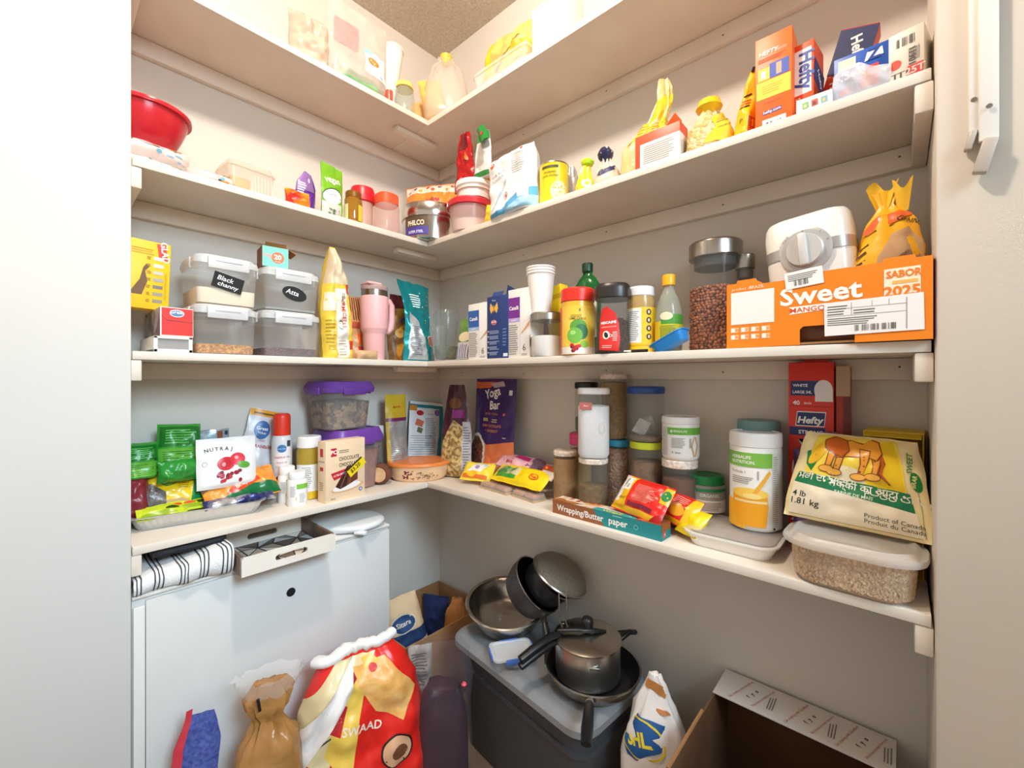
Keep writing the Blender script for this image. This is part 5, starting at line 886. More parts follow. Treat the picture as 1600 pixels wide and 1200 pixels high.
k.poly([(X(.16), h*.655), (X(.80), h*.655), (X(.84), h*.735), (X(.20), h*.735)], '#f6f2f0', 1); k.poly([(X(.18), h*.66), (X(.79), h*.66), (X(.82), h*.73), (X(.21), h*.73)], '#22356e', 2); k.text('Hefty', X(.50), h*.672, .022, '#ffffff', 4, 0, .035, shear=.2); k.poly([(X(.02), h*.605), (X(.80), h*.605), (X(.82), h*.65), (X(.02), h*.65)], '#22356e', 1); k.text('STRONG', X(.50), h*.614, .012, '#ffffff', 3, 0, .03)
k.ell(X(.52), h*.42, w*.44, h*.13, '#f2efee', 3); k.rect(X(.08), h*.29, X(.96), h*.42, '#f2efee', 2); k.poly([(X(.52), h*.52), (X(.22), h*.585), (X(.30), h*.555), (X(.52), h*.54), (X(.74), h*.555), (X(.80), h*.585)], '#f2efee', 4); k.poly([(X(0), h*.20), (X(.9), h*.20), (X(1), h*.29), (X(0), h*.29)], '#22356e', 5); k.text('WHITE', X(.08), h*.25, .014, '#ffffff', 7, 0, .03, 'l'); k.text('LARGE 34L', X(.08), h*.215, .009, '#ffffff', 7, 0, .02, 'l'); k.text('40', X(.06), h*.13, .018, '#ffffff', 5, 0, .03, 'l'); k.build(T)
MB().box((w*.1, -.004, h+.003), (w*.55, .01, .006), .001).build('tear_tab', M('#c9281a', .5), T)
p, rz, w2, h2 = fit('R4', 1303, 1325, 572, .215)
T = thing('garbage_bag_box', 'narrow red and brown bag box beside the tall red one', 'box', p+Vector((.004, .017, 0)), rz); carton(T, w2, .034, h2, M('#a8281c', .45)); k = Ink(s_front(.034)); k.rect(-w2/2, h2*.84, w2/2, h2, '#b9987a', 1); k.rect(w2*.0, .001, w2/2, h2*.84, '#6a2a1e', 1); k.text('GARBAGE BAGS', w2*.25, h2*.55, .010, '#d8b8a0', 3, 90, .02); k.text('STRONG', -w2*.2, h2*.6, .007, '#f0d8d0', 3, 90); k.build(T)
p, rz, w, h = fit('R4', 1240, 1320, 704, .19)
T = thing('purple_bag_pouch', 'purple pouch mostly hidden behind corn flour bag', 'bag', p, rz); P = Pouch(w, h, .03, 'brick', 63, .004); P.build(T, M('#5b3f78', .3, bump=.4)); zp = p.z+h
p, rz, r, h = fit('R4', 1272, 1322, 662, .172, True); p.z = zp+.002
T = thing('bag_roll', 'purple roll of plastic bags lying on top behind flour bag', 'roll', p, look(p)-.1)
L_ = .07; rr_ = .021; LIL = M('#8f6bb8', .35, clear=.1, bump=.3, bs=60)
MB().loft([[(rr_*s*math.cos(2*PI*j/28), y, rr_+rr_*s*math.sin(2*PI*j/28)) for j in range(28)] for y, s in ((-L_/2, .9), (-L_/2+.003, 1), (L_/2, 1))]).build('rolled_film', LIL, T, 50)
k = Ink(lambda u, v, o: (u, -L_/2-o, v+rr_)); 
for q in (.85, .68, .5, .32): k.ring(0, 0, rr_*q, rr_*q, .0012, '#6a4a94', 1)
k.build(T, 'roll_spiral')
MB().grid(lambda i, j: (-rr_*.4-i*.035, -L_*.4+j*.06+.006*math.sin(9*i), rr_*(1.9-1.7*i)+.007*math.sin(7*j+3*i)), 8, 8).grid(lambda i, j: (rr_*.3+i*.026, -L_*.4+j*.07, rr_*(1.9-.9*i)+.008*math.sin(6*j+2*i)), 8, 8).build('loose_film', LIL, T, 80)
p, rz, w, h = fit('R4', 1352, 1446, 676, .165)
T = thing('yellow_carton', 'open yellow carton lying behind corn flour bag', 'box', p+Vector((0, .05, 0)), rz-.06); t = .002; YC = M('#e8c81e', .5)
b = MB().box((0, 0, h), (w, .1, t)).box((0, 0, t/2), (w, .1, t)).box((-w/2, 0, h/2), (t, .1, h)).box((w/2, 0, h/2), (t, .1, h)).box((0, .049, h/2), (w, t, h)); b.build('carton', YC, T)
MB().box((0, -.062, h-.004), (w*.96, .028, t), rot=Matrix.Rotation(.25, 3, 'X')).build('flap', M('#d9b814', .5), T)
# ---------------------------------------------------------------- second shelf
def pouchfit(s, p0, p1, top, back, name, label, t, col, kind='stand', seed=0, wr=.003, lean=0, ry=0, yaw=0., cat='bag', z=None, hw=None, group=None, **kw):
    p, rz, w, h = fit(s, p0, p1, top, back, z=z); T = thing(name, label, cat, p, rz+yaw, -lean, ry, group); P = Pouch(w, h, t, kind, seed, wr, hw=hw, **kw); P.build(T, col); return T, P, w, h
WF = M('#efe9e6', .25, clear=.12, bump=.4, bs=50, c2='#e2d4cf', ns=16)
for i, (p0, p1, top, zz, bk, lb) in enumerate(((150, 304, 244, .0, .07, 'white film packet with small print at the bottom of the left pile'), (150, 300, 217, .034, .085, 'white film packet on top of the pile under red bowl'), (296, 372, 267, .0, .05, 'smaller white film packet beside the white packet pile'))):
    p, rz, w, h = fit('L2', p0, p1, top, bk, z=ZT[2]+zz)
    T = thing('film_packet', lb, 'packet', p+Vector((-.03, 0, 0)), rz, group='white film packets'); P = Pouch(w, h, .10, 'pillow', 71+i, .004, k=20, seal=.0); P.build(T, WF)
    k = P.ink(.3); rg = random.Random(i)
    for j in range(9): x = rg.uniform(-.1, .45)*w; v = h*rg.uniform(.2, .8); k.rect(x, v, x+rg.uniform(.008, .02), v+.0035, rg.choice(('#2a2a2e', '#2a2a2e', '#d08a30', '#7fb5d0', '#c8b8a8')), 1, -6)
    for j in range(10): x = rg.uniform(-.3, .4)*w; k.ell(x, h*rg.uniform(.75, .9), .004, .003, rg.choice(('#e0922c', '#3f7a5a', '#c88a4a')), 2, n=8)
    k.ell(w*.12, h*.5, .006, .005, '#6fb0cc', 2); k.build(T)
p, rz, r, h = fit('L2', 150, 304, 176, .145, True); zb = ZT[2]+.082; h = p.z+h-zb; p.z = zb
T = thing('red_bowl', 'wide red plastic bowl sitting on white packets', 'bowl', p, rz)
MB().lathe([(r*.52, 0), (r*.58, .003), (r*.78, h*.45), (r*.93, h*.86), (r*.93, h*.9), (r, h*.9), (r*1.01, h*.97), (r, h), (r*.94, h), (r*.9, h*.9), (r*.5, .006)], 56).build('bowl_body', M('#c8202e', .22, clear=.12), T, 50)
p, rz, w, h = fit('L2', 352, 430, 257, .055)
T = thing('deli_tray', 'clear ribbed deli container with orange food inside', 'container', p+Vector((-.05, 0, 0)), rz+.08)
MB().rr([(.001, w*.86, .09, .012), (h*.8, w*.97, .105, .016), (h*.82, w*1.02, .115, .018), (h, w*.9, .10, .018)], cap1=True).build('clear_shell', M('#efe6da', .12, clear=.7), T)
for i in range(6): MB().box((w*(.05+.07*i), -.0505, h*.42), (.003, .002, h*.6), .0005).build('rib', M('#f4ece0', .15, clear=.4), T)
MB().rr([(.003, w*.4, .075, .01, -w*.2, 0), (h*.55, w*.42, .08, .012, -w*.2, 0)]).build('contents', M('#e09a34', .5, c2='#f0c070', ns=40), T)
MB().box((0, -.05, .003), (w*.95, .012, .006), .001).build('yellow_strip', M('#f0d684', .5), T)
T, P, w, h = pouchfit('L2', 456, 494, 268, .05, 'purple_pouch', 'shiny purple pouch leaning behind red foil packet', .04, M('#5d2a96', .25, bump=.4, bs=45), seed=75, ry=6, yaw=.3, hw=[(0, 1), (.7, .95), (1, .35)])
k = P.ink(.3); k.poly([(-w*.5, h*.45), (w*.3, h*.55), (w*.3, h*.98), (-w*.5, h*.98)], '#8f6aa8', 1); k.lines(-w*.46, h*.4, -w*.15, h*.7, 5, '#e9e2ee', 2, fill=.5); k.ell(0, h*.8, .004, .008, '#f4eef8', 2); k.build(T)
T, P, w, h = pouchfit('L2', 446, 484, 298, .02, 'red_foil_packet', 'crumpled red and yellow foil packet before purple pouch', .03, M('#d82c1e', .22, bump=.6, bs=40, c2='#f09a1e', ns=26, sharp=True), 'pillow', 76, .006)
T, P, w, h = pouchfit('L2', 499, 537, 260, .035, 'vegan_pouch', 'green pouch lettered vegan with white blob picture', .035, M('#76b522', .3, bump=.2, bs=40), seed=77, yaw=.25, hw=[(0, 1), (1, 1.04)])
k = P.ink(.35); k.text('vegan', -.002, h*.66, .030, '#f4f4e4', 3, 8, .02, sx=.85); k.ell(-w*.05, h*.40, w*.46, h*.15, '#2f3a2a', 1, 20); k.ell(-w*.05, h*.39, w*.44, h*.14, '#f2f1ee', 2, 20); k.lines(-w*.2, h*.40, w*.2, h*.45, 2, '#55554e', 3, rot=12); k.rect(-w*.5, .003, w*.3, h*.26, '#cfd0c4', 1); k.rect(-w*.3, .003, w*.2, h*.14, M('#4c5a48', .5, c2='#c9ccc0', ns=60, sharp=True), 2); k.build(T)
p, rz, r, h = fit('L2', 538, 566, 301, .035, True); rz = look(p)
T = thing('pickle_jar', 'amber glass jar with brown lid beside vegan pouch', 'jar', p, rz); jar(T, r, h, M('#b8842a', .06, clear=.4, spec=.8), M('#8a5a1e', .3, .4), lh=h*.2, lr=r*.9, neck=.86, fill=M('#c8901e', .5, c2='#8a6a1a', ns=30), fh=.8)
k = Ink(s_cyl(r+.0008), (.005, 0)); k.rect(-r*1.5, h*.05, -r*.6, h*.55, '#e9d9a8', 0); k.rect(r*.6, h*.05, r*1.4, h*.55, '#eec63c', 0); k.build(T, 'label_print')
p, rz, r, h = fit('L2', 547, 586, 296, .12, True)
T = thing('red_lid_tub', 'tub with large red lid behind amber jar', 'tub', p, rz); MB().lathe([(r*.8, 0), (r*.86, h*.72)], 32).build('tub_body', M('#e6c3b4', .2, clear=.4), T); MB().lathe([(r*.9, h*.68), (r*1.0, h*.70), (r*1.0, h*.92), (r*.9, h)], 32).build('lid', M('#d8202c', .35), T)
p, rz, r, h = fit('L2', 585, 623, 306, .05, True)
T = thing('orange_lid_jar', 'empty clear plastic jar with orange red lid', 'jar', p, rz); jar(T, r, h, M('#f0d2c8', .12, clear=.7), M('#ec5a30', .35), lh=h*.25, lr=r*.93, neck=.9, sq=2.6)
p = Vector((.272, -.262, ZT[2]+.0005)); r = 46/F*depth(p); p += Vector((-.042, .036, 0)); h = zrow(p, 331)-p.z
T = thing('steel_tin', 'round steel tin with brand label at the shelf corner', 'tin', p, look(p)); TIN = M('#d2cdc6', .16, 1.)
MB().lathe([(r*.93, 0), (r*.97, .003), (r*.97, h*.72)], 48).build('tin_body', TIN, T); MB().lathe([(r*1.0, h*.62), (r*1.01, h*.64), (r*1.01, h*.93), (r*.98, h), (r*.9, h*.985)], 48).build('lid', TIN, T)
TINZ = p.z+h
k = Ink(s_cyl(r*.97+.0006), (.006, 0)); k.rect(-r*1.0, h*.10, -r*.08, h*.32, '#4a3f9a', 0); k.rect(-r*1.0, h*.32, -r*.10, h*.62, '#5a4a34', 0); k.text('PHILCO', -r*.53, h*.36, .026, '#f2ead0', 2, 0, .03, sx=.8); k.text('SUPER STEEL', -r*.53, h*.15, .0135, '#eef0ff', 2, 0, .02, sx=.85); k.build(T, 'label_print')
T, P, w, h = pouchfit('R2', 650, 708, 290, .115, 'bread_bag', 'orange printed bread bag lying upside down on steel tin', .08, M('#f0963c', .3, bump=.4, bs=40), 'pillow', 79, .006, cat='bag', yaw=.5, z=TINZ+.002)
k = P.ink(.35); k.rect(-w*.48, h*.70, w*.48, h*.98, '#f4e4d0', 1)
for i in range(8): k.ell(-w*.4+i*w*.11, h*(.80+.08*(i % 2)), .008, .007, ['#d8502c', '#6a3a8a', '#e8a02c', '#c83a4a'][i % 4], 2)
k.text('wonder', .0, h*.50, .028, '#c83a5a', 3, 180, .02); k.text('unic', .0, h*.26, .020, '#f4ece0', 3, 180, .02); k.build(T)
p, rz, r, h = fit('R2', 699, 770, 318, .055, True)
T = thing('red_lid_bowl', 'clear bowl with translucent red lid at the shelf corner', 'bowl', p, rz); MB().lathe([(r*.70, 0), (r*.76, .003), (r*.93, h*.8)], 40, cap1=False).build('bowl_body', M('#f2dcd6', .12, clear=.6), T); MB().lathe([(r*.94, h*.76), (r*1.02, h*.78), (r*1.02, h*.92), (r*.9, h), (r*.5, h)], 40).build('lid', M('#d8303e', .25, clear=.15), T); MB().lathe([(r*.68, .003), (r*.80, h*.35), (.001, h*.38)], 32).build('contents', M('#f0e2da', .7), T)
BWZ = p.z+h
p, rz, r, h = fit('R2', 712, 770, 289, .055, True, z=BWZ+.001)
T = thing('white_lid_tub', 'white tub with broad white lid stacked on red lid bowl', 'tub', p, rz); MB().lathe([(r*.84, 0), (r*.92, h*.75)], 36).build('tub_body', M('#efe6e0', .3), T); MB().lathe([(r*.98, h*.70), (r*1.0, h*.71), (r, h*.97), (r*.95, h)], 36).build('lid', M('#f4f1ee', .35), T); MB().lathe([(r*.965, h*.45), (r*.97, h*.46), (r*.97, h*.54), (r*.965, h*.55)], 36).build('band', M('#e6d2c8', .35), T); zl = p.z+h
T, P, w, h = pouchfit('R2', 712, 740, 208, .062, 'red_foil_bag', 'tall crumpled red foil bag standing on white tub', .032, M('#b8141c', .2, .2, bump=.7, bs=35), seed=81, wr=.008, hw=[(0, 1.1), (.4, 1), (.75, .75), (1, .45)], z=zl+.001); P.ink().ell(w*.2, h*.55, .008, .020, '#d8782c', 1, 30).rect(-w*.3, h*.7, w*.3, h*.98, '#6a0c14', 1).build(T)
T, P, w, h = pouchfit('R2', 742, 769, 206, .045, 'snack_bag', 'green and white bag with folded green top beside red foil bag', .03, M('#d8d2cc', .3, bump=.3, bs=40), seed=83, wr=.003, hw=[(0, 1), (.6, .9), (1, .6)], z=zl+.001)
k = P.ink(); k.lines(-w*.3, h*.25, w*.3, h*.75, 26, '#8a857f', 2); k.rect(-w*.5, h*.8, w*.5, h*.99, '#1f8a3a', 1); k.rect(-w*.5, .003, w*.5, h*.12, '#2a7a34', 1); k.build(T)
MB().grid(lambda i, j: ((i-.5)*.036+j*.034-.004, -.010-.009*math.sin(3*i)-.010*j, h*1.0+.006-j*.062+.010*i), 8, 8).grid(lambda i, j: ((i-.5)*.036+j*.034-.004, -.008-.009*math.sin(3*i)-.010*j, h*1.0+.005-j*.062+.010*i), 8, 8).build('folded_top', M('#128232', .3, bump=.4, bs=50), T, 80)
o = MB().box((0, 0, 0), (.010, .001, .012), 0).build('red_logo', M('#c8242c', .4), T); o.location = (.018, -.026, h*1.0-.022); o.rotation_euler = (-.1, .9, 0)
T, P, w, h = pouchfit('R2', 760, 780, 268, .10, 'orange_packet', 'orange and yellow packet between white tub and milk bag', .03, M('#f09a1e', .3, bump=.3), seed=84); P.ink().rect(-w*.4, h*.5, w*.4, h*.75, '#d8402c', 1).build(T)
T, P, w, h = pouchfit('R2', 757, 778, 320, .015, 'yellow_sachet', 'small yellow sachet at shelf edge before milk powder bag', .015, M('#f4d22a', .3, bump=.3), 'pillow', seed=85, ry=12, cat='packet')
T, P, w, h = pouchfit('R2', 772, 842, 236, .03, 'milk_powder_bag', 'white milk powder bag with blue splash and red logo', .085, M('#f2efec', .4, bump=.2, bs=30), 'brick', 86, .003, hw=[(0, 1), (.8, 1), (1, .92)], ry=-3)
k = P.ink(.4); k.poly([(-w*.5, .003), (w*.5, .003), (w*.5, h*.30), (w*.2, h*.22), (-w*.1, h*.08), (-w*.5, h*.03)], '#5fb0dc', 1); k.poly([(-w*.1, .003), (w*.5, .003), (w*.5, h*.16), (w*.2, h*.14)], '#a5d4ee', 2); k.ell(-w*.28, h*.80, .010, .009, '#d8482c', 2); k.text('milk', -w*.28, h*.79, .009, '#ffffff', 4); k.text('PREMIUM', -w*.25, h*.92, .010, '#b5522c', 3, 6, .02); k.text('SKIM MILK', -w*.16, h*.62, .013, '#9aa6ba', 3, 8, .01); k.text('POWDER', -w*.16, h*.54, .013, '#9aa6ba', 3, 8, .01); k.poly([(-w*.34, h*.1), (-w*.30, h*.1), (w*.04, h*.5), (w*.0, h*.5)], '#b9cbe2', 2); k.ring(-.002, h*.26, .010, .011, .0015, '#4a5a8a', 3); k.ell(-.002, h*.26, .005, .005, '#d8382c', 3); k.rect(w*.24, h*.16, w*.42, h*.30, '#e6eef4', 3); k.lines(w*.15, h*.55, w*.42, h*.85, 9, '#c4c2c0', 2); k.ell(w*.33, h*.90, .005, .005, '#c8382c', 2); k.build(T)
p, rz, r, h = fit('R2', 843, 888, 262, .06, True); rz = look(p)
T = thing('bean_can', 'yellow tin can with chickpea picture', 'can', p, rz); MB().lathe([(r*.97, 0), (r*1.02, .002), (r, .005), (r, h-.005), (r*1.02, h-.003), (r*1.0, h), (r*.95, h-.003)], 36).build('can_body', M('#efd51c', .3), T); MB().lathe([(r*1.0, h-.004), (r*1.03, h-.003), (r*1.02, h+.0005), (r*.95, h-.002)], 36).build('rim', M('#b0a488', .25, 1.), T)
k = Ink(s_cyl(r+.0006), (.005, 0)); k.rect(-r*.9, h*.84, r*.3, h*.90, '#4a4420', 1); k.text('chickpeas', -r*.3, h*.72, .010, '#6a5f20', 3, bold=.01); k.text('pois chiches', -r*.25, h*.63, .010, '#6a5f20', 3, bold=.01); k.ell(r*.35, h*.28, r*.6, h*.24, '#f4e9b8', 1)
for i in range(26): rg = random.Random(i); k.ell(r*.35+rg.uniform(-.5, .5)*r, h*rg.uniform(.1, .46), .0032, .003, rg.choice(('#e4c878', '#f7efd0', '#cfae58')), 2, n=8)
k.build(T, 'label_print')
def tied(s, px, back, top, name, label, prof, col, seed, lob=.3, wr=.004, cat='bag', yaw=0., rx=0, ry=0, **kw):
    p = spot(s, px, back); h = zrow(p, top)-p.z; T = thing(name, label, cat, p, look(p)+yaw, rx, ry); S = sack(T, [(z*h, a, b) for z, a, b in prof], col, seed=seed, lob=lob, wr=wr, **kw); return T, S, h
T, S, h = tied('R2', 893, .125, 262, 'silver_packet', 'clear silvery packet between bean can and yellow tied bag', [(0, .025, .02), (.1, .03, .025), (.6, .025, .02), (1, .01, .006)], M('#b9b2ac', .2, .3, clear=.3, bump=.6, bs=60), 5)
T, S, h = tied('R2', 913, .035, 250, 'yellow_tied_bag', 'yellow tied bag with lime green knot', [(0, .022, .018), (.15, .026, .022), (.45, .018, .015), (.75, .010, .008), (.82, .008, .007), (.9, .018, .012), (1, .016, .008)], M('#f0dc2c', .3, bump=.4, bs=50), 6, ry=6)
Ink(S, (.006, .006)).ell(.004, h*.22, .012, .010, '#f4f0d8', 1).ell(.004, h*.22, .005, .005, '#d8c23c', 2).build(T)
MB().lathe([(.008, h*.80), (.016, h*.84), (.018, h*.92), (.012, h)], 14).build('green_knot', M('#b5d81e', .35, bump=.5), T)
T, S, h = tied('R2', 950, .055, 232, 'navy_tied_bag', 'clear bag of pale snack with navy blue knotted top', [(0, .034, .026), (.15, .038, .03), (.4, .030, .024), (.6, .014, .012), (.72, .010, .009), (.85, .018, .015), (1, .013, .009)], M('#d9c6ac', .2, clear=.15, bump=.5, bs=50, c2='#e9dccb', ns=30), 7, ry=-4)
k = Ink(S, (.006, .006)); k.poly([(-.03, h*.3), (-.01, h*.42), (.02, h*.5), (.025, h*.40), (-.01, h*.28)], '#2a2f5a', 1); k.build(T)
MB().lathe([(.010, h*.55), (.012, h*.68), (.020, h*.78), (.022, h*.88), (.014, h)], 16).build('navy_knot', M('#1d2448', .3, bump=.6, bs=50), T)
T, S, h = tied('R2', 1010, .10, 130, 'pasta_bag', 'clear bag of pale pasta with tall twisted yellow top', [(0, .055, .04), (.1, .065, .05), (.3, .062, .048), (.45, .045, .035), (.6, .02, .018), (.7, .018, .015), (1, .012, .006)], M('#f2d88a', .2, clear=.2, bump=.6, bs=60, c2='#f7e8bc', ns=50), 8, lob=.35, wr=.007, lean=[(0, 0), (.1, .0), (.2, .045)])
k = Ink(S, (.007, .007)); k.poly([(-.06, h*.36), (.05, h*.42), (.04, h*.62), (.01, h*.98), (.03, h*.98), (-.012, h*.75), (-.03, h*.5)], '#f3c81c', 1); k.lines(-.03, h*.42, .03, h*.55, 5, '#b8901a', 2, rot=20); k.build(T)
A = spot('R2', 990, .012); B = spot('R2', 1060, .012); w = (B-A).length; p = (A+B)/2; h = zrow(p, 203)-p.z
T = thing('pasta_carton', 'white and red carton with nutrition panel before pasta bag', 'box', p+Vector((.004, .025, 0)), 0); carton(T, w, .05, h, M('#e8502c', .45)); k = Ink(s_front(.05)); k.rect(-w*.38, .001, w*.5, h*.72, '#f3efea', 1); k.lines(-w*.30, h*.12, w*.44, h*.66, 9, '#9a948e', 2); k.lines(-w*.32, h*.1, w*.3, h*.66, 14, '#b5b0aa', 3, vert=True, fill=.2); k.build(T)
k = Ink(s_right(w)); k.rect(-.025, 0, .025, h*.7, '#efe9e2', 1); k.lines(-.02, h*.05, .02, h*.62, 8, '#a5a09a', 2, vert=True); k.build(T)
MB().box((w*.28, 0, h+.012), (w*.3, .045, .001), rot=Matrix.Rotation(-.8, 3, 'Y')).build('flap', M('#f07a3a', .5), T)
T, S, h = tied('R2', 1108, .06, 158, 'macaroni_bag', 'clear bag of pasta rings with yellow gathered top', [(0, .045, .035), (.1, .052, .042), (.45, .046, .038), (.68, .022, .02), (.78, .016, .014), (.9, .026, .014), (1, .018, .006)], M('#f0dca8', .25, clear=.08, bump=1., bs=150, vor=True, c2='#e0bc74', ns=150), 9, lob=.3, wr=.006)
k = Ink(S, (.007, .007)); k.poly([(-.01, h*.15), (.06, h*.1), (.06, h*.6), (.03, h*.7), (.0, h*.62), (.01, h*.4)], '#f3c420', 1); k.lines(.012, h*.46, .045, h*.56, 3, '#8a6a14', 2); k.text('macaroni', .03, h*.36, .008, '#6a5010', 3, 4); k.build(T)
MB().lathe([(.016, h*.74), (.03, h*.86), (.024, h*.98), (.008, h)], 12).build('gathered_top', M('#f2c41e', .3, bump=.5, bs=50), T)
T, P, w, h = pouchfit('R2', 1147, 1178, 116, .05, 'yellow_flour_pouch', 'tall narrow yellow pouch leaning on orange box', .05, M('#f4bc16', .3, bump=.35, bs=40), seed=91, wr=.005, ry=7, hw=[(0, 1.15), (.5, .9), (1, .35)])
k = P.ink(); 
for v, c in ((.62, '#3a2a14'), (.54, '#d8502c'), (.49, '#d8502c'), (.44, '#3a2a14')): k.rect(-w*.3, h*v, w*.2, h*(v+.022), c, 1, 14)
k.text('P', -w*.1, h*.22, .014, '#5a4210', 3); k.rect(w*.28, .004, w*.48, h*.3, '#c8501e', 1); k.build(T)
MB().tube([(0, -.004, h*.97), (.002, -.004, h*1.03)], .003, 6).build('tie', BLACK, T)
A = spot('R2', 1180, .02); B = spot('R2', 1238, .02); w = (B-A).length; p = (A+B)/2; h = zrow(p, 52)-p.z
T = thing('slider_bag_box', 'tall orange slider bag box with yellow and blue panels', 'box', p+Vector((0, .03, 0)), 0, group='orange bag boxes'); carton(T, w, .06, h, M('#ee6a22', .45)); k = Ink(s_front(.06))
k.text('HEFTY', -w*.12, h*.80, .012, '#fbf0e4', 3, 0, .03, shear=.2); k.lines(w*.1, h*.80, w*.44, h*.83, 2, '#f4c8a8', 2); k.lines(-w*.42, h*.73, w*.42, h*.78, 3, '#c8501a', 2); k.rect(-w*.42, h*.53, -w*.1, h*.66, '#f3cf3c', 1); k.rect(-w*.1, h*.53, w*.42, h*.69, '#3f58b0', 1); k.rect(w*.08, h*.55, w*.22, h*.67, '#f0a888', 2); k.rect(-w*.34, h*.55, -w*.2, h*.63, '#f7f0dc', 2); k.rect(-w*.46, h*.33, w*.46, h*.52, '#f6d23e', 1); k.lines(-w*.3, h*.38, w*.3, h*.48, 4, '#d8a82c', 2); k.text('contents', 0, h*.27, .010, '#c8501a', 3); k.rect(-w*.28, h*.155, w*.22, h*.195, '#3a3f8a', 1, 3); k.text('hefty.com', -w*.03, h*.165, .008, '#f0e8ff', 3, 3, .02); k.rect(-w*.3, .001, w*.34, h*.10, '#f2ece6', 1); k.bars(-w*.22, h*.02, -w*.02, h*.07, n=10); k.bars(w*.08, h*.02, w*.24, h*.07, n=8, seed=4); k.build(T)
A = spot('R2', 1240, .045); B = spot('R2', 1276, .045); w = (B-A).length; p = (A+B)/2; h = zrow(p, 66)-p.z
T = thing('garbage_bag_box', 'orange red bag box with upright white name panel', 'box', p+Vector((0, .035, 0)), -.12, group='orange bag boxes'); carton(T, w, .07, h, M('#e8501e', .45)); k = Ink(s_front(.07)); k.rect(-w*.40, h*.36, w*.40, h*.92, '#f6f2ee', 1); k.text('Hefty', -w*.12, h*.64, .036, '#2c4a9a', 3, -90, .03, sx=.95); k.text('STRONG', -w*.3, h*.18, .012, '#fbe0cc', 3, -90, .02); k.text('FOR', w*.1, h*.2, .012, '#fbe0cc', 3, -90, .02); k.build(T)
k = Ink(s_right(w)); k.rect(-.035, h*.45, .035, h*.75, '#24306a', 1, -12); k.text('Hefty', 0, h*.56, .018, '#f4f0f0', 3, -50, .03); k.ell(0, h*.3, .012, .02, '#7a2414', 2); k.build(T)
p = spot('R2', 1291, .17); h = zrow(p, 60)-p.z
T = thing('garbage_bag_box', 'red and navy bag box leaning to the right', 'box', p, 0, 0, 16, group='orange bag boxes'); carton(T, .065, .05, h*.95, M('#c8301e', .45)); k = Ink(s_front(.05)); k.rect(-.033, h*.55, .033, h*.94, '#1f2a5a', 1); k.text('Hefty', .0, h*.74, .026, '#f4f0f0', 3, -70, .03); k.text('Hefty', -.016, h*.40, .018, '#f4f0f0', 3, -70, .03); k.build(T)
A = spot('R2', 1244, .004); B = spot('R2', 1300, .004); w = (B-A).length; p = (A+B)/2; h = zrow(p, 148)-p.z
T = thing('small_white_box', 'low white box with small coloured pictures', 'box', p+Vector((0, .018, 0)), 0); carton(T, w, .035, h, M('#f4f2ee', .45)); k = Ink(s_front(.035))
for i, c in enumerate(('#8fc07a', '#c8604a', '#8fb8c0')): k.rect(-w*.32+i*w*.26, h*.2, -w*.14+i*w*.26, h*.66, c, 1, 4); k.rect(-w*.28+i*w*.26, h*.28, -w*.2+i*w*.26, h*.5, ['#e9e4a8', '#7a3a3a', '#e6c87a'][i], 2)
k.lines(-w*.3, h*.76, w*.4, h*.84, 1, '#9fc4d8', 2); k.build(T)
A = spot('R2', 1303, .025); B = spot('R2', 1392, .025); w = (B-A).length; p = (A+B)/2; h = zrow(p, 78)-p.z
T = thing('freezer_bag_box', 'blue freezer bag box wrapped in clear film', 'box', p+Vector((0, .03, 0)), 0); carton(T, w, .06, h, M('#2456b0', .4)); k = Ink(s_front(.06)); k.rect(-w*.5, .001, w*.5, h*.42, '#8fa8d4', 1); k.rect(-w*.02, h*.2, w*.30, h*.62, '#d8404a', 2); k.text('double seal', w*.14, h*.42, .010, '#f4dcdc', 4, 4); k.lines(w*.0, h*.25, w*.28, h*.38, 3, '#f0b8b8', 3); k.rect(-w*.4, h*.18, -w*.2, h*.3, '#d85a6a', 2); k.text('Seal', -w*.12, h*.5, .020, '#f0f4ff', 3, 4, .03); k.poly([(w*.05, h*.72), (w*.38, h*.76), (w*.36, h*.92), (w*.10, h*.90)], '#f4f6fa', 2); k.text('Z', w*.22, h*.73, .026, '#1a3f90', 4, 0, .04); k.rect(-w*.42, h*.7, -w*.1, h*.92, '#e4ecc8', 2); k.build(T)
MB().grid(lambda i, j: ((i-.5)*w*1.02, -.034-.010*math.sin(PI*j)+.003*math.sin(17*i+9*j), j*h*.62+.012*math.sin(5*i)*j), 20, 10).build('clear_film', M('#f2eeee', .15, clear=.45, bump=.6, bs=60), T, 80)
A = spot('R2', 1396, .012); B = spot('R2', 1452, .0); w = (B-A).length; p = (A+B)/2; h = zrow(p, 40)-p.z
T = thing('foil_wrap_box', 'cream box with barcode and red block at shelf end', 'box', p+Vector((0, .04, 0)), -.18); carton(T, w, .07, h, M('#dcd2c2', .45)); k = Ink(s_front(.07)); k.bars(-w*.3, h*.68, w*.25, h*.86, '#3a3632', n=20); k.text('11901', .004, h*.42, .013, '#3a3632', 3, -90, .02); k.lines(w*.08, h*.32, w*.40, h*.62, 6, '#77706a', 2, vert=True); k.ell(-w*.3, h*.36, .008, .008, '#d8402c', 2); k.rect(w*.05, .002, w*.48, h*.24, '#c82a24', 1); k.text('25T', w*.25, h*.07, .016, '#f0c0b4', 3, 0, .03); k.rect(-w*.48, .002, w*.05, h*.18, '#4a4642', 1)
for i in range(3): k.rect(-w*.45+i*w*.17, h*.03, -w*.34+i*w*.17, h*.16, '#cfc6b8', 2)
k.build(T)
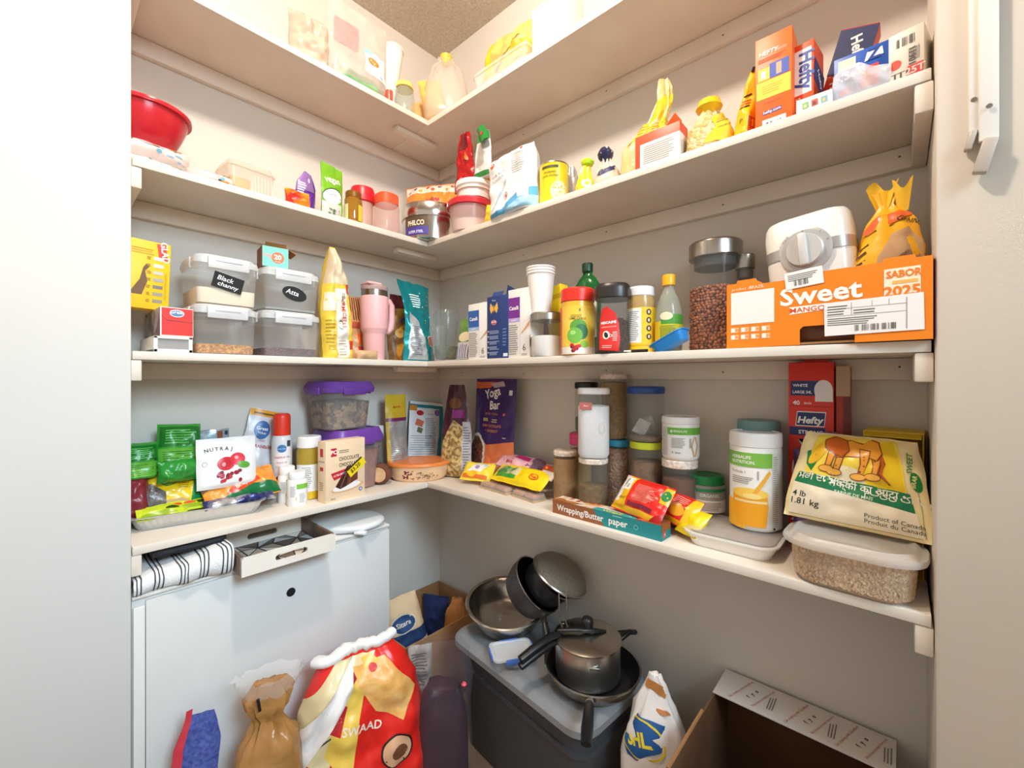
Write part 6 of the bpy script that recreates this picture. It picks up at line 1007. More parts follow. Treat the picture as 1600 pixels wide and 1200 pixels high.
# ---------------------------------------------------------------- top shelf
T, P, w, h = pouchfit('L1', 452, 512, 30, .05, 'clear_bag', 'clear plastic bag with beige contents on top shelf', .07, M('#e0cdbb', .15, clear=.45, bump=.6, bs=50), 'brick', 95, .008)
T, P, w, h = pouchfit('L1', 512, 603, 20, .03, 'zip_bag', 'clear zip bag with green and red contents and paper label', .07, M('#e6dcd6', .12, clear=.62, bump=.4, bs=50), 'stand', 97, .004)
sack(T, [(.002, w*.40, .022), (.01, w*.43, .026), (.035, w*.42, .026), (.045, w*.2, .01)], M('#5f9a66', .4, c2='#8fb88a', ns=30, bump=.4), 'green_contents', seed=3, wr=.005); o = MB().box((-w*.2, .0, h*.62), (w*.4, .016, h*.3), .006).build('red_contents', M('#c8404a', .4), T)
k = P.ink(.4); k.rect(w*.05, h*.20, w*.44, h*.52, '#f4f4f2', 2); k.poly([(w*.05, h*.46), (w*.30, h*.52), (w*.05, h*.52)], '#8fd0e8', 3); k.ell(w*.20, h*.38, .022, .011, '#e8822c', 3, -6); k.text('label', w*.20, h*.37, .008, '#f7e0c0', 5, -6); k.bars(w*.09, h*.22, w*.20, h*.28, '#8a8280', n=10); k.ell(w*.36, h*.25, .007, .007, '#8fa8dc', 3); k.build(T)
p = spot('L1', 602, .085); T = thing('white_tube', 'tall white tube leaning beside clear zip bag on top shelf', 'tube', p, look(p), 0, 7); h = zrow(p, 73)-p.z; MB().lathe([(.030, 0), (.032, .004), (.036, h-.006), (.036, h), (.032, h), (.03, h-.004)], 28).build('sleeve', M('#f2eeea', .35, clear=.08), T); MB().lathe([(.0365, h-.012), (.0375, h-.010), (.0375, h-.004), (.0365, h-.002)], 28).build('rim', M('#d9d2cc', .4), T)
p, rz, r, h = fit('L1', 602, 614, 136, .012, True); T = thing('red_sauce_bottle', 'tiny red capped bottle at top shelf edge', 'bottle', p, rz); jar(T, r, h, M('#d8503a', .3), M('#e8dcd0', .4), lh=h*.3, neck=.6)
p, rz, r, h = fit('L1', 616, 648, 131, .04, True); T = thing('glass_jar', 'round glass jar with yellow cover on top shelf', 'jar', p, rz); MB().lathe([(r*.85, 0), (r, .006), (r*1.02, h*.45), (r*.9, h*.72), (r*.72, h*.82)], 32).build('jar_body', M('#a9b8ac', .08, clear=.6, spec=.8), T); MB().lathe([(r*.74, h*.80), (r*.9, h*.81), (r*.84, h*.95), (r*.5, h)], 24).build('cover', M('#f2d56a', .4, bump=.4), T)
p, rz, w, h = fit('R1', 646, 664, 160, .05); T = thing('amber_packet', 'small amber packet in the top shelf corner', 'packet', p, rz+.6); P = Pouch(w, h, .02, 'stand', 99, .003); P.build(T, M('#e8b878', .3, bump=.4)); P.ink().rect(-w*.3, h*.3, w*.3, h*.5, '#c8584a', 1).build(T)
p = spot('R1', 697, .075); h = zrow(p, 92)-p.z
T = thing('clear_shopping_bag', 'clear bag of yellow packet and grey bundle, top shelf corner', 'bag', p, look(p)); S = sack(T, [(0, .075, .055), (.01, .085, .065), (h*.5, .085, .062), (h*.8, .06, .04), (h*.92, .025, .02), (h, .03, .012)], M('#efe4da', .12, clear=.6, bump=.5, bs=50), seed=11, lob=.3, wr=.006)
P = Pouch(.09, h*.62, .05, 'pillow', 12, .006); o = P.build(T, M('#f0b860', .4, c2='#f2d06a', ns=20, bump=.3), 'yellow_packet'); o.location = (-.032, -.012, .006); o.rotation_euler = (0, -.2, 0)
o = MB().lathe([(.012, 0), (.034, .008), (.040, .03), (.030, .055), (.008, .062)], 20).build('grey_bundle', M('#b5afaa', .5, bump=.5, bs=60), T, 60); o.location = (.040, -.004, .004)
o = MB().lathe([(.010, .0), (.016, .01), (.016, .05), (.01, .056)], 14).build('blue_band', M('#7fb4dc', .4), T); o.location = (.008, -.026, .01); o.rotation_euler = (0, -.3, 0)
MB().lathe([(.014, h*.9), (.020, h*.96), (.024, h*1.03), (.010, h*1.06)], 12).build('yellow_tie', M('#f2c83c', .4, bump=.5), T)
A = spot('R1', 738, .02); B = spot('R1', 822, .02); w = (B-A).length; p = (A+B)/2; h = .07
T = thing('clear_tub', 'clear rectangular tub with grey packets on top shelf', 'container', p+Vector((0, .05, 0)), 0); MB().rr([(.001, w*.9, .085, .014), (h*.85, w*.98, .1, .016), (h*.85, w*1.02, .108, .018), (h, w*1.0, .104, .018)], cap1=False).build('tub', M('#e6e2e4', .12, clear=.6), T); MB().rr([(.004, w*.86, .08, .012), (h*.5, w*.88, .08, .02), (h*.62, w*.5, .05, .02)]).build('contents', M('#b9b4bc', .5, c2='#e0b890', ns=24, bump=.3), T)
P_ = p+Vector((0, .05, h+.001)); T = thing('orange_snack_bag', 'yellow and orange snack bag lying on clear tub', 'bag', P_, 0, -10, 3); P = Pouch(w*1.05, .13, .06, 'pillow', 14, .006); P.build(T, M('#f0b060', .3, bump=.4, bs=40, c2='#f4cc6a', ns=14)); k = P.ink(); k.rect(-w*.5, .008, -w*.3, .12, '#f2c01e', 1); k.rect(w*.1, .006, w*.5, .05, '#f4a81c', 1); k.rect(-w*.1, .004, w*.25, .018, '#a5c83c', 2, 6); k.rect(-w*.28, .03, w*.3, .033, '#8a5a20', 2, 28); k.build(T)
A = spot('R1', 826, .02); B = spot('R1', 885, .02); w = (B-A).length; p = (A+B)/2; T = thing('white_carton', 'white carton with faint print at right on top shelf', 'box', p+Vector((.01, .04, 0)), 0); carton(T, w, .07, .15, M('#f0ece6', .5)); k = Ink(s_front(.07)); k.lines(-w*.3, .02, w*.3, .1, 6, '#d9d2c8', 1); k.build(T)
# ---------------------------------------------------------------- below the shelves
CABW = M('#dcdedd', .5, bump=.05, bs=80, c2='#d4d6d5', ns=4); CX0 = .285; CZT = .735; CY1 = -.447
T = thing('low_cabinet', 'white painted low cabinet with round finger hole', 'cabinet', (.14, (YL+CY1)/2, 0)); L_ = CY1-YL-.003
MB().box((0, 0, CZT/2), (.272, L_, CZT-.002), .002).build('body', CABW, T)
MB().box((.140, .012, CZT/2-.008), (.012, L_-.026, CZT-.018), .0015).build('door', CABW, T)
MB().box((.141, -L_/2+.013, CZT/2-.012), (.012, .022, CZT-.03), .003).build('side_trim', M('#e2e3e1', .5, bump=.4, bs=40), T)
MB().box((.006, 0, CZT-.004), (.280, L_, .008), .002).build('top_board', M('#e9e6df', .5), T)
o = MB().lathe([(.0125, 0), (.0125, .0012), (.0105, .0012), (.0105, -.004)], 28, cap1=True).build('finger_hole', M('#121212', .9), T); o.location = (.1462, -.779-(YL+CY1)/2, .618); o.rotation_euler = (0, PI/2, 0)  # black disc: its colour stands in for the shade inside the hole
# towel folded on the cabinet with its fold at the front
T = thing('striped_towel', 'folded white towel with grey stripes on low cabinet', 'towel', (0, 0, CZT+.001)); y0, y1 = YL+.004, -.937
def twl(u, s, o=0.):   # u 0..1 along y, s 0..1 around the front fold from below to above
    th = .034+.040*u+.003*math.sin(9*u); a = -PI/2+PI*min(1, s*1.6); xb = .275+.016*u+.006*math.sin(14*u+1); r_ = th/2
    if s < .625: x = xb+(r_+o)*math.cos(a)*.85; z = r_+(r_+o)*math.sin(a)
    else: x = xb-(s-.625)/.375*.22; z = th+o
    return Vector((x, y0+(y1-y0)*u+.006*nz(u*6, s*3, 1), max(z+.004*nz(u*8, s*5, 2)*(s > .1), .0005)))
MB().grid(lambda i, j: twl(i, j), 40, 24).add([(.05, y0, .0006), (.27, y0, .0006), (.27, y1, .0006), (.05, y1, .0006)], [[0, 1, 2, 3]]).build('towel_cloth', M('#eceded', .9, bump=.5, bs=220), T, 80)
k = MB(); g = []
for c in (.04, .24, .47, .70, .93): g += [c-.042, c, c+.042]
for c in g:
    k.grid(lambda i, j, c=c: twl(min(1, max(0, c+(i-.5)*.014)), j, .0012), 2, 24)
k.build('grey_stripes', M('#3f444b', .9), T, 80)
T = thing('dark_cloth', 'dark grey knitted cloth folded on striped towel', 'cloth', (.148, -1.012, CZT+.068)); 
MB().loft([[(x*(1+.04*nz(z*60, j, 1)), y, z+.004*nz(x*14, y*14, 3)*(z > .003)) for j, (x, y, _) in enumerate(rrect(0, w_, .16, .02, k=6))] for z, w_ in ((.001, .21), (.004, .228), (.010, .232), (.015, .228), (.019, .20))]).build('cloth_fold', M('#35343a', .95, bump=1., bs=160), T, 80)
for i in range(2): MB().tube([(.116-.004*i, -.075+.015*q, .006+.006*i+.001*math.sin(q)) for q in range(11)], .0018, 6).build('fold_line', M('#222126', .95), T)
# patterned tray with hand slots
ty0, ty1 = -.931, -.684; tw = ty1-ty0; tx = .366; tdp = .23; th_ = .050
T = thing('serving_tray', 'white edged serving tray with geometric pattern and hand slot', 'tray', (tx-tdp/2, (ty0+ty1)/2, CZT+.001), PI/2)
def slotpanel(w, h, t, sw, sh, y):
    inner = [(x, z+h/2+.002) for x, z, _ in [(p_[0], p_[1], 0) for p_ in rrect(0, sw, sh, sh/2-.0005, k=6)]]; n = len(inner); V = []
    for yy in (y-t/2, y+t/2):
        V += [(x, yy, z) for x, z in inner]
        for x, z in inner:
            dx, dz = x, z-h/2; s_ = min((w/2)/abs(dx) if abs(dx) > 1e-6 else 1e9, (h/2)/abs(dz) if abs(dz) > 1e-6 else 1e9); V.append((dx*s_, yy, h/2+dz*s_))
        for sx in (1, -1):
            for sz in (1, 0): V.append((sx*w/2, yy, h*sz))
    m = 2*n+4; Fc = []
    for b_, fl in ((0, 0), (m, 1)):
        for i in range(n):
            j = (i+1) % n; f = [b_+i, b_+n+i, b_+n+j, b_+j]; Fc.append(f if not fl else f[::-1])
            P1, P2 = V[b_+n+i], V[b_+n+j]
            if abs(P1[0]-P2[0]) > 1e-5 and abs(P1[2]-P2[2]) > 1e-5:
                for q in range(4):
                    c = V[b_+2*n+q]
                    if (abs(c[0]-P1[0]) < 1e-6 or abs(c[2]-P1[2]) < 1e-6) and (abs(c[0]-P2[0]) < 1e-6 or abs(c[2]-P2[2]) < 1e-6): Fc.append([b_+n+i, b_+2*n+q, b_+n+j])
    for i in range(n): j = (i+1) % n; Fc.append([i, j, m+j, m+i])
    return V, Fc
TW = M('#f0e9df', .5, c2='#e9dfd2', ns=10)
MB().add(*slotpanel(tw, th_, .008, .085, .017, -tdp/2)).build('front_rim', TW, T, 30); MB().add(*slotpanel(tw, th_, .008, .085, .017, tdp/2)).build('back_rim', TW, T, 30)
PAT = M('#6d5f56', .5)
for sx in (-1, 1): MB().box((sx*(tw/2-.004), 0, th_/2), (.008, tdp-.008, th_), .001).build('side_rim', M('#8a6d58', .5, c2='#4a3f3a', ns=14), T)
MB().box((0, 0, .003), (tw-.008, tdp-.008, .005)).build('tray_floor', M('#c9bfb4', .5), T)
k = Ink(lambda u, v, o: (u, v, .0056+o)); rg = random.Random(6); cols = ['#a8988c', '#f0ece6', '#5d534d', '#c9b8a6', '#b9c0c4', '#dcd4ca', '#8a7a6e']; qi = 0
nx_, ny_ = 5, 4; gp = [[((i/nx_-.5)*(tw-.016)+(rg.uniform(-.014, .014) if 0 < i < nx_ else 0), (j/ny_-.5)*(tdp-.016)+(rg.uniform(-.014, .014) if 0 < j < ny_ else 0)) for j in range(ny_+1)] for i in range(nx_+1)]
for i in range(nx_):
    for j in range(ny_):
        a_, b_, c_, d_ = gp[i][j], gp[i+1][j], gp[i+1][j+1], gp[i][j+1]
        for tri in (((a_, b_, c_), (a_, c_, d_)) if (i+j) % 2 else ((a_, b_, d_), (b_, c_, d_))):
            m_ = (sum(q[0] for q in tri)/3, sum(q[1] for q in tri)/3); k.poly(list(tri), '#1f1c1c', 0); k.poly([(m_[0]+(q[0]-m_[0])*.86, m_[1]+(q[1]-m_[1])*.86) for q in tri], cols[qi % 7], 2); qi += 3 if qi % 2 else 2
k.build(T, 'geometric_pattern')
# white oval lid
T = thing('oval_lid', 'smooth white oval plastic lid resting on cabinet corner', 'lid', (.185, -.555, CZT+.001), .6)
MB().loft([[(.13*s*math.cos(2*PI*j/48), .105*s*math.sin(2*PI*j/48), z) for j in range(48)] for z, s in ((.004, .86), (.006, .96), (.012, 1), (.018, 1), (.023, .97), (.026, .88), (.0275, .5), (.028, .1))]).build('lid_shell', M('#e6eaec', .3, coat=.3), T, 60)
o = MB().box((0, 0, .004), (.04, .02, .008), .002).build('foot', M('#eef0f0', .4), T); o.location = (.09, -.075, 0)
# cardboard box in the corner, paper bag in it
def openbox(T, w, d, h, mats, t=.005, name='panel'):
    MB().box((0, -d/2+t/2, h/2), (w, t, h), .001).build('front_panel', mats, T); MB().box((0, d/2-t/2, h/2), (w, t, h), .001).build('back_panel', mats, T)
    for sx in (-1, 1): MB().box((sx*(w/2-t/2), 0, h/2), (t, d-2*t, h), .001).build('side_panel', mats, T)
    MB().box((0, 0, t/2+.001), (w-2*t, d-2*t, t)).build('base_panel', mats, T)
T = thing('cardboard_box', 'open brown cardboard box in the floor corner', 'box', (.175, -.215, 0)); openbox(T, .32, .40, .30, KRAFT)
p = Vector((.185, -.255, .045)); T = thing('paper_flour_bag', 'cream paper flour bag with blue emblem in cardboard box', 'bag', p, look(p)+.1, -8, -14)
P = Pouch(.15, .33, .08, 'brick', 15, .004, k=16); P.build(T, M('#e0c49c', .7, bump=.4, bs=30)); k = P.ink(.6); k.rect(-.075, .15, .075, .20, '#26406e', 1); k.ell(0, .235, .050, .036, '#e6dcc8', 2); k.ell(0, .235, .046, .032, '#2c4f84', 3); k.text('Sitara', 0, .227, .026, '#f2ead8', 5, 0, .02); k.build(T)
p = Vector((.262, -.115, .012)); T = thing('brown_paper_bag', 'crumpled brown paper bag stuffed in cardboard box', 'bag', p, .4); sack(T, [(0, .045, .045), (.02, .052, .05), (.22, .052, .05), (.29, .04, .035), (.325, .02, .015)], M('#b5793c', .7, bump=.8, bs=30, c2='#9a6230', ns=10), seed=5, wr=.010, k=16)
p = Vector((.10, -.10, .02)); T = thing('navy_packet', 'dark navy packet at the back of cardboard box', 'packet', p, .5); P = Pouch(.12, .27, .05, 'stand', 16, .005); P.build(T, M('#2a3a66', .4))
p = Vector((.392, -.395, .0)); T = thing('crumpled_receipt_bag', 'grey white crumpled printed wrapper beside cardboard box', 'wrapper', p, look(p)); P = Pouch(.08, .33, .025, 'brick', 17, .005); P.build(T, M('#b9b2aa', .4, bump=.6, bs=40)); P.ink().lines(-.03, .20, .03, .31, 12, '#77706a', 2).build(T)
# grey tote
tc_ = Vector((.765, -.190, 0)); tr = -.10; ZT_ = .37
T = thing('storage_tote', 'grey plastic storage tote with lid carrying the pans', 'tote', tc_, tr); TG = M('#4d4f54', .45)
MB().rr([(0, .50, .24, .04), (.006, .505, .245, .045), (ZT_-.045, .55, .285, .05), (ZT_-.03, .555, .29, .05)]).build('tub', TG, T)
MB().rr([(ZT_*.72, .548, .283, .05), (ZT_*.72, .556, .291, .05), (ZT_*.76, .558, .293, .05), (ZT_*.76, .55, .285, .05)]).build('rib', TG, T)
MB().rr([(ZT_-.032, .556, .292, .05), (ZT_-.032, .592, .325, .06), (ZT_-.014, .592, .325, .06), (ZT_-.004, .575, .308, .055), (ZT_, .555, .29, .05), (ZT_, .52, .26, .045), (ZT_-.005, .50, .24, .04)]).build('lid', M('#8b8e92', .42), T)
LZ = ZT_+.0005
# clip container lying on the tote
p = at(800, 1030, 2, LZ); T = thing('clip_lid_box', 'clear flat lunch box with blue clips on tote lid', 'container', p+Vector((0, 0, -.004)), look(p)+.25)
MB().rr([(0, .11, .075, .012), (.004, .115, .08, .014), (.03, .125, .09, .016)], cap1=False).build('tub', CLR, T); MB().rr([(.028, .128, .093, .016), (.03, .134, .098, .018), (.036, .134, .098, .018), (.038, .118, .082, .016), (.034, .11, .075, .014)]).build('lid', CLRW, T)
BL = M('#4f7fe0', .4)
for sx in (-1, 1): MB().box((sx*.068, 0, .028), (.004, .05, .018), .001).build('clip', BL, T)
for sy in (-1, 1): MB().box((0, sy*.05, .028), (.06, .004, .018), .001).build('clip', BL, T)
# steel basin
BS = M('#c4bdb4', .22, 1.)
p = Vector((.585, -.165, LZ+.012)); T = thing('steel_basin', 'wide stainless steel mixing bowl on tote lid', 'bowl', p, look(p), 9, 0); r = .14; h = .085
MB().lathe([(r*.5, 0), (r*.62, .002), (r*.80, h*.3), (r*.95, h*.85), (r*.96, h*.97), (r*1.02, h*.98), (r*1.03, h), (r*1.0, h+.003), (r*.94, h), (r*.93, h*.85), (r*.78, h*.32), (r*.60, .006), (r*.3, .005)], 56).build('bowl_body', BS, T, 50)
def axis_rot(a):
    a = Vector(a).normalized(); return Vector((0, 0, 1)).rotation_difference(a)
UP = Vector((0, 0, 1)); NS = M('#141315', .35, c2='#1c1b1d', ns=30); SPK = M('#161416', .45, c2='#4a4644', ns=260, sharp=False)
def oriented(name, label, cat, c, a, spin=0.):
    T = thing(name, label, cat, c); T.rotation_mode = 'QUATERNION'; T.rotation_quaternion = axis_rot(a)@Matrix.Rotation(spin, 3, 'Z').to_quaternion(); return T
def localdir(T, d): return T.rotation_quaternion.inverted()@Vector(d)
ax = RT*.62+UP*.62-FW*.25; c = at(812, 935, 1, -.165); c = Vector((.655, -.160, .500))
T = oriented('speckled_saucepan', 'black speckled saucepan tipped inside steel bowl', 'pan', c, ax); r = .10; h = .075
MB().lathe([(r*.7, 0), (r*.82, .004), (r*.97, h*.6), (r, h)], 44, cap1=False).build('pan_wall', M('#141214', .4, c2='#4d4845', ns=330), T, 50); MB().lathe([(r, h), (r*1.015, h+.001), (r*1.01, h+.004), (r*.97, h+.003)], 44, cap0=False, cap1=False).build('steel_rim', STEEL, T); MB().lathe([(r*.965, h+.002), (r*.94, h*.6), (r*.78, .010), (.001, .009)], 44, cap0=False).build('inner_coating', NS, T)
hd = localdir(T, -UP*.9-FW*.45); b0 = Vector((hd.x, hd.y, 0)).normalized()
w0 = Vector(c)+(T.rotation_quaternion@(b0*r+Vector((0, 0, h*.6)))); inv = T.rotation_quaternion.inverted()
pts = [w0, w0-FW*.035-UP*.02+RT*.005, w0-FW*.055-UP*.06+RT*.008, w0-FW*.065-UP*.105+RT*.006]
MB().tube([inv@(q-Vector(c)) for q in pts], [.010, .014, .0135, .012], 12, flat=.75).build('handle', BLACK, T, 60)
o = MB().tube([inv@(w0-Vector(c)), inv@(w0-FW*.018-UP*.008-Vector(c))], .0125, 12).build('handle_ferrule', STEEL, T)
c2 = Vector(c)+ax.normalized()*.058+RT*.020-FW*.006
T = oriented('inner_saucepan', 'smaller black saucepan nested in the speckled one', 'pan', c2, ax); r = .082; h = .07
MB().lathe([(r*.8, 0), (r*.9, .004), (r, h)], 40, cap1=False).build('pan_wall', NS, T, 50); MB().lathe([(r, h), (r*1.02, h+.001), (r*.98, h+.003)], 40, cap0=False, cap1=False).build('steel_rim', STEEL, T); MB().lathe([(r*.98, h), (r*.9, .008), (.001, .007)], 40, cap0=False).build('inner_coating', NS, T)
c3 = Vector(c2)+ax.normalized()*.066+RT*.018+UP*.002; axs = (RT*.45+UP*.85-FW*.15)
T = oriented('mesh_strainer', 'domed steel mesh strainer lying upside down on saucepans', 'strainer', c3, axs); r = .098
MESH = M('#a89e90', .4, .6, bump=1., bs=420, c2='#7d7468', ns=300)
MB().lathe([(r*.98, .004)]+[(r*.97*math.cos(a), .004+.052*math.sin(a)) for a in [i*PI/2/9 for i in range(1, 9)]]+[(.001, .0565)], 48, cap0=False).build('mesh_dome', MESH, T, 80)
MB().lathe([(r*.96, 0), (r*1.02, .001), (r*1.03, .005), (r*1.0, .008), (r*.96, .006)], 48, cap0=False, cap1=False).build('rim', STEEL, T)
inv = T.rotation_quaternion.inverted(); f0 = Vector(c3)-FW*r*.95
for sx in (-1, 1): MB().tube([inv@(q-Vector(c3)) for q in (f0+RT*(.012*sx), f0+RT*(.011*sx)-UP*.05-FW*.01, f0+RT*(.008*sx)-UP*.10-FW*.014)], .0022, 6).build('handle_wire', STEEL, T)
MB().tube([inv@(q-Vector(c3)) for q in (f0-UP*.095-FW*.013, f0-UP*.125-FW*.02-RT*.002)], [.010, .012], 10).build('handle_loop', M('#8d8479', .3, 1.), T)
# frying pan with the pressure cooker in it
pc = Vector((.955, -.195, LZ)); T = thing('frying_pan', 'black non stick frying pan with metal outside', 'pan', pc, look(pc)-.05); r = .135; h = .045
MB().lathe([(r*.75, 0), (r*.80, .002), (r*.93, h*.5), (r*1.0, h)], 56, cap1=False).build('pan_wall', M('#b0a596', .28, 1., c2='#a0937f', ns=9), T, 50); MB().lathe([(r, h), (r*1.015, h+.0005), (r*1.01, h+.003), (r*.975, h+.002)], 56, cap0=False, cap1=False).build('rim', STEEL, T); MB().lathe([(r*.98, h+.001), (r*.92, h*.55), (r*.78, .006), (.001, .005)], 56, cap0=False).build('inner_coating', NS, T)
MB().tube([(0, -r*.97, h*.72), (0, -r*1.12, h*.95)], [.016, .011], 12, flat=.7).build('handle_ferrule', STEEL, T); MB().tube([(0, -r*1.10, h*.93), (0, -r*1.4, h*1.15), (0, -r*1.9, h*1.3), (0, -r*2.2, h*1.25)], [.010, .013, .0145, .012], 12, flat=.65).build('handle', BLACK, T, 60)
q = pc+Vector((-.020, .004, .0075)); T = thing('pressure_cooker', 'steel pressure cooker with black handles and lid knob', 'cooker', q, look(q)); r = .094; h = .105
MB().lathe([(r*.92, 0), (r*.98, .004), (r, .012), (r, h-.004), (r*1.03, h-.002), (r*1.03, h)], 56, cap1=False).build('cooker_body', M('#dedad4', .33, 1.), T, 50)
MB().lathe([(r*1.0, h-.002), (r*1.05, h), (r*1.05, h+.004), (r*.98, h+.008), (r*.7, h+.014), (r*.3, h+.018), (.001, h+.019)], 56).build('lid', M('#bdb6ac', .25, 1.), T, 40)
k_ = MB().lathe([(.009, h+.016), (.007, h+.026), (.006, h+.03)], 16).build('valve_stem', STEEL, T); MB().lathe([(.008, h+.030), (.0165, h+.034), (.0175, h+.052), (.014, h+.058), (.01, h+.06)], 24).build('knob', BLACK, T)
for z_, e in ((h-.006, 0), (h+.014, .012)):
    MB().tube([(-r*.9, -.02, z_), (-r*1.15, -.045, z_+.002), (-r*1.6, -.085, z_-.012), (-r*1.95, -.115, z_-.026)], [.011, .012, .0135, .012], 10, flat=.75).build('handle', BLACK, T, 60)
MB().tube([(r*.55, .012, h+.016), (r*.2, -.01, h+.028), (-r*.3, -.02, h+.03), (-r*.9, -.018, h+.022)], [.006, .009, .009, .009], 8, flat=.8).build('lid_bar', BLACK, T, 60)
MB().tube([(r*.95, .02, h-.012), (r*1.3, .035, h+.008), (r*1.5, .055, h-.002), (r*1.42, .075, h-.014), (r*.92, .06, h-.014)], .0085, 10, flat=.9).build('ear_handle', BLACK, T, 60)
MB().box((.020, -r*1.005, h*.72), (.028, .004, .006), .001).build('rivet_plate', STEEL, T)
# sacks standing on the floor
p = Vector((.500, -.650, 0)); T = thing('red_snack_bag', 'large red and yellow snack bag with white rolled rim', 'bag', p, look(p)+.10, -6, -3); P = Pouch(.35, .47, .12, 'brick', 21, .008, k=12, hw=[(0, 1), (.55, 1), (.75, .92), (.9, .72), (1, .52)]); P.build(T, M('#e3251d', .3, bump=.3, bs=30), nx=44, ny=40)
k = P.ink(.3, .008); w = .35; h = .47; k.poly([(-w*.5, h*.55), (-w*.28, h*.40), (-w*.12, h*.80), (w*.22, h*.97), (-w*.3, h*.97), (-w*.5, h*.8)], '#e6d6a8', 1); k.lines(-w*.42, h*.58, -w*.24, h*.72, 6, '#4a4a3a', 3, rot=30); k.poly([(-w*.30, h*.5), (-w*.15, h*.85), (w*.08, h*.93), (-w*.03, h*.66), (-w*.12, h*.3)], '#f0cc5a', 2); k.poly([(-w*.08, h*.92), (w*.30, h*.94), (w*.46, h*.70), (w*.30, h*.56), (w*.10, h*.66), (-w*.02, h*.82)], M('#e8a24a', .35, c2='#f2c47c', ns=26, bump=.4), 3); k.poly([(-w*.32, h*.66), (-w*.18, h*.60), (-w*.12, h*.74), (-w*.26, h*.82)], '#c81f2a', 4); k.text('SWAAD', -w*.02, h*.58, .030, '#f4e6d8', 6, -12, .02); k.rect(-w*.30, h*.80, -w*.02, h*.835, '#b01c3a', 4, 42); k.text('SINCE 1901', -w*.16, h*.81, .014, '#f4dcd8', 6, 42, .02); k.ell(w*.24, h*.40, .045, .045, '#2a1a18', 4); k.ell(w*.24, h*.40, .040, .040, '#e0b08a', 5); k.ell(w*.26, h*.39, .022, .02, '#7a4a34', 6); k.poly([(w*.05, h*.90), (w*.22, h*.92), (w*.15, h*.97), (w*.02, h*.95)], '#f0c24a', 4); k.ell(w*.13, h*.90, .016, .010, '#d8382a', 5); k.build(T)
MB().tube([P.pt(u*w, h*(.985-.10*max(0, -u-.1)), .0, -1)+Vector((0, .01, .012+.012*nz(u*9, 1, 4))) for u in [i/24-.5 for i in range(25)]], [.014+.009*abs(nz(i*.7, 2, 3))+.006 for i in range(25)], 10, flat=.7).build('rolled_rim', M('#f3f1f0', .5, bump=.6, bs=50), T, 80)
MB().grid(lambda i, j: P.pt((-.5+.42*i)*w, h*(.66+.32*i-.24*j*(1-.35*i)), .012+.01*math.sin(6*i+4*j), -1), 16, 12).build('folded_flap', M('#f0eeee', .45, bump=.4, bs=40), T, 80)
p = Vector((.600, -.462, 0)); T = thing('clear_purple_sack', 'clear plastic sack with dark purple contents behind red bag', 'sack', p, look(p)); sack(T, [(0, .07, .045), (.02, .08, .05), (.28, .085, .05), (.36, .085, .04), (.43, .08, .03), (.47, .05, .02)], M('#857a82', .12, clear=.86, bump=.8, bs=40), seed=8, lob=.25, wr=.012, k=14, cap1=False); sack(T, [(.004, .06, .035), (.02, .068, .04), (.26, .07, .04), (.33, .05, .03)], M('#1c0c20', .5, c2='#43142a', ns=14, bump=.5), 'contents', seed=9, wr=.012)
o = MB().lathe([(.004, -.006), (.008, 0), (.004, .006)], 10).build('pink_bead', M('#e0566a', .4), T); o.location = (.06, -.055, .36)
p = Vector((.428, -.885, 0)); T = thing('brown_tied_sack', 'clear tied sack of brown sugar with black twist', 'sack', p, look(p)); sack(T, [(0, .06, .05), (.02, .074, .06), (.29, .074, .06), (.34, .06, .048), (.38, .033, .028), (.395, .027, .023), (.42, .046, .033), (.45, .055, .03), (.48, .033, .02)], M('#c18f55', .25, clear=.12, bump=.7, bs=36, c2='#a9773f', ns=9), seed=14, lob=.35, wr=.010, k=16, nl=11)
o = MB().box((0, 0, 0), (.007, .004, .032), .001).build('black_twist', BLACK, T); o.location = (-.022, -.046, .455); o.rotation_euler = (0, -.15, 0)
MB().loft([[((.055+.025*t_)*math.cos(2*PI*j/30)*(1+.2*nz(j*.9, t_*3, 3)), (.03+.012*t_)*math.sin(2*PI*j/30), 0.45+.05*t_+.012*nz(j*.8, t_*4, 6)) for j in range(30)] for t_ in (0, .4, .8, 1)], 0, False, False).build('clear_ruffle', FILM, T, 80)
p = Vector((.385, -1.052, 0)); T = thing('blue_snack_pouch', 'tip of a blue dotted pouch before low cabinet', 'bag', p, look(p)-.1, -3, 4); P = Pouch(.085, .445, .06, 'stand', 24, .004, hw=[(0, 1), (.85, 1), (1, .6)]); P.build(T, M('#2f3f8a', .3, c2='#5a6ab0', ns=120, bump=.3)); P.ink().poly([(-.05, .30), (-.03, .30), (-.03, .46), (-.05, .46)], '#c83a4a', 1).build(T)
p = Vector((1.156, -.22, 0)); T = thing('flour_sack', 'white flour bag with blue and yellow lettering', 'bag', p, look(p)-.10, 0, 0); S = sack(T, [(0, .076, .055), (.02, .084, .062), (.28, .083, .06), (.36, .07, .048), (.42, .048, .032), (.47, .024, .012), (.49, .012, .005)], M('#ece6e2', .4, bump=.4, bs=26), seed=16, lob=.12, wr=.010, k=14)
k = Ink(S, (.008, .008)); k.poly([(-.075, .34), (-.045, .40), (.02, .395), (.012, .34), (-.03, .30), (-.065, .30)], '#1f5a9a', 1); k.ring(-.03, .35, .050, .046, .004, '#e8cf2c', 2); k.text('SHL', -.028, .335, .042, '#f0d83c', 4, 14, .04, sx=.8); k.poly([(.02, .28), (.075, .36), (.095, .33), (.045, .26)], '#1f5a9a', 1); k.text('ATTA', .058, .298, .028, '#f0d83c', 4, 52, .03); k.rect(-.02, .455, .03, .475, '#b5763a', 2, -20); k.ell(.02, .42, .02, .005, '#c8814a', 2, -8); k.build(T)
bx0, bx1, by0, by1, bz = 1.266, 1.615, -.44, -.012, .45
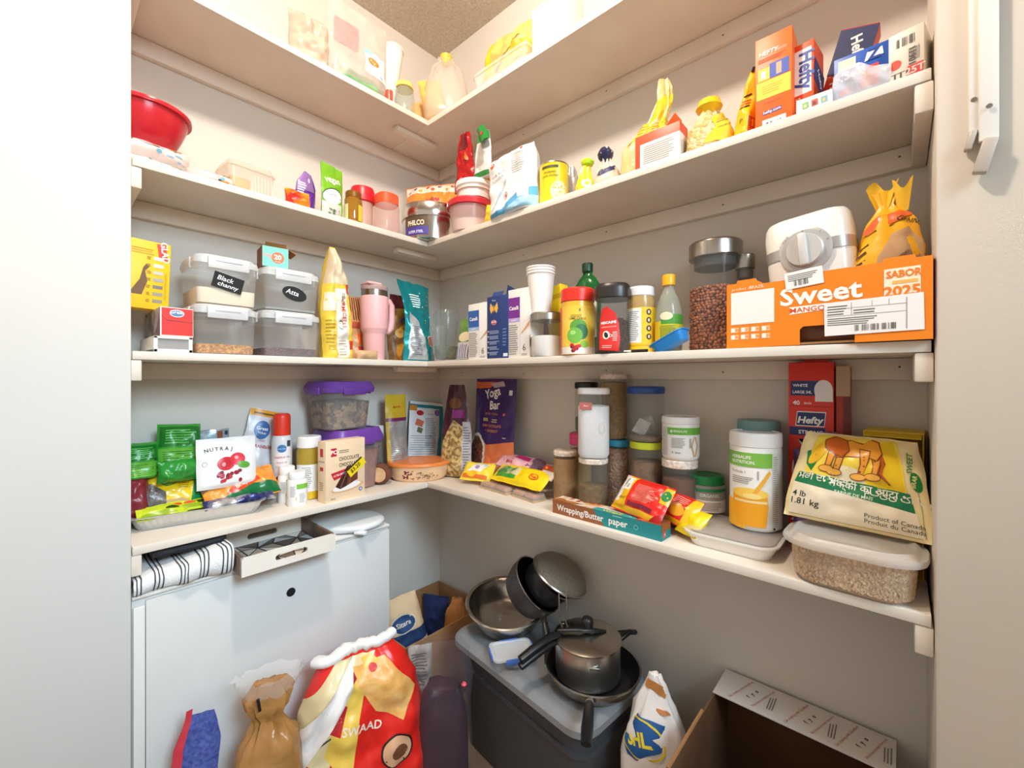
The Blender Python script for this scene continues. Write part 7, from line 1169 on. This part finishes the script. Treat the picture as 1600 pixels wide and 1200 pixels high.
T = thing('printed_carton', 'open carton with white flap and red print on floor', 'box', ((bx0+bx1)/2, (by0+by1)/2, 0)); w = bx1-bx0; d = by1-by0; openbox(T, w, d, bz-.004, M('#6d4a2e', .8, c2='#5d3d24', ns=10))
MB().box((0, d/2-.058, bz-.001), (w, .115, .004), .001).build('top_flap', M('#e6e0dc', .55), T); MB().box((0, -d/2-.001, bz*.5), (w+.002, .003, bz-.006), .0005).build('white_face', M('#e6e0dc', .55), T)
k = Ink(lambda u, v, o: (u, v, bz+.0012+o)); 
for x in (-.10, .02, .115): k.text('Get cooking with Goodfood', x-.02, d/2-.06, .009, '#c85a5a', 1, 72); k.text('f   y   o', x+.008, d/2-.06, .014, '#3a3434', 1, 72, .03); k.text("We'd love to hear from you", x+.03, d/2-.06, .0085, '#c85a5a', 1, 72); k.lines(x+.040, d/2-.09, x+.056, d/2-.03, 3, '#77706c', 1, vert=True)
k.build(T)
MB().tube([(-w/2+.002, -d/2+.02+q*.026, bz+.002+.003*nz(q, 1, 2)) for q in range(9)], .004, 6).build('torn_edge', KRAFT, T)
# ---------------------------------------------------------------- bracket hanging on the right front wall
fy = -.285
for i, (xa, xb, top, bot, lb) in enumerate(((1513, 1528, 40, 212, 'short white metal hanging strip on the right front wall'), (1528, 1558, 40, 228, 'wide white metal hanging strip with bent lower end on right wall'))):
    A = at(xa, bot, 1, fy); B = at(xb, bot, 1, fy); z1 = at(xa, bot, 1, fy).z; z0 = 2.02; ww = (B-A).length
    T = thing('hanging_strip', lb, 'bracket', ((A.x+B.x)/2, fy-.0005, z1), group='white strips on the right front wall'); WM = M('#efebe4', .35)
    MB().box((0, -.006-.004*i, (z0-z1)/2), (ww, .010, z0-z1), .002).build('strip', WM, T)
    MB().box((-.004, -.010-.004*i, -.014-.010*i), (ww*.8, .016, .030+.022*i), .003, rot=Matrix.Rotation(.25, 3, 'Y')).build('bent_end', M('#b9aea2', .4), T)
    MB().lathe([(.004, 0), (.003, .002)], 10).build('screw', STEEL, T).matrix_local = Matrix.Translation((0, -.011-.008*i, .05))@Matrix.Rotation(PI/2, 4, 'X')
